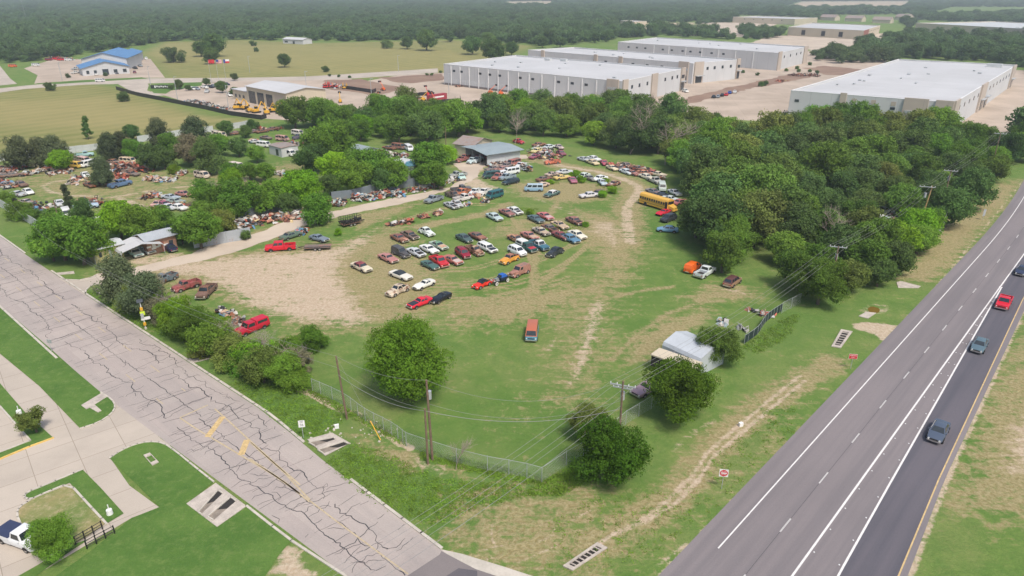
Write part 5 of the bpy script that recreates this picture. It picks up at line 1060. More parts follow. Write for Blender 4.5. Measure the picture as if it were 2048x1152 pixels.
# ---------------------------------------------------------------- vehicles
# forward is +X, origin on the ground at mid length; stations given as fractions of the length from the nose
VK = {
 'sedan':  dict(L=4.8, W=1.84, top=[(0, .55), (.02, .68), (.10, .80), (.28, .95), (.5, .98), (.84, 1.02), (.97, .95), (1, .7)], hw=[(0, .72), (.06, .90), (.3, 1), (.8, 1), (.95, .93), (1, .8)], belt=.92, cab=(.27, .88, .43, .70), zr=1.46, rw=.62, bw=.93),
 'coupe60': dict(L=5.1, W=1.92, top=[(0, .68), (.015, .80), (.34, .90), (.76, .92), (.97, .88), (1, .72)], hw=[(0, .92), (.04, .97), (.3, 1), (.8, 1), (.96, .95), (1, .88)], belt=.86, cab=(.35, .80, .45, .66), zr=1.34, rw=.66, bw=.92),
 'sedan60': dict(L=5.2, W=1.95, top=[(0, .70), (.015, .82), (.32, .93), (.78, .95), (.97, .90), (1, .74)], hw=[(0, .92), (.04, .97), (.3, 1), (.8, 1), (.96, .95), (1, .88)], belt=.88, cab=(.31, .80, .40, .70), zr=1.43, rw=.68, bw=.92),
 'muscle': dict(L=4.7, W=1.84, top=[(0, .62), (.02, .76), (.36, .90), (.84, .98), (.97, .92), (1, .76)], hw=[(0, .88), (.05, .96), (.35, .97), (.7, 1.03), (.95, .95), (1, .86)], belt=.86, cab=(.38, .88, .50, .68), zr=1.32, rw=.62, bw=.88),
 'sport': dict(L=4.6, W=1.80, top=[(0, .50), (.03, .62), (.2, .84), (.38, .86), (.6, .88), (.80, .96), (.97, .86), (1, .66)], hw=[(0, .7), (.08, .92), (.2, 1), (.5, .90), (.75, 1.03), (.95, .9), (1, .76)], belt=.82, cab=(.42, .86, .53, .64), zr=1.22, rw=.56, bw=.80),
 'round40': dict(L=4.9, W=1.80, top=[(0, .62), (.02, .88), (.12, 1.05), (.34, 1.13), (.6, 1.15), (.84, 1.08), (.96, .86), (1, .6)], hw=[(0, .42), (.05, .58), (.3, .72), (.45, .88), (.8, .88), (.95, .68), (1, .5)], belt=1.05, cab=(.33, .90, .44, .66), zr=1.62, rw=.62, bw=.82, fend=1),
 'wagon': dict(L=5.2, W=1.95, top=[(0, .70), (.015, .82), (.30, .93), (.8, .95), (.98, .93), (1, .76)], hw=[(0, .92), (.04, .97), (.3, 1), (.8, 1), (.96, .97), (1, .92)], belt=.90, cab=(.29, .99, .39, .93), zr=1.48, rw=.70, bw=.93),
 'suv': dict(L=4.7, W=1.88, top=[(0, .62), (.02, .82), (.08, .98), (.24, 1.08), (.5, 1.08), (.95, 1.08), (1, .8)], hw=[(0, .78), (.06, .94), (.3, 1), (.8, 1), (.97, .95), (1, .9)], belt=1.04, cab=(.23, .985, .38, .88), zr=1.70, rw=.66, bw=.93),
 'pickup': dict(L=5.5, W=1.95, top=[(0, .75), (.012, .98), (.27, 1.08), (.56, 1.08), (.57, 1.0)], hw=[(0, .92), (.03, .98), (.2, 1), (.57, 1)], belt=1.05, cab=(.27, .56, .35, .53), zr=1.78, rw=.72, bw=.92, bed=.575),
 'oldpickup': dict(L=5.0, W=1.85, top=[(0, .7), (.02, 1.02), (.1, 1.12), (.30, 1.20), (.56, 1.20), (.57, 1.1)], hw=[(0, .52), (.06, .66), (.26, .78), (.34, .86), (.57, .86)], belt=1.15, cab=(.30, .56, .37, .52), zr=1.76, rw=.68, bw=.84, bed=.575, fend=1),
 'crewcab': dict(L=6.1, W=2.0, top=[(0, .8), (.012, 1.10), (.24, 1.22), (.62, 1.22), (.63, 1.1)], hw=[(0, .92), (.03, .98), (.2, 1), (.63, 1)], belt=1.18, cab=(.24, .62, .32, .60), zr=1.95, rw=.72, bw=.92, bed=.635, wr=.40),
 'camper': dict(L=5.5, W=1.95, top=[(0, .75), (.012, .98), (.27, 1.08), (.56, 1.08), (1, 1.08)], hw=[(0, .92), (.03, .98), (.2, 1), (1, .98)], belt=1.05, cab=(.27, .57, .35, .56), zr=1.78, rw=.72, bw=.92, shell=(.575, .995, 1.84)),
 'van': dict(L=5.0, W=1.95, top=[(0, .75), (.01, 1.0), (.10, 1.15), (.2, 1.18), (.98, 1.18), (1, .8)], hw=[(0, .9), (.03, .97), (.2, 1), (.97, 1), (1, .96)], belt=1.14, cab=(.06, .995, .18, .97), zr=2.0, rw=.80, bw=.96),
 'flatvan': dict(L=4.6, W=1.9, top=[(0, .7), (.01, 1.0), (.04, 1.12), (.2, 1.12), (.98, 1.12), (1, .8)], hw=[(0, .86), (.04, .97), (.2, 1), (.95, 1), (1, .92)], belt=1.08, cab=(.015, .995, .09, .96), zr=1.98, rw=.80, bw=.95),
 'panel': dict(L=4.9, W=1.85, top=[(0, .65), (.02, .95), (.12, 1.08), (.32, 1.16), (.98, 1.16), (1, .7)], hw=[(0, .42), (.06, .60), (.28, .74), (.42, .9), (.9, .9), (1, .82)], belt=1.1, cab=(.32, .995, .42, .93), zr=1.82, rw=.74, bw=.88, fend=1, blind=1),
 'tiny': dict(L=3.9, W=1.55, top=[(0, .5), (.03, .72), (.15, .88), (.32, .94), (.6, .98), (.85, .90), (.97, .66), (1, .5)], hw=[(0, .4), (.08, .58), (.3, .74), (.5, .86), (.8, .8), (.95, .6), (1, .45)], belt=.9, cab=(.31, .84, .42, .66), zr=1.42, rw=.6, bw=.8, fend=1),
}
_vc = {}
def lerp_t(tab, x): return float(np.interp(x, [t[0] for t in tab], [t[1] for t in tab]))
def v_meshes(kind):
    if kind in _vc: return _vc[kind]
    k = VK[kind]; L_, W_ = k['L'], k['W']; out = {}; X = lambda f: L_ / 2 - f * L_
    wr = k.get('wr', .33); wx = (X(.19), X(.80)); end = k['top'][-1][0]
    xs = sorted(set([t[0] for t in k['top']] + [t[0] for t in k['hw']] + list(np.linspace(0, end, 13)))); xs = [x for x in xs if x <= end]
    mb = MB(); rings = []
    for f in xs:
        zt = lerp_t(k['top'], f); w = lerp_t(k['hw'], f) * W_ / 2; zb = .28 if .03 < f < .97 else .42; sh = min(k['belt'] - .04, zt - .03); mid = (zb + sh) * .5
        half = [(w * .90, zb), (w * 1.0, zb + .12), (w * 1.015, mid), (w * .985, sh - .05), (w * .93, zt - .015), (w * .6, zt + .01), (0, zt + .03)]
        ring = [(X(f), y, z) for y, z in half] + [(X(f), -y, z) for y, z in reversed(half[:-1])]; rings.append(ring)
    m = len(rings[0]); vs = [p for r in rings for p in r]; fs = []
    for i in range(len(rings) - 1):
        for j in range(m - 1): a = i * m + j; fs.append((a, a + m, a + m + 1, a + 1))
        fs.append((i * m + m - 1, (i + 1) * m + m - 1, (i + 1) * m, i * m))
    fs.append(tuple(range(m))); fs.append(tuple((len(rings) - 1) * m + j for j in range(m - 1, -1, -1)))
    mb.add(vs, fs, 0)
    if k.get('fend'):
        for x0, ln_, hh in ((wx[0], .95, .82), (wx[1], .85, .80)):
            for s in (-1, 1):
                v = []; n = 9
                for i in range(n):
                    a = math.pi * i / (n - 1); px_ = x0 + math.cos(a) * ln_ * .95; pz = .34 + math.sin(a) ** .7 * (hh - .34)
                    for yy, zz in ((.34, -.05), (.62, .0), (.90, -.02), (1.0, -.12)): v.append((px_, s * W_ / 2 * yy, max(.30, pz + zz)))
                f_ = [(i * 4 + j, i * 4 + 4 + j, i * 4 + 5 + j, i * 4 + 1 + j) for i in range(n - 1) for j in range(3)]
                f_ = f_ if s < 0 else [tuple(reversed(q)) for q in f_]
                mb.add(v, f_, 0)
                sk = [((n - 1 - i) * 4 + 3) for i in range(n)]; mb.add([v[i] for i in sk], [tuple(range(n))], 0)
    # wheel arches
    for x0 in wx:
        for s in (-1, 1):
            yy = s * (W_ / 2 * 1.02 + (.012 if not k.get('fend') else .0)); n = 12; v = [(x0, yy, .33)] + [(x0 + math.cos(math.pi * i / n) * (wr + .09), yy, .30 + math.sin(math.pi * i / n) * (wr + .10)) for i in range(n + 1)]
            mb.add(v, [(0, i + 1, i + 2) if s < 0 else (0, i + 2, i + 1) for i in range(n)], 1)
    if k.get('bed'):
        b0, b1 = X(k['bed']), X(1.0); cx = (b0 + b1) / 2; l = b0 - b1; zt = lerp_t(k['top'], .5); w = W_ / 2
        for s in (-1, 1): mb.box((cx, s * (w - .07), (zt + .35) / 2), (l, .14, zt - .35))
        mb.box((b1 + .05, 0, (zt + .4) / 2), (.1, W_ - .3, zt - .42)); mb.box((b0 - .05, 0, (zt + .4) / 2), (.1, W_ - .3, zt - .42)); mb.box((cx, 0, .58), (l, W_ - .28, .1), 1)
    out['body'] = mb.mesh('body_' + kind, [M['paint'], M['void']], 32)
    c0, c1, r0, r1 = k['cab']; zr, zb = k['zr'], k['belt'] - .02; bw, rw = W_ / 2 * k['bw'], W_ / 2 * k['rw']
    def gr(x0, x1, w, z): return [(X(x0), w, z), (X(x0), -w, z), (X(x1), -w, z), (X(x1), w, z)]
    base = gr(c0, c1, bw, zb); up = gr(r0 - .006, r1 + .008, rw + .035, zr - .05); rf = gr(r0 + .02, r1 - .015, rw * .84, zr)
    g = MB(); lst = base + up + rf; fs = []
    for a in (0, 4):
        for i in range(4): j = (i + 1) % 4; fs.append((a + i, a + j, a + 4 + j, a + 4 + i))
    xm = (X(r0) + X(r1)) / 2; lst.append((xm, 0, zr + .03)); fs += [(8 + i, 8 + (i + 1) % 4, 12) for i in range(4)]
    g.add(lst, [tuple(reversed(f)) for f in fs]); 
    if k.get('shell'):
        s0, s1, sz = k['shell']; b_ = gr(s0, s1, W_ / 2 * .95, zb); u_ = gr(s0 + .01, s1 - .01, W_ / 2 * .80, sz - .08); t_ = gr(s0 + .025, s1 - .025, W_ / 2 * .7, sz)
        h = MB(); h.add(b_ + u_ + t_, [tuple(reversed(f)) for f in [(a + i, a + (i + 1) % 4, a + 4 + (i + 1) % 4, a + 4 + i) for a in (0, 4) for i in range(4)] + [(8, 9, 10, 11)]]); out['shell'] = h.mesh('shell', M['paint'], 30)
        q = MB()
        for s in (-1, 1):
            P0, P1, P2, P3 = [Vector(v) for v in ((b_[0], b_[3], u_[3], u_[0]) if s > 0 else (b_[2], b_[1], u_[1], u_[2]))]
            f2 = lambda a, b: (P0 * (1 - a) + P1 * a) * (1 - b) + (P3 * (1 - a) + P2 * a) * b + Vector((0, s * .012, .004)); q.quad(f2(.12, .25), f2(.88, .25), f2(.88, .8), f2(.12, .8))
        out['shell_window'] = q.mesh('shell_window', M['glass'])
    out['roof'] = g.mesh('roof_' + kind, M['paint'], 35)
    B = [Vector(v) for v in base]; U = [Vector(v) for v in up]
    def pane(i, j, a0, a1, b0, b1, off):
        q = MB(); P0, P1, P2, P3 = B[i], B[j], U[j], U[i]; nn = (P1 - P0).cross(P3 - P0).normalized() * -off
        f2 = lambda a, b: (P0 * (1 - a) + P1 * a) * (1 - b) + (P3 * (1 - a) + P2 * a) * b + nn; q.quad(f2(a0, b0), f2(a0, b1), f2(a1, b1), f2(a1, b0)); return q
    off = .012
    out['windshield'] = pane(0, 1, .07, .93, .14, .95, off).mesh('windshield', M['glass']); out['rear_window'] = pane(2, 3, .1, .9, .22, .92, off).mesh('rear_window', M['glass'])
    sw = []
    L1 = [(.06, .47), (.53, .92)] if kind not in ('wagon', 'van', 'flatvan', 'suv') else [(.05, .30), (.35, .62), (.67, .94)]
    if kind in ('pickup', 'oldpickup', 'camper'): L1 = [(.10, .88)]
    if k.get('blind'): L1 = [(.06, .28)]
    for (a0, a1) in L1:
        q = pane(1, 2, a0, a1, .2, .9, off); sw.append(q.mesh('side_window', M['glass'])); q = pane(3, 0, 1 - a1, 1 - a0, .2, .9, off); sw.append(q.mesh('side_window', M['glass']))
    out['side_windows'] = sw
    wh = MB(); wh.tube((0, -.11, 0), (0, .11, 0), wr, wr, 18, 0); wh.tube((0, -.118, 0), (0, .118, 0), wr * .62, wr * .62, 14, 1); out['wheel'] = wh.mesh('wheel', [M['tyre'], M['rim']], 40)
    out['wheels'] = [(x, s * (W_ / 2 - .09), wr) for x in wx for s in (-1, 1)]
    wf = lerp_t(k['hw'], .03) * W_ / 2
    zl = .62 if k['belt'] < 1 else .72
    b = MB(); b.box((X(0) + .04, 0, .44), (.14, 2 * wf * .98, .15)); out['front_bumper'] = b.mesh('front_bumper', M['chrome'], 30); b = MB(); b.box((X(1) - .04, 0, .46), (.14, 1.8 * wf, .15)); out['rear_bumper'] = b.mesh('rear_bumper', M['chrome'], 30)
    b = MB(); b.tube((X(0) - .04, 0, 0), (X(0) + .045, 0, 0), .10, .10, 12); out['headlight'] = b.mesh('headlight', M['lamp']); out['hl'] = [(0, s * (wf * .78 if not k.get('fend') else W_ / 2 * .72), zl) for s in (-1, 1)]
    b = MB(); b.box((X(0) + .012, 0, zl), (.05, wf * 1.1, .14)); out['grille'] = b.mesh('grille', M['void'])
    b = MB(); b.box((X(1) - .015, 0, zl + .08), (.05, .26, .12)); out['taillight'] = b.mesh('taillight', M['tail']); out['tl'] = [(0, s * wf * .8, 0) for s in (-1, 1)]
    def panel_(f0, f1, wd, up_=.012):
        q = MB(); n = 6; v = []
        for i in range(n + 1):
            f = f0 + (f1 - f0) * i / n; z = lerp_t(k['top'], f) + up_; w = lerp_t(k['hw'], f) * W_ / 2
            v += [(X(f), w * wd, z + .004), (X(f), w * wd * .5, z + .022), (X(f), 0, z + .032), (X(f), -w * wd * .5, z + .022), (X(f), -w * wd, z + .004)]
        q.add(v, [(i * 5 + j, i * 5 + j + 1, i * 5 + j + 6, i * 5 + j + 5) for i in range(n) for j in range(4)]); return q
    out['hood'] = panel_(.045, c0 - .02, .78).mesh('hood', M['paint'], 30); out['engine_bay'] = panel_(.06, c0 - .04, .68, .014).mesh('engine_bay', M['void'], 30)
    if c1 < .93 and not k.get('bed') and not k.get('shell'): out['trunk_lid'] = panel_(c1 + .015, .96, .75).mesh('trunk_lid', M['paint'], 30)
    if kind == 'muscle': pass
    b = MB(); b.box((X(c0) - .10, 0, 0), (.14, .12, .12)); out['mirror'] = b.mesh('mirror', M['paint']); out['mr'] = [(-.15, s * W_ / 2 * 1.02, zb + .1) for s in (-1, 1)]
    _vc[kind] = out; return out
vr = random.Random(9)
def vehicle(kind, p, rz, col, rust, label, cat='car', name=None, roof=None, hood=None, bay=False, det=2, group=None, rim=None, sink=0.0, tilt=None, shell=None, gl=True):
    m = v_meshes(kind); nm = name or {'pickup': 'pickup_truck', 'oldpickup': 'old_pickup_truck', 'crewcab': 'pickup_truck', 'camper': 'pickup_truck', 'van': 'van', 'flatvan': 'van', 'suv': 'suv', 'panel': 'panel_van', 'wagon': 'station_wagon'}.get(kind, 'old_car')
    root = empty(nm, (p.x, p.y, -sink), rz, label, cat, group)
    if tilt: root.rotation_euler = (tilt[0], tilt[1], rz)
    col4 = (*col, rust); rc = (*(roof or col), rust)
    link('body', m['body'], root, color=col4); link('roof', m['roof'], root, color=rc)
    if gl:
        link('windshield', m['windshield'], root)
        if not VK[kind].get('blind'): link('rear_window', m['rear_window'], root)
        for s in m['side_windows']: link('side_window', s, root)
    for q in m['wheels']: link('wheel', m['wheel'] if rim is None else rim, root, q)
    if hood is not None: link('hood', m['hood'], root, color=(*hood, rust * .6))
    if bay: link('engine_bay', m['engine_bay'], root)
    if det >= 2:
        link('front_bumper', m['front_bumper'], root); link('rear_bumper', m['rear_bumper'], root); link('grille', m['grille'], root)
        for q in m['hl']: link('headlight', m['headlight'], root, q)
        for q in m['tl']: link('taillight', m['taillight'], root, q)
        if kind in ('sedan', 'suv', 'crewcab', 'pickup', 'camper'):
            for q in m['mr']: link('side_mirror', m['mirror'], root, q, color=col4)
    if shell is not None and 'shell' in m: link('camper_shell', m['shell'], root, color=(*shell, 0)); link('shell_window', m['shell_window'], root)
    return root
WHT = (.66, .66, .63); CRM = (.60, .54, .40); GRY = (.25, .27, .29); LGR = (.42, .45, .46); BLK = (.015, .016, .018); RED = (.50, .018, .022); MAR = (.20, .022, .03); DGN = (.03, .085, .075); TEAL = (.02, .10, .11); BLU = (.09, .20, .30); LBL = (.28, .42, .50)
NVY = (.015, .022, .055); ORG = (.66, .13, .02); YEL = (.62, .40, .06); PNK = (.40, .17, .15); BRN = (.27, .14, .10); RST = (.30, .12, .07); TAN = (.45, .33, .22); MINT = (.30, .52, .45); GRN = (.10, .24, .14); SLV = (.5, .52, .53)
def V(reg, x, y, dx, dy, kind, col, rust, label, **kw):
    u, v = px(reg, x, y); s = REG[reg][2]; p = P(u, v, .55); q = P(u + dx / s, v + dy / s, .55); d = q - p; p.z = 0
    if kw.get('cat') is None: kw['cat'] = {'pickup': 'pickup truck', 'oldpickup': 'pickup truck', 'crewcab': 'pickup truck', 'camper': 'pickup truck', 'van': 'van', 'flatvan': 'van', 'panel': 'van', 'suv': 'suv'}.get(kind, 'car')
    return vehicle(kind, p, math.atan2(d.y, d.x), col, rust, label, **kw)
rd_, ld_ = (90, 42), (-95, 42)
field = [
 ('E', 92, 548, *rd_, 'sedan60', CRM, .45, 'cream rusty sedan with a maroon roof alone at the left edge of the rows', dict(roof=MAR)),
 ('E', 312, 475, *rd_, 'coupe60', PNK, .35, 'dusty pink hardtop left of the black primer panel van', {}),
 ('E', 415, 435, *rd_, 'panel', (.05, .05, .055), .35, 'black and grey primer panel van in the front row', dict(det=2)),
 ('E', 540, 428, *rd_, 'coupe60', SLV, .3, 'pale coupe with its hood off beside the black panel van', dict(bay=True)),
 ('E', 648, 402, *rd_, 'coupe60', WHT, .3, 'off white coupe right of the hoodless pale coupe', dict(roof=WHT)),
 ('E', 725, 372, *rd_, 'coupe60', (.35, .45, .36), .5, 'pale green coupe with orange rust on its hood', dict(hood=(.5, .3, .18), roof=GRN)),
 ('E', 405, 312, *rd_, 'coupe60', (.48, .22, .14), .65, 'orange rusted coupe with a brown roof at the left of the second row', dict(roof=MAR)),
 ('E', 490, 288, *rd_, 'sedan60', RST, .9, 'fully rusted brown wreck behind the orange rusted coupe', dict(bay=True)),
 ('E', 625, 262, *rd_, 'round40', (.62, .66, .62), .12, 'rounded white old sedan right of the rusted wrecks', {}),
 ('E', 935, 314, *rd_, 'sedan', (.05, .09, .085), .25, 'dark green sedan beside a rusty maroon car', {}),
 ('E', 1045, 297, *rd_, 'coupe60', MAR, .7, 'rusty maroon coupe right of the dark green sedan', dict(hood=RST)),
 ('E', 925, 440, 70, 52, 'suv', (.24, .015, .03), 0, 'shiny maroon modern suv between the red pickup and rusty pickup', {}),
 ('E', 1020, 418, *rd_, 'oldpickup', (.42, .24, .15), .65, 'rusty tan and orange old pickup right of the maroon suv', dict(roof=TAN)),
 ('E', 1125, 392, *rd_, 'wagon', WHT, .2, 'white station wagon with a black hood', dict(hood=BLK)),
 ('E', 655, 532, *rd_, 'sport', (.045, .11, .095), .25, 'dark green coupe at the front left of the red pickup', {}),
 ('E', 730, 505, 75, 50, 'pickup', (.50, .022, .03), .05, 'bright red pickup in the middle of the parked rows', {}),
 ('E', 842, 490, *rd_, 'coupe60', (.42, .12, .09), .5, 'faded red coupe with whitish hood right of the red pickup', dict(hood=(.5, .4, .35))),
 ('E', 415, 615, 95, 36, 'coupe60', (.66, .62, .54), .08, 'cream white convertible with open dark interior', dict(roof=(.03, .03, .03))),
 ('E', 392, 740, *ld_, 'round40', (.55, .46, .35), .5, 'beige rusty rounded sedan near the white sports car', {}),
 ('E', 607, 690, -88, 36, 'sport', (.68, .66, .60), .02, 'white sports coupe between the beige sedan and the cream convertible', {}),
 ('E', 572, 838, -95, 36, 'muscle', (.62, .02, .04), 0, 'bright red muscle car with a black hood', dict(hood=(.03, .03, .035))),
 ('E', 742, 798, -80, 40, 'sport', (.012, .013, .018), 0, 'black sports coupe right behind the red muscle car', {}),
 ('E', 1082, 686, -70, 30, 'tiny', (.62, .03, .015), 0, 'small bright red car with a black roof', dict(roof=BLK)),
 ('E', 1388, 588, -92, 38, 'panel', (.32, .14, .10), .5, 'rusty brown panel van behind the blue hot rod', {}),
 ('E', 1307, 485, -90, 38, 'round40', (.62, .28, .035), .3, 'orange yellow old sedan with a rusty roof', dict(roof=RST)),
 ('E', 1370, 422, *rd_, 'suv', (.68, .70, .70), 0, 'clean white suv behind the orange yellow sedan', {}),
 ('E', 1447, 388, *rd_, 'camper', DGN, .05, 'dark green pickup with red hood and white camper shell', dict(hood=(.40, .03, .04), shell=WHT)),
 ('E', 1545, 372, *rd_, 'pickup', (.05, .14, .19), .05, 'teal blue pickup with a white roof', dict(roof=WHT)),
 ('E', 1680, 428, -80, 40, 'round40', (.03, .035, .04), .05, 'black rounded old sedan at the right end of the front row', {}),
 ('E', 1805, 315, *rd_, 'sedan60', BLU, .2, 'light blue sedan in front of the long white car', {}),
 ('E', 1730, 292, *rd_, 'coupe60', MAR, .5, 'maroon car end half hidden behind the light blue sedan', {}),
 ('E', 1860, 285, *rd_, 'sedan60', (.68, .64, .52), .08, 'long creamy white sedan at the far right of the rows', {}),
 ('E', 1365, 318, *rd_, 'coupe60', (.52, .27, .15), .6, 'orange tan low coupe behind the white suv', {}),
 ('E', 1472, 292, *rd_, 'coupe60', (.45, .17, .14), .5, 'salmon red rusty coupe behind the teal pickup', dict(hood=TAN)),
 ('E', 1565, 257, *rd_, 'coupe60', (.5, .46, .36), .6, 'cream and orange wreck amid tall weeds', dict(hood=TAN)),
 ('E', 1640, 232, *rd_, 'coupe60', (.2, .13, .11), .85, 'dark rusted wreck swallowed by weeds', dict(bay=True)),
 ('E', 1717, 205, *rd_, 'coupe60', (.58, .42, .26), .5, 'peach coloured rusty coupe in the weedy group', dict(hood=TAN)),
 ('E', 1840, 170, *rd_, 'sedan60', (.30, .12, .11), .6, 'maroon and white wreck at the back right of the weedy group', dict(bay=True, hood=None)),
 ('E', 1600, 132, *rd_, 'coupe60', (.48, .12, .12), .3, 'pinkish red coupe right of the dark blue green coupe', dict(hood=(.5, .35, .33))),
 ('E', 1522, 155, *rd_, 'coupe60', (.07, .12, .13), .3, 'dark blue green coupe left of the pinkish red coupe', {}),
 ('E', 1182, 138, *rd_, 'sedan60', (.42, .50, .50), .08, 'pale silver blue sedan alone in the grass', {}),
 ('E', 1285, 103, *rd_, 'coupe60', (.30, .10, .09), .55, 'rusty maroon coupe left of the white open hood sedan', {}),
 ('E', 1350, 88, *rd_, 'sedan60', (.62, .63, .6), .2, 'white sedan with an open engine bay at the back', dict(bay=True)),
 ('E', 1490, 1075, 8, -0, None, None, 0, '', {}),
 ('C', 140, 712, -95, 30, 'pickup', (.22, .25, .28), .15, 'grey blue tow truck near the gravel drive', dict(name='tow_truck', cat='tow truck')),
 ('C', 340, 672, 90, 30, 'oldpickup', (.06, .055, .05), .6, 'dark rusty pickup behind the red and white pickup', {}),
 ('C', 430, 640, -90, 28, 'pickup', (.50, .16, .07), .5, 'orange rusty truck bed behind the white pickups', {}),
 ('C', 445, 700, 92, -20, 'pickup', (.62, .58, .54), .3, 'white old pickup with a red rusty nose', dict(hood=(.3, .08, .07))),
 ('C', 570, 640, -85, 34, 'oldpickup', (.62, .64, .62), .2, 'white rounded old pickup left of the dark teal van', {}),
 ('C', 660, 640, -80, 34, 'oldpickup', (.62, .60, .56), .3, 'white pickup half hidden by the dark teal van', {}),
 ('C', 765, 672, -90, 26, 'van', (.02, .10, .11), .05, 'dark teal van parked by the worn patch', {}),
 ('C', 420, 608, 90, -10, 'pickup', (.08, .08, .085), .3, 'dark grey truck bed beside the gravel drive', {}),
 ('C', 320, 772, 90, 40, 'coupe60', (.38, .40, .42), .45, 'grey wrecked coupe with a crumpled pale nose', dict(bay=True)),
 ('C', 380, 755, 60, 50, 'coupe60', (.45, .47, .47), .5, 'pale grey wreck touching the crumpled grey coupe', {}),
 ('C', 930, 530, -95, 20, 'wagon', (.02, .035, .04), .03, 'black long wagon in front of the grey pickup', dict(det=2)),
 ('C', 890, 485, -95, 20, 'pickup', (.24, .30, .34), .2, 'blue grey pickup behind the black wagon', {}),
 ('C', 830, 450, -90, 20, 'wagon', (.66, .67, .67), .05, 'white wagon left of the long white suburban', {}),
 ('C', 935, 432, -95, 15, 'van', (.66, .67, .67), .05, 'long white suburban behind the blue grey pickup', {}),
 ('C', 730, 470, -90, 10, 'van', (.035, .085, .08), .05, 'dark green van at the left of the white wagons', {}),
 ('C', 805, 480, -70, 30, 'pickup', (.40, .10, .08), .5, 'rusty red pickup squeezed between green van and grey pickup', {}),
 ('C', 1030, 368, -70, 30, 'oldpickup', (.62, .63, .62), .2, 'white tall pickup by the yellow machine at the drive bend', {}),
 ('C', 960, 345, -80, 20, 'van', (.34, .10, .08), .5, 'brick red old van behind the white suburban', {}),
 ('C', 885, 365, -80, 20, 'sedan60', (.22, .16, .16), .6, 'purplish brown wreck left of the brick red van', {}),
 ('C', 820, 355, -80, 20, 'coupe60', (.45, .42, .36), .6, 'pale mixed wreck at the drive bend', {}),
 ('C', 735, 395, -80, 20, 'coupe60', (.16, .14, .14), .6, 'dark low wreck nearest the drive bend', {}),
 ('C', 840, 400, -70, 10, 'coupe60', (.40, .20, .18), .6, 'reddish low wreck behind the white wagons', {}),
 ('C', 1165, 605, -95, 0, 'van', (.22, .36, .48), .12, 'light blue old camper bus in the dry grass', dict(name='camper_bus', roof=(.40, .50, .56))),
 ('C', 1240, 565, -80, 20, 'coupe60', (.58, .44, .34), .5, 'peach wreck behind the light blue camper bus', {}),
 ('C', 1352, 652, -85, 30, 'sedan60', (.06, .12, .11), .2, 'dark green sedan with a white roof right of the camper bus', dict(roof=WHT)),
 ('C', 1010, 120, 80, 18, 'round40', (.42, .03, .05), .2, 'lone red rounded car under the trees by the shed', {}),
 ('C', 540, 318, -80, 28, 'oldpickup', (.50, .60, .62), .1, 'pale blue old pickup parked at the open shed', {}),
 ('C', 590, 310, -70, 28, 'oldpickup', (.56, .62, .62), .15, 'second pale pickup beside the pale blue one at the shed', {}),
 ('C', 430, 305, -80, 20, 'oldpickup', (.30, .10, .10), .5, 'maroon old truck left of the pale blue pickup', {}),
 ('C', 460, 285, -60, 28, 'oldpickup', (.36, .10, .09), .5, 'red old truck behind the maroon one at the shed', {}),
 ('C', 640, 278, 80, 12, 'coupe60', (.46, .04, .04), .2, 'long red car half inside the open shed', {}),
 ('C', 705, 282, 70, 12, 'coupe60', (.36, .03, .07), .2, 'crimson car at the corner of the open shed', {}),
 ('C', 385, 462, -70, 12, 'pickup', (.30, .32, .30), .4, 'grey truck under the tree left of the drive', {}),
 ('C', 425, 478, 30, 40, 'coupe60', (.45, .62, .55), .2, 'mint green car nose poking from under the tree', {}),
 ('C', 380, 205, -60, 20, 'coupe60', (.66, .64, .50), .2, 'pale yellow car beside the old brown roofed shed', {}),
]
for r_ in field:
    if r_[5]: V(*r_[:5], r_[5], r_[6], r_[7], r_[8], **r_[9])
V('O', 1064, 666, -6, 40, 'flatvan', (.08, .26, .36), .15, 'blue old van with a rust red roof standing alone in the grass', roof=(.42, .12, .06))
V('O', 561, 495, -40, 3, 'crewcab', (.55, .015, .03), 0, 'bright red crew cab pickup hitched to a flat trailer', name='pickup_truck')
V('B', 975, 968, 90, 22, 'muscle', (.16, .20, .25), .15, 'dull blue grey muscle car beside the red pickup', hood=(.18, .21, .25))
V('B', 742, 945, 60, -20, 'coupe60', (.07, .12, .08), .4, 'dark green cut car shell by the blue barrel')
V('J', 352, 190, -70, 28, 'camper', (.42, .012, .03), .02, 'red pickup with matching red camper shell behind the hedgerow', shell=(.48, .012, .035))
V('H', 1345, 650, -60, 25, 'oldpickup', (.10, .14, .16), .5, 'dark grey blue old truck behind the hedgerow cedar'); V('H', 1525, 705, -70, 22, 'oldpickup', (.28, .05, .05), .5, 'maroon and blue old truck behind the hedgerow'); V('H', 1690, 750, -40, 40, 'pickup', (.10, .05, .045), .8, 'dark rusty truck frame at the hedgerow right of the maroon truck')
V('A', 1385, 1045, -60, -30, 'sedan', NVY, 0, 'navy blue modern sedan by the wooden cabin'); V('A', 1105, 1085, 40, 28, 'sedan60', (.42, .60, .55), .25, 'mint green and white old car under the left side of the carport', roof=WHT, hood=WHT); V('A', 1200, 1062, 50, 26, 'coupe60', (.36, .42, .42), .4, 'greyish green old car under the right side of the carport', hood=(.35, .2, .13))
V('F', 760, 145, 60, -40, 'panel', (.72, .13, .015), 0, 'bright orange panel van at the edge of the wood'); V('F', 860, 182, 70, -40, 'pickup', (.62, .66, .66), 0, 'silver pickup between the orange panel van and the brown wagon'); V('F', 1085, 260, 62, -42, 'suv', (.27, .16, .10), .2, 'brown suburban with a dark roof beside the wood', roof=(.09, .03, .03))
V('L', 752, 192, -40, 20, 'coupe60', (.30, .20, .24), .3, 'purplish grey car nose poking from the bushy tree by the tent')
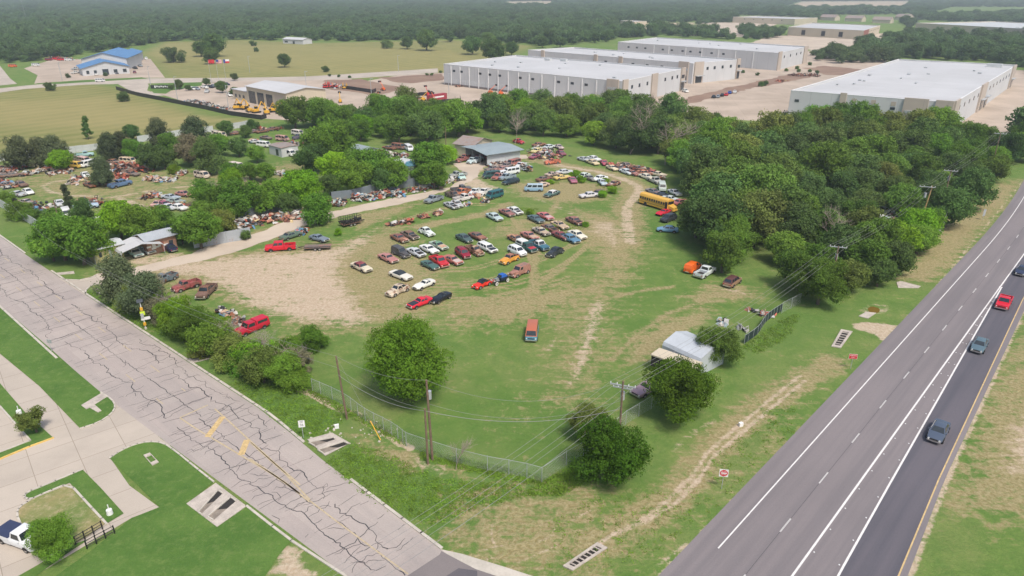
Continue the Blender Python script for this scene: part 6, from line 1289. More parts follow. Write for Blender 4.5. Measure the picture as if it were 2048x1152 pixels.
# tow truck boom and mesh trailer
def trailer(reg, x, y, dx, dy, L_, W_, label, rail, colr, mesh_h=0):
    u, v = px(reg, x, y); s = REG[reg][2]; p = P(u, v, .6); q = P(u + dx / s, v + dy / s, .6); d = q - p; root = empty('flat_trailer' if not mesh_h else 'cage_trailer', (p.x, p.y, 0), math.atan2(d.y, d.x), label, 'trailer')
    b = MB(); b.box((0, 0, .62), (L_, W_, .14)); link('deck', b.mesh('deck', M['paint']), root, color=(*colr, .7))
    b = MB(); b.box((L_ / 2 + .7, .35, .55), (1.5, .1, .1), 0, -.45); b.box((L_ / 2 + .7, -.35, .55), (1.5, .1, .1), 0, .45); b.build('drawbar', M['black'], root)
    for xx in (-.5, .4):
        for ss in (-1, 1): link('wheel', v_meshes('pickup')['wheel'], root, (xx, ss * (W_ / 2 + .13), .33))
    b = MB()
    for ss in (-1, 1): b.box((0, ss * W_ / 2, .85), (L_, .06, .1))
    b.build('rail', M['black'], root)
    if mesh_h:
        b = MB(); n = 9
        for i in range(n):
            for ss in (-1, 1): b.box((-L_ / 2 + L_ * i / (n - 1), ss * W_ / 2, .6 + mesh_h / 2), (.06, .06, mesh_h))
        for z in (.35, .7, 1.0):
            for ss in (-1, 1): b.box((0, ss * W_ / 2, .6 + mesh_h * z), (L_, .05, .06))
            for e in (-1, 1): b.box((e * L_ / 2, 0, .6 + mesh_h * z), (.05, W_, .06))
        b.build('cage', M['black'], root); b = MB()
        for _ in range(40): b.box((vr.uniform(-L_ / 2, L_ / 2) * .9, vr.uniform(-.8, .8), .75 + vr.random() * .7), (vr.uniform(.3, 1), vr.uniform(.2, .6), vr.uniform(.05, .3)), 0, vr.random() * 3)
        b.build('load', M['void'], root)
    return root
trailer('B', 965, 1035, -100, 4, 5.4, 2.1, 'rusty red flat trailer behind the red crew cab pickup', 1, (.28, .12, .07)); trailer('B', 1232, 840, 60, -14, 4.6, 2.0, 'black cage trailer full of scrap beside the dirt track', 1, (.14, .08, .06), 1.6)
# hot rod
hp = P(*px('E', 1225, 655), .5); hq = P(*px('E', 1130, 690), .5); d = hq - hp
hr = empty('hot_rod', (hp.x, hp.y, 0), math.atan2(d.y, d.x), 'blue topped open wheel hot rod with big white wheels', 'car')
b = MB(); b.box((.1, 0, .55), (3.4, .12, .1)); b.box((0, .35, .5), (3.6, .08, .12)); b.box((0, -.35, .5), (3.6, .08, .12)); b.build('frame', M['black'], hr)
b = MB(); vv = [(-1.5, .62, .5), (.1, .6, .5), (.1, -.6, .5), (-1.5, -.62, .5), (-1.6, .62, 1.05), (.15, .6, 1.05), (.15, -.6, 1.05), (-1.6, -.62, 1.05)]
b.add(vv, [(0, 1, 5, 4), (1, 2, 6, 5), (2, 3, 7, 6), (3, 0, 4, 7), (4, 5, 6, 7)]); link('body', b.mesh('hotrod_body', M['paint'], 40), hr, color=(.02, .03, .06, 0))
b = MB(); vv = [(-1.5, .6, 1.05), (.0, .58, 1.05), (.0, -.58, 1.05), (-1.5, -.6, 1.05), (-1.2, .5, 1.5), (-.2, .5, 1.5), (-.2, -.5, 1.5), (-1.2, -.5, 1.5)]
b.add(vv, [(0, 1, 5, 4), (1, 2, 6, 5), (2, 3, 7, 6), (3, 0, 4, 7), (4, 5, 6, 7)]); link('roof', b.mesh('hotrod_roof', M['paint'], 40), hr, color=(.02, .10, .40, 0))
for s in (-1, 1): b = MB(); b.quad((-1.15, s * .575, 1.12), (-.15, s * .565, 1.12), (-.28, s * .515, 1.42), (-1.05, s * .52, 1.42)); b.build('side_window', M['glass'], hr)
b = MB(); b.quad((.012, -.5, 1.1), (.012, .5, 1.1), (-.17, .44, 1.45), (-.17, -.44, 1.45)); b.build('windshield', M['glass'], hr)
b = MB(); b.box((.75, 0, .8), (.8, .5, .5)); 
for i in range(4):
    for s in (-1, 1): b.tube((.5 + i * .17, s * .25, .85), (.5 + i * .17, s * .5, .6), .05, .05, 6)
b.build('engine', M['chrome'], hr); b = MB(); b.box((1.5, 0, .8), (.15, .5, .65)); b.build('radiator', M['chrome'], hr)
wb = MB(); wb.tube((0, -.12, 0), (0, .12, 0), .42, .42, 20, 0); wb.tube((0, -.13, 0), (0, .13, 0), .34, .34, 16, 1); wb.tube((0, -.135, 0), (0, .135, 0), .16, .16, 12, 0); wbm = wb.mesh('whitewall_wheel', [M['tyre'], M['white_rim']], 40)
for x, y in ((1.5, .8), (1.5, -.8), (-1.2, .85), (-1.2, -.85)): link('wheel', wbm, hr, (x, y, .42))
for s in (-1, 1): b = MB(); b.tube((1.6, s * .5, .85), (1.75, s * .5, .85), .09, .11, 10); b.build('headlight', M['lamp'], hr)
# school bus
bp_ = P(*px('D', 1425, 752), 1.2); bq = P(*px('D', 1590, 800), 1.2); d = bq - bp_
bus = empty('school_bus', (bp_.x, bp_.y, 0), math.atan2(d.y, d.x), 'long yellow school bus beside the loop track', 'bus')
b = MB(); pr = [(1.2, .5), (1.22, 1.6), (1.15, 2.5), (.95, 2.85), (.5, 3.0), (0, 3.03)]; pr = pr + [(-y, z) for y, z in reversed(pr[:-1])]; n = len(pr)
b.add([(x, y, z) for x in (-5.4, 3.6) for y, z in pr], [(i, i + 1, n + i + 1, n + i) for i in range(n - 1)] + [tuple(range(n - 1, -1, -1)), tuple(range(n, 2 * n))]); link('body', b.mesh('bus_body', M['paint'], 30), bus, color=(.66, .38, .06, .08))
b = MB(); b.add([(3.6, 1.0, .5), (5.2, .85, .5), (5.2, -.85, .5), (3.6, -1.0, .5), (3.6, 1.0, 1.7), (5.1, .75, 1.35), (5.1, -.75, 1.35), (3.6, -1.0, 1.7)], [(0, 1, 5, 4), (1, 2, 6, 5), (2, 3, 7, 6), (4, 5, 6, 7)]); link('hood', b.mesh('bus_hood', M['paint'], 30), bus, color=(.66, .38, .06, .08))
for s in (-1, 1):
    for i in range(11): b = MB(); b.box((-5.0 + i * .74, s * 1.215, 1.95), (.55, .04, .6)); b.build('window', M['glass'], bus)
b = MB(); b.box((3.2, -1.22, 1.5), (.7, .05, 2.0)); b.build('door', M['void'], bus); b = MB(); b.box((3.62, 0, 2.15), (.05, 2.0, .7)); b.build('windshield', M['glass'], bus)
for z in (1.05, 1.5):
    b = MB(); b.box((-.9, 1.225, z), (9, .03, .07)); b.box((-.9, -1.225, z), (8.1, .03, .07)); b.build('black_stripe', M['black'], bus)
for x in (-3.4, 4.3):
    for s in (-1, 1): b = MB(); b.tube((x, s * 1.25, .5), (x, s * .9, .5), .5, .5, 16); b.build('wheel', M['tyre'], bus)
# highway traffic
def HV(u, v, kind, col, label, **kw):
    p = P(u, v, .6); s_ = toH(p.x, p.y)[0] if 0 else (p - HA).dot(hd); a = HS(s_, 'y'); c = HS(s_ - 6, 'y'); d = c - a; p.z = 0.03; o = vehicle(kind, p, math.atan2(d.y, d.x), col, 0, label, **kw); o.location.z = .026; return o
HV(1877, 862, 'sedan', (.07, .09, .13), 'blue grey sedan nearest on the dark highway lane', cat='car', name='sedan_car'); HV(1959, 690, 'sedan', (.09, .14, .17), 'smaller looking slate blue sedan behind the nearest sedan on the highway', cat='car', name='sedan_car'); HV(2008, 605, 'pickup', (.58, .012, .03), 'bright red pickup driving on the highway', cat='pickup truck'); HV(2044, 541, 'sedan', (.03, .04, .08), 'dark navy car at the right edge on the highway', cat='car', name='sedan_car')
o = V('I', 95, 985, 60, 22, 'pickup', (.70, .71, .72), 0, 'white pickup with a navy bed cover in the car park'); b = MB(); b.box((-1.62, 0, 1.12), (2.25, 1.9, .06)); b.build('bed_cover', plain('navy_cover', (.03, .04, .09), .6), o); 
# parked small vehicles far away
def park(reg, lst, grp, det=1):
    for x, y, dx, dy, kind, col, lb in lst: V(reg, x, y, dx, dy, kind, col, 0, lb, det=det, group=grp, name={'suv': 'parked_suv', 'pickup': 'pickup_truck', 'van': 'parked_van'}.get(kind, 'parked_car'))
park('Z', [(232, 566, 10, -14, 'sedan', BLK, 'black car at the left end of the warehouse row'), (258, 564, 10, -14, 'sedan', GRY, 'grey car second from left in the warehouse row'), (282, 556, 10, -14, 'sedan', BLK, 'black car third from left in the warehouse row'), (306, 552, 10, -14, 'sedan', RED, 'red car in the warehouse row'), (326, 541, 10, -14, 'sedan', (.02, .06, .3), 'blue car in the warehouse row'), (356, 537, 10, -14, 'sedan', WHT, 'white car at the right end of the warehouse row')], 'cars parked in front of the warehouses')
park('Z', [(66, 533, 14, 4, 'suv', WHT, 'white suv alone beside the middle warehouse'), (870, 206, 10, -6, 'van', WHT, 'left white delivery van at the beige warehouse dock'), (915, 206, 10, -6, 'van', WHT, 'right white delivery van at the beige warehouse dock')], 'vans and cars near the far buildings')
park('X', [(1125, 520, 14, 2, 'suv', WHT, 'white suv left in the dealer car park'), (1150, 520, 14, 2, 'suv', GRY, 'grey suv beside the white one in the dealer car park'), (1195, 510, 14, 2, 'pickup', WHT, 'white pickup in the middle of the dealer car park'), (1210, 535, 10, -10, 'pickup', SLV, 'silver pickup in front of the white pickup at the dealer'), (1232, 508, 14, 2, 'sedan', BLK, 'black car at the back of the dealer car park'), (1255, 505, 14, 2, 'suv', GRY, 'dark suv at the back right of the dealer car park'), (1345, 556, 12, 8, 'suv', WHT, 'white suv next to the dealer office'), (1398, 562, 14, 0, 'pickup', WHT, 'white pickup in front of the dealer shop'), (1325, 492, 14, 2, 'sedan', NVY, 'navy car behind the dealer tree'),
           (586, 473, 16, 0, 'van', WHT, 'white van driving on the far road'), (562, 434, 8, 12, 'suv', WHT, 'white suv before the blue roofed office'), (618, 436, 8, 12, 'van', TEAL, 'dark green van before the blue roofed office'), (683, 427, 8, 12, 'sedan', NVY, 'navy car before the blue roofed office'), (787, 422, 8, 12, 'sedan', MAR, 'dark red car right of the blue roofed office'), (790, 398, 16, 4, 'pickup', BLK, 'black truck beside the blue roofed hall'), (820, 385, 16, 4, 'pickup', GRY, 'grey truck beside the blue roofed hall'), (855, 345, 10, 8, 'van', WHT, 'white van behind the small blue roofed hall'), (440, 425, 14, -2, 'pickup', WHT, 'white pickup left of the blue roofed office'), (440, 403, 14, -2, 'pickup', LGR, 'pale pickup behind the white one left of the blue roof'),
           (330, 345, 12, 0, 'van', RED, 'red truck at the back of the blue roof yard'), (355, 350, 12, 0, 'van', RED, 'second red truck at the back of the blue roof yard'), (400, 352, 12, 0, 'van', WHT, 'white box truck at the back of the blue roof yard'), (285, 350, 12, 0, 'van', MAR, 'dark red truck at the left back of the blue roof yard'), (75, 388, 12, 0, 'van', ORG, 'orange truck at the far left yard'), (210, 382, 12, 0, 'van', WHT, 'white truck at the far left yard')], 'vehicles parked around the distant businesses')
# wrecks of the yard
yw = [('A', 145, 605, 50, 10, 'coupe60', LGR, .5, 'grey convertible wreck with dark interior by the pale fence'), ('A', 230, 588, 40, 20, 'sedan', WHT, .2, 'white sedan beside the grey convertible wreck'), ('A', 222, 672, 50, 10, 'coupe60', (.4, .38, .36), .6, 'grey rusty wreck below the white sedan'), ('A', 60, 648, 50, 10, 'sedan60', NVY, .5, 'dark wreck behind the pale fence'), ('A', 345, 762, 60, 10, 'coupe60', (.06, .09, .16), .5, 'dark blue wreck among the low trees'), ('A', 170, 525, 40, 12, 'sedan60', ORG, .8, 'orange rusted wreck above the white sedan'), ('A', 60, 530, 60, 0, 'coupe60', (.3, .3, .3), .7, 'grey rusty wreck at the left edge of the yard'),
 ('A', 275, 372, 60, 2, 'sedan60', CRM, .4, 'cream rusty sedan left of the bright tree'), ('A', 140, 388, 60, -8, 'coupe60', RED, .5, 'red wreck at the foot of the cedars'), ('A', 60, 420, 50, 10, 'sedan60', PNK, .7, 'pinkish rusted wreck in the left heap'), ('A', 45, 455, 50, -6, 'coupe60', RST, .8, 'brown rusted wreck at the bottom of the left heap'), ('A', 105, 450, 50, -6, 'coupe60', (.12, .09, .09), .7, 'dark wreck right of the left heap'), ('A', 20, 410, 50, -6, 'coupe60', CRM, .7, 'pale rusty wreck at the far left heap top'),
 ('A', 612, 322, 40, 20, 'round40', (.5, .16, .10), .7, 'rounded red wreck by the back fence'), ('A', 612, 376, 50, 4, 'flatvan', YEL, .3, 'yellow van front end in the yard'), ('A', 690, 338, 50, 10, 'van', (.55, .36, .32), .4, 'pinkish white van by the white camper'), ('A', 722, 366, -60, 14, 'van', WHT, .2, 'white van with blue trim by the yard cedar'), ('A', 930, 342, 60, 6, 'sedan60', (.5, .25, .13), .7, 'orange rusted sedan under the cedars'), ('A', 1050, 342, 60, 4, 'van', (.62, .50, .34), .5, 'cream rusty van under the cedars'), ('A', 1100, 366, 60, 6, 'sedan60', WHT, .5, 'white wreck on the edge of the rust heap'),
 ('A', 1010, 410, 50, 0, 'sedan60', RST, .9, 'brown wreck on the left side of the rust heap'), ('A', 1080, 440, 50, 6, 'coupe60', (.4, .36, .36), .8, 'grey rusted wreck in front of the rust heap'), ('A', 1130, 405, 50, -8, 'coupe60', MAR, .8, 'maroon wreck at the right side of the rust heap'), ('A', 985, 528, 70, -16, 'crewcab', (.07, .14, .26), .4, 'blue and white truck loaded with red scrap'), ('A', 735, 530, 40, 16, 'coupe60', ORG, .8, 'orange rusted hulk in the track loop'), ('A', 1655, 458, 60, 12, 'van', (.62, .52, .42), .5, 'white van with orange rust right of the cedars'), ('A', 1505, 607, 50, 6, 'sedan', PNK, .4, 'pinkish van like wreck below the track'), ('A', 1400, 632, 50, 6, 'coupe60', (.35, .40, .44), .4, 'grey blue wreck left of the pinkish one'), ('A', 1440, 665, 50, 6, 'coupe60', (.28, .36, .33), .5, 'greenish wreck below the grey blue one'), ('A', 1345, 690, 50, 12, 'coupe60', (.26, .05, .09), .4, 'maroon wreck at the yard crossing'), ('A', 1465, 715, 50, 12, 'sedan60', WHT, .3, 'white wreck beside the maroon one'), ('A', 1300, 680, 30, -16, 'coupe60', (.5, .3, .26), .5, 'salmon wreck left of the maroon one'), ('A', 1380, 712, 50, 10, 'coupe60', SLV, .4, 'silver wreck just below the maroon one'),
 ('A', 705, 708, 60, -8, 'pickup', (.35, .45, .55), .3, 'blue white truck bed near the narrow tree'), ('A', 1940, 385, 50, 10, 'van', (.66, .56, .5), .4, 'white van with rusty roof beside a dead trunk'), ('A', 1845, 190, 50, 6, 'sedan', WHT, .4, 'white car by the back fence trees'), ('A', 1805, 128, 50, 6, 'van', CRM, .5, 'cream van at the back fence'), ('A', 1935, 108, 60, -6, 'coupe60', RST, .6, 'red brown wreck at the back fence'), ('A', 700, 448, 30, 30, 'coupe60', WHT, .3, 'white car half behind the yard cedar'), ('A', 690, 285, 90, -8, 'pickup', (.30, .48, .48), .2, 'long pale turquoise flatbed by the back fence'), ('A', 490, 680, 20, 30, 'coupe60', SLV, .4, 'silver wreck left of the narrow tree'), ('A', 820, 830, 20, 40, 'pickup', WHT, .2, 'white truck behind the trailer home trees'), ('A', 545, 770, 20, 40, 'flatvan', WHT, .2, 'white box vehicle among the yard trees'),
 ('B', 675, 158, 50, 6, 'van', (.58, .34, .3), .6, 'rusty roofed white truck behind the trailer house'), ('B', 655, 268, 60, 8, 'suv', WHT, .1, 'white suv in front of the trailer house'), ('B', 735, 278, 50, 14, 'van', WHT, .1, 'white van right of the white suv by the trailer house'), ('B', 522, 208, 60, 6, 'van', WHT, .2, 'white van left of the trailer house'), ('B', 810, 142, -60, 8, 'oldpickup', (.05, .05, .09), .4, 'dark truck at the top of the yard'), ('B', 800, 112, 50, 8, 'van', (.6, .55, .5), .4, 'pale van behind the dark truck'), ('B', 450, 178, 50, 8, 'coupe60', WHT, .5, 'white rust stained car in the upper yard'), ('B', 540, 145, 50, 8, 'coupe60', RST, .8, 'rusty wreck in the upper yard grass'), ('B', 300, 105, 50, -8, 'coupe60', RST, .8, 'red brown wreck along the back fence'), ('B', 510, 92, 50, -8, 'coupe60', RST, .8, 'rusty wreck at the end of the back fence'), ('B', 600, 72, 50, -8, 'coupe60', MAR, .7, 'maroon wreck beyond the back fence trees'), ('B', 450, 92, 50, -6, 'coupe60', MAR, .8, 'dark red wreck at the middle of the back fence'),
 ('B', 1710, 235, 40, 24, 'van', (.68, .70, .72), .05, 'white high roof van behind the small sheds'), ('B', 1785, 265, 40, 14, 'sedan', SLV, .1, 'silver car beside the high roof van'), ('B', 1550, 228, 40, 6, 'coupe60', ORG, .8, 'orange wreck near the high roof van'), ('B', 1625, 225, 40, 6, 'van', (.36, .10, .08), .7, 'rust red box left of the high roof van'), ('B', 150, 118, 50, 6, 'van', (.62, .55, .45), .5, 'beige van in the upper left yard'), ('B', 830, 780, 0, 0, None, None, 0, '')]
for r_ in yw:
    if r_[5]: V(*r_[:5], *r_[5:9], det=1, group='wrecks scattered in the junkyard')
rl = [('D', 655, 300, 60, 16, 'coupe60', LGR, .4, 'pale grey wreck at the left end of the line under the trees'), ('D', 755, 292, 60, 16, 'sedan60', (.66, .67, .66), .2, 'white sedan behind the cream one in the tree line row'), ('D', 745, 332, 70, 26, 'sedan60', (.64, .52, .32), .2, 'cream yellow sedan in the tree line row'), ('D', 862, 335, 30, 30, 'coupe60', (.40, .05, .10), .4, 'raspberry red wreck right of the cream sedan'), ('D', 945, 388, 60, 26, 'coupe60', (.64, .55, .38), .3, 'cream coupe in the middle of the tree line row'), ('D', 1008, 392, 60, 20, 'sedan60', (.45, .30, .24), .7, 'rusty brown wreck touching the cream coupe'),
 ('D', 1090, 362, 60, 26, 'sedan60', (.5, .42, .38), .7, 'pale rusted wreck under the trees at the row middle'), ('D', 1090, 428, 60, 22, 'sedan60', (.56, .62, .64), .3, 'pale blue white sedan in front of the rusted wreck'), ('D', 1150, 440, 40, 12, 'coupe60', PNK, .6, 'pinkish wreck right of the pale blue sedan'), ('D', 1205, 395, 60, 14, 'coupe60', (.33, .2, .18), .8, 'flat brown wreck close to the trees'), ('D', 1270, 440, 50, 12, 'coupe60', (.58, .26, .14), .6, 'orange wreck at the right of the row'), ('D', 1360, 440, 60, 10, 'sedan60', (.42, .10, .08), .5, 'red brown wreck right of the orange one'), ('D', 1415, 452, 50, 10, 'coupe60', (.62, .54, .40), .4, 'cream car behind the white boat'), ('D', 1295, 478, 70, 22, 'sedan60', (.68, .62, .50), .2, 'long cream white car below the orange wreck'), ('D', 1380, 520, 60, 26, 'pickup', (.42, .42, .38), .4, 'grey green pickup near the loop track'),
 ('D', 1455, 592, 10, 36, 'van', (.5, .56, .52), .2, 'pale grey green van near the tree line'), ('D', 1372, 632, 50, 16, 'coupe60', (.16, .17, .2), .5, 'dark grey wreck beside the black car'), ('D', 1440, 672, -70, -4, 'sedan', (.015, .02, .04), .05, 'black car right above the school bus'), ('D', 1545, 705, 50, 10, 'coupe60', (.5, .55, .55), .3, 'pale car just behind the school bus roof'), ('D', 1640, 738, 60, -14, 'coupe60', (.42, .12, .12), .4, 'red and grey car right of the school bus'), ('D', 1585, 640, 40, 20, 'coupe60', (.55, .56, .56), .4, 'pale car at the foot of the dark trees'), ('D', 1468, 842, -70, 24, 'sport', (.55, .02, .04), 0, 'bright red modern coupe below the school bus'), ('D', 1520, 908, -70, 24, 'suv', (.04, .045, .05), 0, 'black suv with a white hood below the red coupe'), ('D', 1512, 1018, -60, -4, 'sedan', (.16, .30, .44), .05, 'blue car under the edge of the wood'),
 ('D', 335, 452, 60, -12, 'coupe60', (.55, .42, .34), .6, 'white and red rusty wreck in the weed island'), ('D', 430, 484, 60, -8, 'coupe60', (.62, .45, .15), .3, 'yellow car in the weed island'), ('D', 458, 430, 60, -6, 'sedan60', (.5, .52, .52), .4, 'pale grey car at the top of the weed island'), ('D', 540, 512, 20, 26, 'coupe60', (.32, .08, .14), .4, 'maroon car between the weeds'), ('D', 650, 470, -50, 20, 'sedan60', (.55, .62, .56), .2, 'white and green sedan between the weed bushes'), ('D', 715, 492, 50, 18, 'coupe60', (.20, .20, .18), .5, 'dark car behind the white long sedan'), ('D', 815, 495, -75, 16, 'sedan60', (.68, .70, .68), .1, 'long white sedan beside the loop track weeds'), ('D', 960, 550, -60, 22, 'coupe60', (.52, .42, .36), .7, 'mixed white rusty wreck amid weeds'), ('D', 845, 535, 20, 20, 'coupe60', (.4, .48, .52), .4, 'pale blue wreck amid weeds'),
 ('D', 705, 668, -75, 8, 'sedan60', (.55, .54, .55), .35, 'silver low wreck in the dry island grass'), ('D', 800, 640, 30, -20, 'coupe60', (.06, .07, .07), .6, 'dark wreck with a raised hood in the weeds'), ('D', 245, 500, 50, -10, 'coupe60', RST, .9, 'dark brown wreck left of the weed island'),
 ('D', 195, 150, 60, -8, 'sedan60', (.34, .16, .10), .7, 'rust brown wreck at the top of the upper cluster'), ('D', 290, 175, -50, 12, 'sedan60', (.55, .60, .60), .2, 'pale blue white sedan in the upper cluster'), ('D', 175, 212, -60, 18, 'sedan60', (.64, .54, .26), .3, 'yellow and white wreck in the upper cluster'), ('D', 255, 222, -60, 18, 'coupe60', (.56, .50, .46), .6, 'white rusty wreck beside the yellow one'), ('D', 150, 272, -50, 18, 'coupe60', (.26, .06, .10), .4, 'maroon wreck at the left of the upper cluster'), ('D', 400, 172, 40, 22, 'coupe60', (.52, .42, .40), .5, 'pinkish wreck under the tree edge'), ('D', 420, 236, 40, 22, 'sedan60', (.20, .04, .07), .3, 'dark maroon sedan below the pinkish wreck'), ('D', 310, 240, 40, 22, 'coupe60', (.40, .16, .14), .6, 'red wreck in the middle of the upper cluster'), ('D', 330, 330, -70, 6, 'oldpickup', (.55, .14, .07), .5, 'orange red old truck at the grass bank')]
for r_ in rl: V(*r_[:5], *r_[5:9], det=1, group='wrecks around the loop track')
# ---------------------------------------------------------------- scrap heaps
PAL = [(.40, .39, .37), (.30, .12, .07), (.14, .06, .04), (.42, .10, .06), (.10, .22, .34), (.40, .26, .18), (.45, .42, .38), (.03, .03, .03), (.50, .38, .20), (.35, .42, .42)]
SCM = [plain('scrap_paint', c, .6, .1 if i == 9 else 0, .35, 1.2) for i, c in enumerate(PAL)]
def heap(reg, line, wd, n, ht, label, seed, small=1.0, bias=None):
    """bent body panels, doors, hoods and wheels thrown in a row along a line"""
    rs = random.Random(seed); L_ = pts(reg, line); acc = [0]
    for a, b in zip(L_, L_[1:]): acc.append(acc[-1] + (b - a).length)
    c0 = L_[len(L_) // 2]; mb = MB()
    for _ in range(n):
        s_ = rs.uniform(0, acc[-1]); i = max(j for j in range(len(L_) - 1) if acc[j] <= s_); a, b = L_[i], L_[i + 1]; d = (b - a).normalized(); q = a + d * (s_ - acc[i]); w_ = rs.gauss(0, wd / 3.2)
        q = q + Vector((-d.y, d.x, 0)) * w_ - c0; h = ht * math.exp(-(w_ / wd * 2) ** 2) * rs.uniform(.05, 1) ** 1.3
        m = rs.choices(range(10), bias or [6, 6, 5, 2, 2, 4, 6, 4, 2, 3])[0]; R_ = Matrix.Rotation(rs.uniform(0, 6.28), 3, 'Z') @ Matrix.Rotation(rs.gauss(0, .5), 3, 'X') @ Matrix.Rotation(rs.gauss(0, .4), 3, 'Y')
        k = rs.random(); z = h + .15
        if k < .45:      # bent panel
            L1, W1_ = rs.uniform(.7, 1.7) * small, rs.uniform(.5, 1.2) * small; bd = rs.uniform(.05, .25); v = []
            for t_ in (0, .04):
                for x_, zz in ((-.5, -bd), (-.2, 0), (.2, 0), (.5, -bd)):
                    for y_ in (-.5, .5): v.append(R_ @ Vector((x_ * L1, y_ * W1_, zz + t_ + .08 * y_ ** 2)) + Vector((q.x, q.y, z)))
            mb.add(v, [(8, 10, 11, 9), (10, 12, 13, 11), (12, 14, 15, 13), (1, 3, 2, 0), (3, 5, 4, 2), (5, 7, 6, 4), (0, 2, 10, 8), (4, 6, 14, 12), (2, 4, 12, 10), (3, 1, 9, 11), (7, 5, 13, 15), (5, 3, 11, 13)], m)
        elif k < .62: mb.box((q.x, q.y, z), (rs.uniform(.5, 1.3) * small, rs.uniform(.35, .8), rs.uniform(.25, .6)), m, M=R_)
        elif k < .78: e = R_ @ Vector((rs.uniform(.6, 1.8), 0, 0)); p0 = Vector((q.x, q.y, z)); mb.tube(p0 - e / 2, p0 + e / 2, .06, .06, 5, m)
        elif k < .9: p0 = Vector((q.x, q.y, z)); e = R_ @ Vector((0, 0, .12)); mb.tube(p0 - e, p0 + e, .34, .34, 10, 7)
        else:            # door shell with a window hole
            for c_, d_ in (((0, 0, -.25), (1.1, .08, .5)), ((-.5, 0, .2), (.08, .08, .5)), ((.5, 0, .2), (.08, .08, .5)), ((0, 0, .45), (1.05, .08, .07))): mb.box(R_ @ Vector(c_) + Vector((q.x, q.y, z + .2)), d_, m, M=R_)
    o = mb.build('scrap_heap', SCM, loc=(c0.x, c0.y, 0)); tag(o, label, 'scrap heap', kind='stuff'); return o
heap('B', [(200, 900), (300, 870), (420, 850), (560, 830), (700, 800), (860, 780)], 4.5, 420, 1.3, 'long heap of coloured body panels along the tin fence', 1)
heap('B', [(1060, 700), (1150, 690), (1190, 690)], 3, 90, 1.2, 'orange and white scrap parts beside the gravel drive', 2); heap('B', [(1240, 660), (1340, 650), (1450, 640), (1560, 625), (1670, 615)], 3.4, 190, 1.6, 'row of doors and fenders stacked along the gravel drive', 3, bias=[6, 3, 3, 2, 3, 3, 6, 3, 1, 8])
heap('B', [(1700, 590), (1780, 580), (1850, 565)], 3, 70, .9, 'scattered panels at the foot of the last drive tree', 4); heap('C', [(0, 600), (120, 590), (260, 540), (420, 500)], 4, 90, .6, 'thin scatter of parts between tree and drive', 5)
heap('A', [(0, 410), (60, 420), (110, 450), (60, 465)], 6, 110, 1.3, 'rusty scrap between the leftmost wrecks', 6, bias=[3, 9, 8, 3, 0, 5, 4, 2, 1, 1]); heap('A', [(220, 440), (300, 445), (370, 410), (420, 405)], 4, 90, .8, 'low line of scrap below the cedars', 7); heap('A', [(400, 440), (500, 435), (600, 425)], 4, 80, .7, 'white and rusty scrap right of the bright tree', 8)
heap('A', [(940, 420), (1010, 400), (1080, 420), (1170, 400)], 9, 330, 2.2, 'big dark rusty heap of car parts in the yard middle', 9, bias=[3, 9, 9, 4, 1, 3, 3, 4, 1, 1]); heap('A', [(1180, 490), (1250, 490), (1350, 500), (1440, 495)], 3.5, 140, .9, 'pale line of scrap panels in the track loop', 10, bias=[8, 3, 2, 1, 1, 5, 8, 1, 2, 2])
heap('A', [(930, 492), (990, 488), (1050, 490)], 2.2, 60, 1.9, 'red scrap piled on the blue and white truck', 11, bias=[1, 4, 2, 9, 0, 1, 1, 1, 0, 0]); heap('A', [(550, 530), (640, 520), (640, 470)], 4, 50, .6, 'pale scrap strewn in the track loop', 12); heap('A', [(0, 520), (60, 530), (110, 560)], 4, 90, 1.0, 'brown scrap at the left yard edge', 13)
heap('A', [(1160, 640), (1230, 640), (1300, 610)], 4, 60, .7, 'brown scrap beside the track fork', 14); heap('A', [(1290, 720), (1420, 730), (1500, 700)], 4, 90, .7, 'scrap between the wrecks below the track', 15); heap('A', [(700, 660), (760, 700), (900, 690)], 5, 60, .6, 'dark scrap in the brown soil patch', 16, bias=[1, 9, 9, 1, 1, 2, 1, 6, 0, 1])
heap('A', [(380, 740), (300, 730), (300, 690)], 5, 60, .8, 'dark scrap among the low trees by the pale fence', 17); heap('A', [(1440, 450), (1540, 440)], 3, 50, .8, 'scrap at the foot of the dark cedars', 18); heap('A', [(760, 540), (860, 520)], 3, 40, .5, 'scrap under the yard cedar', 19)
heap('B', [(1420, 270), (1500, 290), (1580, 305), (1700, 310)], 5, 240, 1.3, 'white and purple scrap between the small sheds', 20, bias=[8, 3, 5, 2, 1, 2, 8, 6, 1, 3]); heap('B', [(560, 440), (640, 455), (720, 440)], 4, 70, .8, 'scrap in the grass gap between tree groups', 21); heap('B', [(740, 200), (820, 215), (860, 190)], 5, 110, 1.2, 'grey scrap right of the trailer house', 22)
heap('B', [(430, 60), (560, 90), (660, 70)], 4, 90, .8, 'rusty scrap along the far back fence', 23, bias=[2, 9, 9, 4, 0, 3, 2, 2, 1, 1]); heap('B', [(420, 170), (480, 190)], 3, 40, .7, 'scrap near the upper yard car', 24)
heap('C', [(720, 380), (800, 360), (900, 350), (1000, 360)], 4, 110, .9, 'scrap among the wrecks at the drive bend', 25); heap('C', [(1050, 400), (1110, 420), (1140, 430)], 2.2, 50, 1.6, 'grey and yellow machine parts right of the drive bend', 26); heap('C', [(560, 690), (620, 680)], 2.5, 30, .7, 'scrap in front of the white old pickups', 27); heap('C', [(640, 735), (700, 745)], 2, 22, .8, 'yellowish parts in front of the dark teal van', 28)
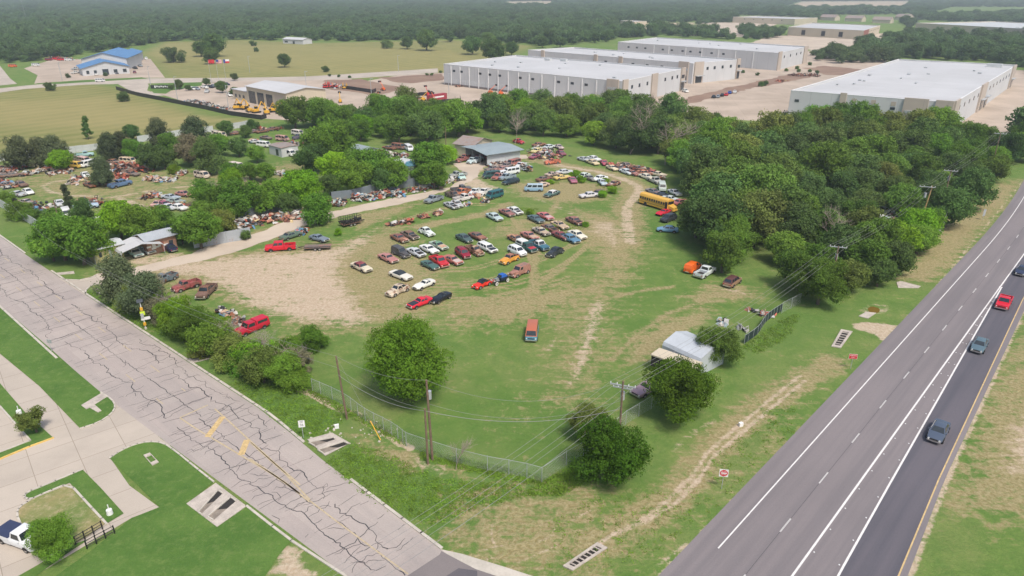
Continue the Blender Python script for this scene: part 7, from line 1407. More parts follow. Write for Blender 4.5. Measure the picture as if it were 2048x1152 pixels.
heap('C', [(460, 770), (520, 770)], 2, 16, .5, 'small rusty engine parts in the grass', 29); heap('C', [(140, 870), (230, 860)], 2, 26, .6, 'rusty panels lying in the grass by the rows', 30, bias=[3, 9, 4, 3, 0, 6, 2, 1, 2, 0]); heap('E', [(320, 215), (430, 190), (520, 180)], 1.6, 40, .6, 'line of rusty axles and frames in the grass', 31, bias=[3, 9, 9, 4, 0, 1, 1, 4, 0, 0])
heap('E', [(575, 150), (640, 140)], 2, 18, .3, 'flat rusted floor panel in the grass', 32, bias=[0, 9, 5, 4, 0, 2, 0, 0, 0, 0]); heap('D', [(180, 200), (280, 250), (330, 300)], 7, 110, 1.2, 'scrap between the wrecks of the upper cluster', 33); heap('D', [(900, 380), (1050, 370), (1200, 400), (1330, 430)], 4, 150, .9, 'scrap behind the wrecks under the tree edge', 34, bias=[3, 8, 6, 3, 1, 4, 3, 3, 1, 1]); heap('D', [(1440, 500), (1470, 520)], 2, 20, .9, 'white and blue parts at the edge of the wood', 35)
heap('B', [(800, 925), (870, 925)], 1.6, 34, 1.0, 'orange, blue and green drums and parts by the muscle car', 36, bias=[0, 3, 1, 6, 9, 0, 1, 0, 2, 1]); heap('H', [(1780, 910), (1860, 930), (1890, 960)], 2, 30, .7, 'pale scrap behind the hedgerow near the red truck', 37); heap('J', [(230, 160), (300, 150)], 2, 24, .7, 'pale blue parts beside the red truck', 38)
heap('F', [(960, 600), (1060, 610), (1130, 640), (1220, 660)], 2, 16, .3, 'white and grey panels lying near the dark mesh fence', 39, bias=[9, 0, 0, 1, 0, 1, 9, 1, 0, 4]); heap('F', [(1220, 510), (1280, 500), (1330, 550), (1360, 525), (1440, 550)], 1.5, 16, .3, 'red and white panels in the grass by the mesh fence', 40, bias=[4, 3, 0, 7, 0, 3, 4, 0, 0, 1])
heap('G', [(840, 520), (900, 500), (950, 490)], 3, 40, 1.0, 'pale scrap glimpsed in the gap of the wood', 41); heap('G', [(810, 590), (880, 590), (960, 560)], 3, 40, .8, 'white scrap in the brown clearing of the wood', 42)
tl = empty('tyre', P(*px('F', 1022, 585)), 0, 'single dark tyre standing in the grass near the tent', 'tyre'); b = MB(); b.tube((0, -.1, .35), (0, .1, .35), .35, .35, 14); b.build('tread', M['tyre'], tl)
V('G', 885, 505, 60, -14, 'pickup', SLV, .2, 'silver vehicle glimpsed in the clearing of the wood', det=1); V('G', 845, 585, 50, -20, 'van', WHT, .2, 'white van glimpsed under the trees of the wood', det=1)
# trailer house
th, a_, b_ = gable_building('white trailer house with a rusty roof in the upper yard', (537, 290), (562, 297), (577, 291), 2.9, .2, 'wall_white', 'tin_rust', 'x', name='trailer_house', over=.2, D_=6, openings=[('f', .55, .75, .3, 2.3, 'window', 'door'), ('s', .3, .5, 1, 2, 'window', 'window')])
# ---------------------------------------------------------------- fences
def tin_fence(reg, line, h, mat, label, name='tin_fence', base=True):
    L_ = pts(reg, line); c = L_[0]; root = empty(name, c, 0, label, 'fence')
    for a, b in zip(L_, L_[1:]):
        d = b - a; n = max(1, round(d.length / 2.4)); ang = math.atan2(d.y, d.x)
        for i in range(n):
            m0 = a + d * ((i + .5) / n); mb = MB(); mb.box((0, 0, 0), (d.length / n - .03, .06, h + vr.uniform(-.07, .07))); o = mb.build('panel', M[mat], root); o.location = (m0.x - c.x, m0.y - c.y, h / 2); o.rotation_euler = (vr.gauss(0, .015), 0, ang)
    return root
tin_fence('A', [(1590, 1050), (1720, 1030), (1860, 1005), (1980, 985)], 2.5, 'tin', 'grey corrugated fence along the gravel drive'); tin_fence('B', [(335, 985), (420, 965)], 2.5, 'tin', 'short end of the tin fence beside the clipped bush')
tin_fence('B', [(250, 870), (350, 830), (460, 790), (590, 760), (690, 730)], 2.6, 'tin_dark', 'dark tin fence behind the long scrap heap'); tin_fence('B', [(1080, 660), (1250, 640), (1450, 590), (1700, 552), (1800, 535)], 2.3, 'tin_dark', 'tin fence under the trees behind the stacked doors')
tin_fence('H', [(-60, 20), (60, 90), (180, 155), (330, 245)], 2.2, 'tin_white', 'pale tin fence along the grass by the side road'); tin_fence('A', [(-40, 345), (60, 330), (380, 292), (560, 275), (810, 245)], 2.2, 'tin_white', 'white tin fence between the yard and the left meadow')
tin_fence('A', [(1130, 185), (1250, 165), (1500, 125), (1750, 95)], 2.2, 'tin_white', 'white tin fence behind the yard cedars'); tin_fence('A', [(1870, 80), (1980, 62), (2080, 40)], 2.2, 'tin_white', 'short white tin fence right of the back trees')
tin_fence('X', [(680, 525), (800, 560), (1000, 600), (1200, 640), (1350, 675), (1530, 700), (1560, 690)], 1.9, 'black', 'long black screen fence around the machinery lot', 'screen_fence'); tin_fence('Y', [(120, 520), (280, 545), (300, 535)], 1.8, 'black', 'short black screen fence by the red machines', 'screen_fence'); tin_fence('Y', [(500, 575), (560, 560), (640, 560)], 1.8, 'black', 'black screen fence left of the red container', 'screen_fence'); tin_fence('Y', [(620, 620), (700, 605), (795, 598), (790, 580)], 1.9, 'black', 'black screen fence below the red container', 'screen_fence')
def link_mat():
    m, t, b = newmat('chain_link_wire'); co = coord(t, 'UV'); t.nodes.remove(b)
    w1 = nd(t, 'ShaderNodeTexWave', wave_type='BANDS', bands_direction='DIAGONAL', i_Scale=3.0); t.links.new(co, w1.inputs[0]); mp = nd(t, 'ShaderNodeMapping'); mp.inputs['Scale'].default_value = (-1, 1, 1); t.links.new(co, mp.inputs[0]); w2 = nd(t, 'ShaderNodeTexWave', wave_type='BANDS', bands_direction='DIAGONAL', i_Scale=3.0); t.links.new(mp.outputs[0], w2.inputs[0])
    f = mth(t, 'GREATER_THAN', mth(t, 'MAXIMUM', w1.outputs[0], w2.outputs[0]), .985)
    a = nd(t, 'ShaderNodeBsdfTransparent'); d = nd(t, 'ShaderNodeBsdfPrincipled'); d.inputs['Base Color'].default_value = (.5, .52, .53, 1); d.inputs['Roughness'].default_value = .5; mx = nd(t, 'ShaderNodeMixShader'); t.links.new(f, mx.inputs[0]); t.links.new(a.outputs[0], mx.inputs[1]); t.links.new(d.outputs[0], mx.inputs[2])
    t.links.new(mx.outputs[0], t.nodes['Material Output'].inputs['Surface']); return m
M['link'] = link_mat()
def chain_fence(L_, h, label, step=3.0, mat='link', corner=()):
    c = L_[0]; root = empty('chain_link_fence' if mat == 'link' else 'screened_fence', c, 0, label, 'fence'); mb = MB(); uv = []; s = 0; rail = MB(); mr = random.Random(4)
    for a, b in zip(L_, L_[1:]):
        d = b - a; n = max(1, round(d.length / step))
        for i in range(n):
            p, q = a + d * (i / n) - c, a + d * ((i + 1) / n) - c; l = d.length / n; mb.quad((p.x, p.y, .03), (q.x, q.y, .03), (q.x, q.y, h), (p.x, p.y, h)); uv += [(s, 0), (s + l, 0), (s + l, h), (s, h)]; s += l
            pb = MB(); pb.tube((p.x, p.y, 0), (p.x, p.y, h + .08), .035, .035, 6); pb.build('post', M['galv'], root); rail.tube((p.x, p.y, h), (q.x, q.y, h), .025, .025, 5, 0, False)
    me = mb.mesh('mesh_panel', M[mat]); u = me.uv_layers.new(name='UVMap')
    u.data.foreach_set('uv', [x for t in uv for x in t]); link('mesh_panel', me, root); rail.build('top_rail', M['galv'], root); return root
cf = cat_rom(pts('J', [(770, 625), (980, 720), (1130, 830), (1310, 925), (1410, 1000)]), 3) + pts('K', [(1040, 315), (1210, 370), (1390, 415), (1515, 437), (1620, 458), (1707, 482)])
chain_fence(cf, 2.0, 'chain link fence along the side road from the hedgerow to the corner posts'); chain_fence(pts('K', [(1707, 482), (1850, 385), (2048, 270)]) + pts('L', [(640, 380), (770, 300), (860, 230), (1050, 110)]), 2.0, 'chain link fence along the highway side from the corner to the tent')
chain_fence(pts('F', [(1485, 520), (1640, 440)]), 2.0, 'short chain link fence below the bushy tree by the highway'); M['screen'] = plain('dark_green_screen', (.012, .03, .026), .8, 0, .3, 1); chain_fence(cat_rom(pts('F', [(1180, 770), (1290, 690), (1350, 600), (1420, 545), (1490, 500)]), 3), 1.5, 'dark green screened fence curving up from the tent', mat='screen')
chain_fence(pts('H', [(650, 455), (740, 500), (835, 560)]), 1.9, 'short chain link fence by the yard entrance')
for a_, lb in (((378, 1035, 498, 970), 'black post and rail barrier on the right of the sidewalk'), ((330, 1018, 445, 950), 'black mesh railing on the left of the sidewalk')):
    p, q = P(*px('I', a_[0], a_[1])), P(*px('I', a_[2], a_[3])); root = empty('path_railing', p, 0, lb, 'railing'); d = q - p
    for i in range(4): b = MB(); b.box((d.x * i / 3, d.y * i / 3, .55), (.09, .09, 1.1)); b.build('post', M['black'], root)
    for z in (.35, .65, 1.0): b = MB(); b.tube((0, 0, z), (d.x, d.y, z), .035, .035, 6); b.build('rail', M['black'], root)
# ---------------------------------------------------------------- poles and cables
POLES = {}
def pole(key, base, h, label, r=.15, arms=(), mat='wood_pole', trans=0, lean=(0, 0), armdir=None):
    root = empty('utility_pole', base, 0, label, 'utility pole'); top = Vector((lean[0], lean[1], h)); b = MB(); b.tube((0, 0, 0), top, r, r * .72, 10); b.build('pole', M[mat], root, 40)
    ad = armdir or Vector((1, 0, 0)); att = []
    for z, hl in arms:
        b = MB(); b.box((0, 0, z), (hl * 2, .12, .14), 0, math.atan2(ad.y, ad.x)); b.build('crossarm', M['galv'], root)
        for f in (-.95, -.45, .45, .95): b = MB(); e = ad * hl * f; b.tube((e.x, e.y, z + .07), (e.x, e.y, z + .3), .06, .04, 6); b.build('insulator', M['white'], root); att.append(base + Vector((e.x, e.y, z + .3)))
    for i in range(trans): b = MB(); o_ = Vector((-ad.y, ad.x, 0)) * .35; z = h - 2.6; b.tube((o_.x, o_.y, z), (o_.x, o_.y, z + 1.0), .24, .24, 12); b.build('transformer', M['galv'], root, 40)
    att.append(base + top); POLES[key] = att; return root
def hpole(u, vb, ut, vt):
    """height of a pole whose base and top are seen at the given pixels"""
    b = P(u, vb); x = (ut - 1024) / FPX; y = (576 - vt) / FPX; Y = cp + y * sp; Z = -sp + y * cp; return HCAM + Z * (b.y / Y)
h = hpole(694, 838, 679, 712); pole('a', P(694, 838), h, 'slim wooden pole by the fence left of the big round tree', .14, lean=(-.5, 0)); h = hpole(863, 920, 857, 760); pole('b', P(865, 920), h, 'taller pole of the pair inside the corner fence', .16, trans=1, lean=(-.2, 0)); h = hpole(856, 928, 851, 817); pole('c', P(856, 928), h, 'shorter pole of the pair inside the corner fence', .14)
adr = Vector((.94, -.34, 0)); hp_ = P(1236, 905); pole('d', hp_, hpole(1236, 905, 1236, 762), 'wooden pole with crossarm and transformer in the tree at the fence', .15, arms=((hpole(1236, 905, 1236, 768) - .2, 1.45), (hpole(1236, 905, 1236, 768) - .5, 1.1)), trans=1, armdir=adr)
ho = lambda s, t: HA + hd * s + hn * t
pole('e', P(1660, 580), hpole(1660, 580, 1664, 492), 'crossarm pole poking out of the wood with a white insulator', .15, arms=((hpole(1660, 580, 1664, 492) - .2, 1.4),), armdir=adr, trans=1); pole('f', P(1832, 470), hpole(1832, 470, 1845, 372), 'tan new crossarm pole near the highway', .17, arms=((hpole(1832, 470, 1845, 372) - .2, 1.5),), mat='pine_pole', armdir=adr, trans=1, lean=(1.0, 0))
pole('g', P(1880, 430), hpole(1880, 430, 1881, 340), 'grey crossarm pole behind the tan pole', .15, arms=((hpole(1880, 430, 1881, 340) - .2, 1.4),), armdir=adr, trans=1); pole('h', P(1980, 345), hpole(1980, 345, 1981, 266), 'distant crossarm pole at the right end of the wood', .15, arms=((hpole(1980, 345, 1981, 266) - .2, 1.5),), armdir=adr); pole('k', P(893, 320), hpole(893, 320, 892, 255), 'wooden pole behind the drive tree near the shed', .13)
pole('m', P(128, 480), hpole(128, 480, 122, 400), 'dark pole rising among the trees left of the mobile home', .13)
sr = empty('steel_mast', P(1878, 463), 0, 'leaning steel mast with a control box beside the wood', 'mast'); hh = hpole(1878, 463, 1886, 414); b = MB(); b.tube((0, 0, 0), (1.0, 0, hh), .14, .1, 10); b.build('mast', M['galv'], sr, 40); b = MB(); b.box((.25, -.15, 1.9), (.5, .35, .7)); b.build('control_box', M['galv'], sr); b = MB(); b.box((0, 0, .1), (.9, .9, .2)); b.build('base', M['kerb'], sr)
def cable(a, b, sag, label, r=.014, name='power_cable'):
    a = Vector(a); b = Vector(b); n = 22; ps = [a.lerp(b, i / n) - Vector((0, 0, sag * 4 * (i / n) * (1 - i / n))) for i in range(n + 1)]; c = ps[0]; mb = MB(); mb.path([p - c for p in ps], r, 5); tag(mb.build(name, M['wire'], loc=c), label, 'cable')
A_, B_, C_, D__ = POLES['a'], POLES['b'], POLES['c'], POLES['d']
cable(A_[-1], B_[-1], .9, 'top cable between the slim pole and the taller pole of the pair'); cable(A_[-1] - Vector((0, 0, 1.6)), C_[-1], .9, 'lower cable from the slim pole to the shorter pole of the pair'); cable(A_[-1] - Vector((0, 0, 2.6)), C_[-1] - Vector((0, 0, .3)), 1.0, 'lowest cable from the slim pole to the shorter pole of the pair', .024)
cable(B_[-1], D__[1], 2.6, 'top cable from the pole pair to the crossarm pole'); cable(B_[-1] - Vector((0, 0, 3.0)), D__[-1] - Vector((0, 0, 2.5)), 2.2, 'middle cable from the pole pair to the crossarm pole'); cable(C_[-1] - Vector((0, 0, .3)), D__[-1] - Vector((0, 0, 3.6)), 1.6, 'thick lowest cable from the pole pair to the crossarm pole', .028)
lp = P(318, 600); lp = Vector((lp.x, lp.y, 0)); far_a = P(60, 440, 10)
cable(A_[-1], P(150, 508, 9), 1.6, 'top cable over the hedgerow to the yard entrance trees'); cable(A_[-1] - Vector((0, 0, 1.6)), P(150, 512, 8), 1.6, 'lower cable over the hedgerow'); cable(P(150, 508, 9), P(20, 405, 9.5), 1.5, 'cable running above the trees by the pale fence')
seq = ['d', 'e', 'f', 'g', 'h']; nm_ = ['from the tent side pole to the pole in the wood', 'from the pole in the wood to the tan pole', 'between the tan pole and the grey pole', 'from the grey pole to the distant pole']
wn = ['leftmost', 'second', 'third', 'rightmost']
for i in range(4):
    for j in range(4): cable(POLES[seq[i]][j], POLES[seq[i + 1]][j], 1.4 if i < 2 else .8, f'{wn[j]} cable {nm_[i]}')
dd_ = (D__[0] - POLES['e'][0]); dd_.z = 0; dd_.normalize()
for j in range(4): cable(D__[j], D__[j] + dd_ * 62 + Vector((-3 + 0 * j, 0, -.2)), 2.2, f'{wn[j]} cable crossing the road corner from the crossarm pole')
cable(D__[-1] - Vector((0, 0, 3.2)), D__[-1] + dd_ * 60 + Vector((-3, 0, -3)), 2.2, 'lower cable crossing the road corner from the crossarm pole', .02)
gy = empty('guy_wire', P(761, 880), 0, 'yellow sleeved guy wire in the grass by the fence', 'guy wire'); gt = A_[-1] - P(761, 880); b = MB(); b.tube((0, 0, 0), gt, .012, .012, 5); b.build('wire', M['wire'], gy); b = MB(); b.tube((0, 0, 0), gt.normalized() * 2.6, .06, .06, 8); b.build('sleeve', M['yellow'], gy)
# ---------------------------------------------------------------- signs
def txt(s, size, mat, loc, parent, rx=math.pi / 2, name='lettering', rz=0):
    cu = bpy.data.curves.new('t', 'FONT'); cu.body = s; cu.size = size; cu.align_x = 'CENTER'; cu.align_y = 'CENTER'; cu.extrude = .004; o = bpy.data.objects.new('t', cu); C.objects.link(o); bpy.context.view_layer.update()
    me = bpy.data.meshes.new_from_object(o.evaluated_get(bpy.context.evaluated_depsgraph_get())); bpy.data.objects.remove(o); me.materials.clear(); me.materials.append(M[mat]); return link(name, me, parent, loc, (rx, 0, rz))
def sign(base, h, w_, hh, rz, label, face='white', name='road_sign', mat='galv'):
    r = empty(name, base, rz, label, 'road sign'); b = MB(); b.tube((0, 0.03, 0), (0, .03, h), .035, .035, 8); b.build('post', M[mat], r); b = MB(); b.box((0, 0, h - hh / 2), (w_, .02, hh)); b.build('sign_plate', M[face], r); return r
M['sign_red'] = plain('sign_red', (.52, .02, .03), .5, 0, .05)
r = sign(P(1443, 978), 2.6, .95, .95, R(-8), 'white square DO NOT ENTER sign beside the highway'); b = MB(); b.tube((0, -.014, 2.125), (0, -.02, 2.125), .42, .42, 28); b.build('red_disc', M['sign_red'], r); b = MB(); b.box((0, -.026, 2.125), (.62, .008, .13)); b.build('white_bar', M['white'], r); txt('DO NOT', .15, 'white', (0, -.024, 2.32), r); txt('ENTER', .15, 'white', (0, -.024, 1.93), r)
r = sign(P(1701, 738), 2.4, 1.15, .75, R(-8), 'red WRONG WAY sign at the verge of the highway', 'white'); b = MB(); b.box((0, -.014, 2.025), (1.09, .01, .69)); b.build('red_panel', M['sign_red'], r); txt('WRONG', .24, 'white', (0, -.024, 2.17), r); txt('WAY', .24, 'white', (0, -.024, 1.89), r)
r = sign(P(607, 876), 2.5, .75, .95, R(12), 'white SPEED LIMIT sign in the grass above the flume'); txt('SPEED', .15, 'black', (0, -.015, 2.37), r); txt('LIMIT', .15, 'black', (0, -.015, 2.2), r); txt('35', .42, 'black', (0, -.015, 1.85), r)
sign(P(104, 703), 2.0, .8, .6, R(170), 'grey backed road sign on the near side of the side road', 'galv'); r = sign(P(1965, 440), 2.6, .8, 1.6, R(20), 'grey back of a route marker sign beside the highway', 'galv', mat='galv')
fl = empty('solar_flasher', P(292, 658), R(30), 'tall solar powered flasher post with yellow beacons above the kerb', 'road sign'); hh = hpole(292, 658, 282, 603); b = MB(); b.tube((0, 0, 0), (0, 0, hh), .07, .06, 10); b.build('post', M['white'], fl); b = MB(); b.box((0, 0, .15), (.35, .35, .3)); b.build('base', M['kerb'], fl)
b = MB(); b.box((0, 0, 0), (.9, .05, .6)); o = b.build('solar_panel', M['window'], fl); o.location = (0, 0, hh + .1); o.rotation_euler = (R(-50), 0, 0)
for z in (hh - 1.3, hh - 3.9): b = MB(); b.tube((0, -.2, z), (0, -.08, z), .22, .22, 14); b.build('beacon', M['yellow'], fl); b = MB(); b.box((0, -.04, z), (.4, .1, .6)); b.build('beacon_housing', M['yellow'], fl)
M['lime'] = plain('fluorescent_sign', (.55, .72, .05), .5); b = MB(); b.box((0, -.1, hh - 2.0), (.7, .02, .7)); b.build('warning_plate', M['lime'], fl); b = MB(); b.box((.3, -.08, hh - 2.95), (1.3, .02, .5)); b.build('white_plate', M['white'], fl); b = MB(); b.box((-.1, 0, hh - 2.4), (.45, .35, .8)); b.build('control_box', M['galv'], fl)
for reg, x, y, lb in (('I', 477, 885, 'white standpipe on a round pad beside the planter lawn'), ('I', 85, 452, 'white standpipe in the lawn wedge')):
    r = empty('standpipe', P(*px(reg, x, y)), 0, lb, 'standpipe'); b = MB(); b.tube((0, 0, .06), (0, 0, .62), .32, .28, 12); b.build('body', M['white'], r, 40); b = MB(); b.tube((0, 0, .62), (0, 0, 1.25), .05, .05, 8); b.build('pipe', M['white'], r)
for u, v, lb in ((1481, 852, 'small white block lying on the mown track by the highway'), (674, 856, 'small white marker post near the slim pole')):
    r = empty('marker_block', P(u, v), .3, lb, 'marker'); b = MB(); b.box((0, 0, .25), (.5, .35, .5)); b.build('block', M['white'], r)
rr = random.Random(12); mb = MB(); c = P(690, 870)
for _ in range(45):
    q = c + Vector((rr.gauss(0, 3), rr.gauss(0, 1.4), .06)); s = rr.uniform(.08, .24); mb.box((q.x - c.x, q.y - c.y, s * .3), (s * 1.2, s, s * .6), 0, rr.random() * 3)
tag(mb.build('loose_rocks', M['kerb'], loc=c), 'scatter of pale rocks beside the slim pole', 'rocks', kind='stuff')
# ---------------------------------------------------------------- machinery dealer
def excavator(reg, x, y, rz, col, label, reach=1.0, s=1.0, kind='excavator', grp='machines in the dealer yard'):
    p = P(*px(reg, x, y)); r = empty(kind, p, rz, label, 'digger' if kind == 'excavator' else 'lift', grp); r.scale = (s, s, s); m = M[col]
    if kind == 'excavator':
        for sy in (-1, 1): b = MB(); b.box((0, sy * 1.1, .45), (3.6, .55, .7)); b.build('track', M['black'], r)
        b = MB(); b.box((-.5, 0, 1.35), (3.0, 2.3, 1.0)); b.build('body', m, r); b = MB(); b.box((.5, .7, 2.2), (1.3, 1.0, 1.5)); b.build('cab', M['glass'], r); b = MB(); b.box((.5, .7, 3.0), (1.4, 1.1, .12)); b.build('cab_roof', m, r)
        k = Vector((3.4 * reach, 0, 5.0)); b = MB(); b.tube((1, -.2, 1.5), k, .28, .22, 6); b.build('boom', m, r); e = k + Vector((2.2 * reach, 0, -3.0)); b = MB(); b.tube(k, e, .2, .16, 6); b.build('arm', m, r); b = MB(); b.box((e.x - .2, 0, e.z - .3), (.9, 1.0, .8)); b.build('bucket', M['black'], r)
    else:
        for sx in (-1, 1):
            for sy in (-1, 1): b = MB(); b.tube((sx * 1.1, sy * 1.0, .5), (sx * 1.1, sy * .7, .5), .5, .5, 12); b.build('wheel', M['tyre'], r)
        b = MB(); b.box((0, 0, .9), (3.2, 1.5, .7)); b.build('chassis', m, r); b = MB(); b.box((-.3, 0, 1.6), (2.4, 1.6, .8)); b.build('turret', m, r); e = Vector((4.5 * reach, 0, 5.5)); b = MB(); b.tube((-1, 0, 2.0), e, .22, .16, 6); b.build('boom', m, r); b = MB(); b.box((e.x + .4, 0, e.z), (1.0, 1.8, 1.0)); b.build('basket', M['black'], r)
EXS = .9
for a in [('X', 1420, 640, 2.6, 'yellow', 'yellow digger at the left of the front machine row'), ('X', 1460, 655, 2.2, 'yellow', 'second yellow digger in the front machine row'), ('X', 1500, 660, .9, 'yellow', 'yellow digger with its arm raised in the front machine row'), ('X', 1600, 655, .4, 'yellow', 'yellow digger near the end of the front machine row'), ('X', 1640, 665, 2.9, 'yellow', 'last yellow digger of the front machine row'), ('X', 1390, 640, .3, 'yellow', 'yellow digger at the far left end of the machine row'), ('X', 1560, 668, 2.0, 'yellow', 'yellow digger in the middle right of the machine row')]: excavator(*a, s=EXS)
for a in [('X', 1540, 600, 1.0, 'yellow', 'yellow boom machine with raised arm in front of the tan shop'), ('Y', 300, 600, 1.2, 'orange', 'orange lift with a raised boom in the lot'), ('Y', 640, 598, 2.2, 'orange', 'orange lift near the black screen fence'), ('Y', 90, 600, 1.8, 'yellow', 'yellow crane arm machine in the lot behind the trees'), ('Y', 600, 560, 2.0, 'red', 'red lift left of the red container'), ('Y', 575, 590, .4, 'yellow', 'yellow lift in front of the red container'), ('Y', 970, 550, .3, 'orange', 'orange lift in the lot before the warehouse'), ('Y', 1030, 555, .3, 'orange', 'second orange lift in the lot before the warehouse'), ('Y', 340, 530, 2.3, 'orange', 'orange lift behind the short black screen')]: excavator(*a, kind='boom_lift', reach=.7, s=.8)
for a in [('Y', 30, 510, 'red'), ('Y', 10, 515, 'red'), ('Y', 55, 515, 'red'), ('Y', 110, 520, 'yellow'), ('X', 1900, 515, 'red'), ('X', 1930, 512, 'red'), ('X', 2020, 520, 'yellow'), ('X', 1530, 585, 'orange'), ('X', 1770, 610, 'orange'), ('X', 1800, 608, 'orange'), ('X', 1710, 600, 'red'), ('Y', 480, 590, 'yellow'), ('Y', 520, 580, 'red')]: excavator(a[0], a[1], a[2], rr.random() * 6, a[3], f'small {a[3]} machine standing in the dealer yard', s=.6, reach=.6, grp=f'small {a[3]} machines in the dealer yard')
heap('X', [(1100, 592), (1180, 605), (1260, 635), (1340, 640)], 5, 220, 1.0, 'rows of small dark attachments behind the black fence', 50, bias=[6, 2, 1, 1, 1, 1, 6, 9, 1, 6]); heap('X', [(1720, 605), (1850, 590)], 6, 120, 1.4, 'coloured small machines and parts right of the tan shop', 51, bias=[4, 0, 0, 5, 5, 0, 4, 1, 6, 2]); heap('Y', [(0, 510), (60, 505), (110, 515)], 6, 120, 1.6, 'pink and blue small machines on the soil bank', 52, bias=[2, 0, 0, 9, 7, 0, 3, 1, 3, 3]); heap('Y', [(470, 565), (560, 590)], 5, 90, 1.3, 'dark parts left of the red container', 53)
heap('X', [(280, 350), (350, 345), (430, 355)], 6, 120, 2, 'red and white equipment at the back of the blue roof yard', 54, bias=[3, 0, 0, 9, 1, 2, 4, 2, 1, 3]); heap('Z', [(690, 445), (760, 440), (850, 450)], 7, 160, 1.3, 'dark rubble pile in the lot by the big warehouse', 55, bias=[1, 4, 9, 0, 0, 4, 1, 5, 0, 1]); heap('Z', [(600, 478), (650, 472)], 3, 50, .8, 'orange pallets in the warehouse lot', 56, bias=[0, 4, 0, 9, 0, 3, 0, 0, 3, 0]); heap('Y', [(765, 508), (830, 505)], 3, 60, .9, 'dark pallets near the first dock doors', 57, bias=[1, 4, 9, 0, 0, 4, 1, 5, 0, 1])
p = P(*px('Y', 655, 585)); M['container_red'] = plain('container_red', (.30, .03, .045), .6); r = empty('shipping_container', p, head(*px('Y', 655, 585), 20, -3), 'red container with white lettering in the lot', 'container'); b = MB(); b.box((0, 0, 1.5), (11, 2.5, 2.7)); b.build('body', M['container_red'], r); b = MB(); b.box((0, -1.27, 1.6), (7, .03, .7)); b.build('white_lettering_panel', M['white'], r)
# flags and dealer sign
def flag(reg, x, y, h, kind, label):
    r = empty('flagpole', P(*px(reg, x, y)), .2, label, 'flag'); b = MB(); b.tube((0, 0, 0), (0, 0, h), .1, .06, 8); b.build('pole', M['galv'], r)
    W_, H_ = 3.2, 2.0; n = 8
    def cl(x0, x1, z0, z1, mat, nm):
        b = MB(); b.add([(x0 + (x1 - x0) * i / n, .15 * math.sin((x0 + (x1 - x0) * i / n) * 2.2), z) for z in (h - H_ + z0 * H_, h - H_ + z1 * H_) for i in range(n + 1)], [(i, i + 1, n + 2 + i, n + 1 + i) for i in range(n)]); b.build(nm, M[mat], r)
    if kind == 'red': cl(.1, W_, 0, 1, 'sign_red', 'flag_cloth')
    elif kind == 'us':
        for i in range(7): cl(.1, W_, i / 7, (i + .55) / 7, 'sign_red', 'red_stripe'); cl(.1, W_, (i + .55) / 7, (i + 1) / 7, 'white', 'white_stripe')
        b = MB(); b.box((.75, .1, h - .55), (1.3, .5, 1.05)); b.build('canton', M['flag_blue'], r)
    else: cl(.1, 1.1, 0, 1, 'flag_blue', 'blue_band'); cl(1.1, W_, .5, 1, 'white', 'white_band'); cl(1.1, W_, 0, .5, 'sign_red', 'red_band')
M['flag_blue'] = plain('flag_blue', (.02, .05, .25), .6)
flag('X', 1238, 490, 13, 'red', 'left flagpole with a red flag at the dealer'); flag('X', 1282, 490, 13, 'us', 'middle flagpole with a striped flag at the dealer'); flag('X', 1325, 488, 13, 'state', 'right flagpole with a red white and blue flag at the dealer')
r = empty('dealer_sign', P(*px('X', 950, 518)), head(*px('X', 950, 518), 10, 0), 'low dark monument sign with white script on the green verge', 'sign'); b = MB(); b.box((0, 0, .9), (12, .8, 1.8)); b.build('base', M['black'], r)
for i in range(7): b = MB(); b.box((-3.6 + i * 1.1, -.44, 1.0 + .2 * (i % 2)), (.7, .06, .7 + .5 * (i == 0))); b.build('letter', M['white'], r)
for reg, x, y, h, lb in (('X', 365, 472, 10, 'light pole before the blue roof yard'), ('X', 882, 500, 10, 'light pole at the dealer entrance'), ('X', 1040, 588, 11, 'light pole behind the black fence on the left'), ('X', 1340, 650, 11, 'light pole behind the black fence among the machines'), ('X', 1462, 425, 10, 'thin pole in the far meadow'), ('X', 1800, 580, 13, 'tall light pole in front of the tan shop end'), ('X', 1688, 655, 6, 'short light pole at the machine row'), ('Y', 275, 600, 11, 'light pole in the lot left of the orange lift'), ('Y', 430, 420, 10, 'thin pole at the meadow edge before the warehouse'), ('Y', 725, 550, 10, 'light pole before the first dock doors'), ('X', 155, 122, 30, 'tall radio mast in the far woods on the left'), ('X', 1020, 55, 36, 'tall radio mast in the far woods near the middle'), ('X', 1702, 45, 30, 'tall radio mast in the far woods on the right'), ('Y', 322, 46, 34, 'second tall radio mast over the far woods')):
    r = empty('light_pole', P(*px(reg, x, y)), 0, lb, 'pole'); b = MB(); b.tube((0, 0, 0), (0, 0, h), .16, .1, 8); b.build('pole', M['galv'], r)
    if h < 20: b = MB(); b.box((.6, 0, h), (1.4, .3, .15)); b.build('lamp_head', M['galv'], r)
    else: b = MB(); b.box((0, 0, h), (1.2, 1.2, 1.5)); b.build('antenna', M['galv'], r)
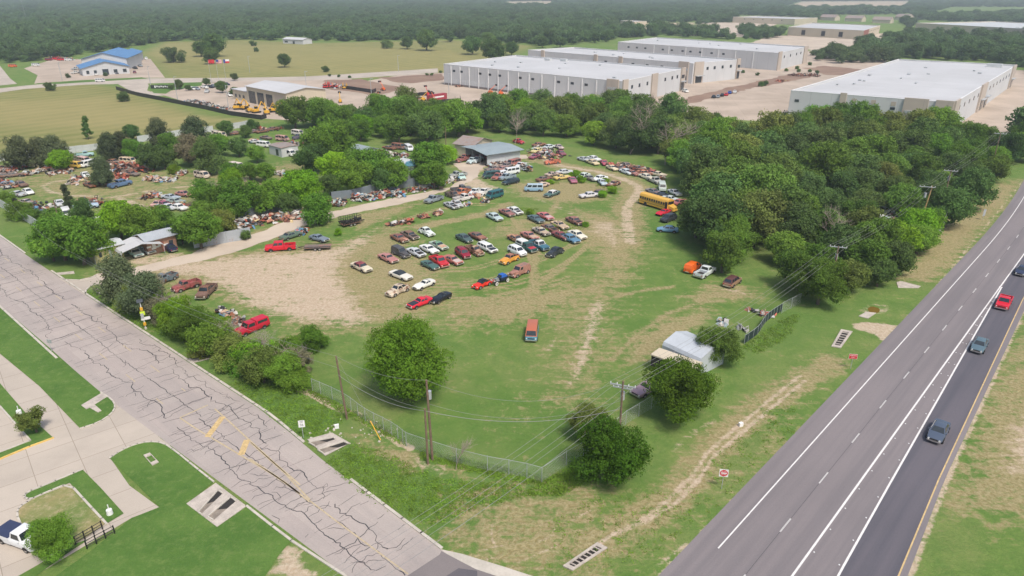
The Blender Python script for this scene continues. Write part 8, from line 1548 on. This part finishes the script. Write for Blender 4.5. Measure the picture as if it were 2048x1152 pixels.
# young trees planted along warehouse lots
for i, (x, y) in enumerate([(25, 445), (80, 450), (143, 455), (595, 440), (625, 440), (675, 425)]): u, v = px('Y', x, y); T(u, v - 3, 7, 'shrub', 'dark', 'tiny planted tree along the far road', group='tiny planted trees by the far road', name='young_tree')
for i, (x, y) in enumerate([(405, 415), (550, 390), (657, 405), (720, 393), (730, 410), (795, 370), (795, 410), (838, 418), (490, 430), (510, 488), (535, 484)]): u, v = px('Z', x, y); T(u, v, 8 if i < 9 else 12, 'shrub', 'dark', 'tiny planted tree between the warehouses', group='tiny planted trees between the warehouses', name='young_tree')
for i, (x, y, w_) in enumerate([(1045, 495, 18), (1205, 480, 14), (1295, 510, 22), (1370, 450, 14), (1370, 535, 18), (1100, 512, 12), (1000, 510, 10)]): u, v = px('X', x, y); T(u, v, w_, 'oak', 'dark', 'small tree in the dealer car park', group='small trees of the dealer car park', name='young_tree')
for i, (x, y) in enumerate([(505, 420), (615, 430), (655, 415), (395, 440)]): u, v = px('X', x, y); T(u, v, 9, 'shrub', 'dark', 'small shrub before the blue roofed office', group='small shrubs before the blue roofed office', name='shrub', cat='shrub')
# tall weeds and tufts
def weeds():
    rs = np.random.RandomState(23); src = []
    cl = []
    for reg, poly, n in (('K', [(440, 360), (620, 260), (820, 320), (1100, 460), (1560, 500), (1640, 560), (1300, 640), (1100, 740), (860, 660), (600, 500)], 1300), ('J', [(300, 560), (650, 620), (1000, 800), (900, 900), (700, 950), (540, 830), (200, 560)], 700), ('J', [(740, 600), (1130, 800), (1400, 960), (1400, 1000), (1120, 850), (740, 640)], 500), ('K', [(1000, 290), (1700, 450), (1700, 500), (1480, 470), (1000, 340)], 600),
                         ('H', [(720, 760), (830, 720), (1100, 880), (1500, 1150), (1400, 1150), (1000, 960)], 500), ('K', [(1700, 480), (1900, 380), (2040, 460), (1800, 560), (1600, 560)], 500), ('F', [(1150, 800), (1500, 560), (1640, 520), (1560, 700), (1300, 860)], 450), ('C', [(1300, 500), (1450, 480), (1420, 560), (1310, 560)], 90), ('C', [(1560, 420), (1700, 430), (1740, 520), (1600, 530)], 120), ('C', [(1800, 500), (2000, 560), (2040, 660), (1800, 650)], 200), ('E', [(1480, 210), (1760, 200), (1980, 200), (1900, 250), (1700, 260), (1560, 290)], 200), ('E', [(1380, 60), (1560, 70), (1500, 120), (1400, 110)], 90),
                         ('L', [(200, 900), (500, 740), (900, 720), (1500, 200), (1500, 420), (1050, 860), (700, 1100), (250, 1140)], 260), ('A', [(500, 700), (900, 640), (1300, 760), (1100, 800), (700, 800)], 260)):
        P_ = pts(reg, poly); xs = [p.x for p in P_]; ys = [p.y for p in P_]; k = 0
        while k < n:
            x, y = rs.uniform(min(xs), max(xs)), rs.uniform(min(ys), max(ys))
            if inside(x, y, P_): cl.append((x, y)); k += 1
    V_, F_ = [], []; X = np.array(cl); N_ = len(X); m = 9
    X = np.repeat(X, m, 0) + rs.normal(0, .22, (N_ * m, 2)); h = np.repeat(rs.uniform(.05, .26, N_) ** 1.0, m) * rs.uniform(.6, 1.2, N_ * m); pos = np.c_[X, h * rs.uniform(.3, 1, N_ * m)]
    Vv, Ff = leaves(pos, np.tile([0, 0, .4], (N_ * m, 1)), np.full(N_ * m, .2), rs, .45, .8); Vv[:, 2] = np.maximum(Vv[:, 2], .01)
    o = link('tall_weeds', npmesh('tall_weeds', Vv, Ff, [M['leaf']])); o.color = (.17, .28, .06, 1); tag(o, 'tufts of tall green weeds in the verges', 'weeds', kind='stuff')
weeds()
# clumps of bramble bush around the wrecks
for reg, x, y, w_, lb in (('C', 1330, 520, 16, 'bright weed bush left of the yellow car'), ('C', 1590, 440, 22, 'bright weed bush in the weed island middle'), ('C', 1650, 490, 20, 'bright weed bush right of the maroon car'), ('C', 1900, 510, 18, 'weed bush beside the long white sedan'), ('C', 1970, 600, 22, 'weed bush at the right of the weed island'), ('C', 1870, 640, 22, 'weed bush before the dark wreck'), ('E', 1470, 90, 18, 'weed bush right of the open hood sedan'), ('E', 1600, 250, 14, 'weed bush on the orange cream wreck'), ('E', 1930, 190, 16, 'weed bush at the far right wreck'), ('E', 1660, 210, 14, 'weed bush over the dark rusted wreck'), ('D', 1240, 720, 12, 'weed bush at the tail of the school bus')):
    u, v = px(reg, x, y); T(u, v, w_, 'shrub', 'bright', lb, name='weed_bush', cat='bush')
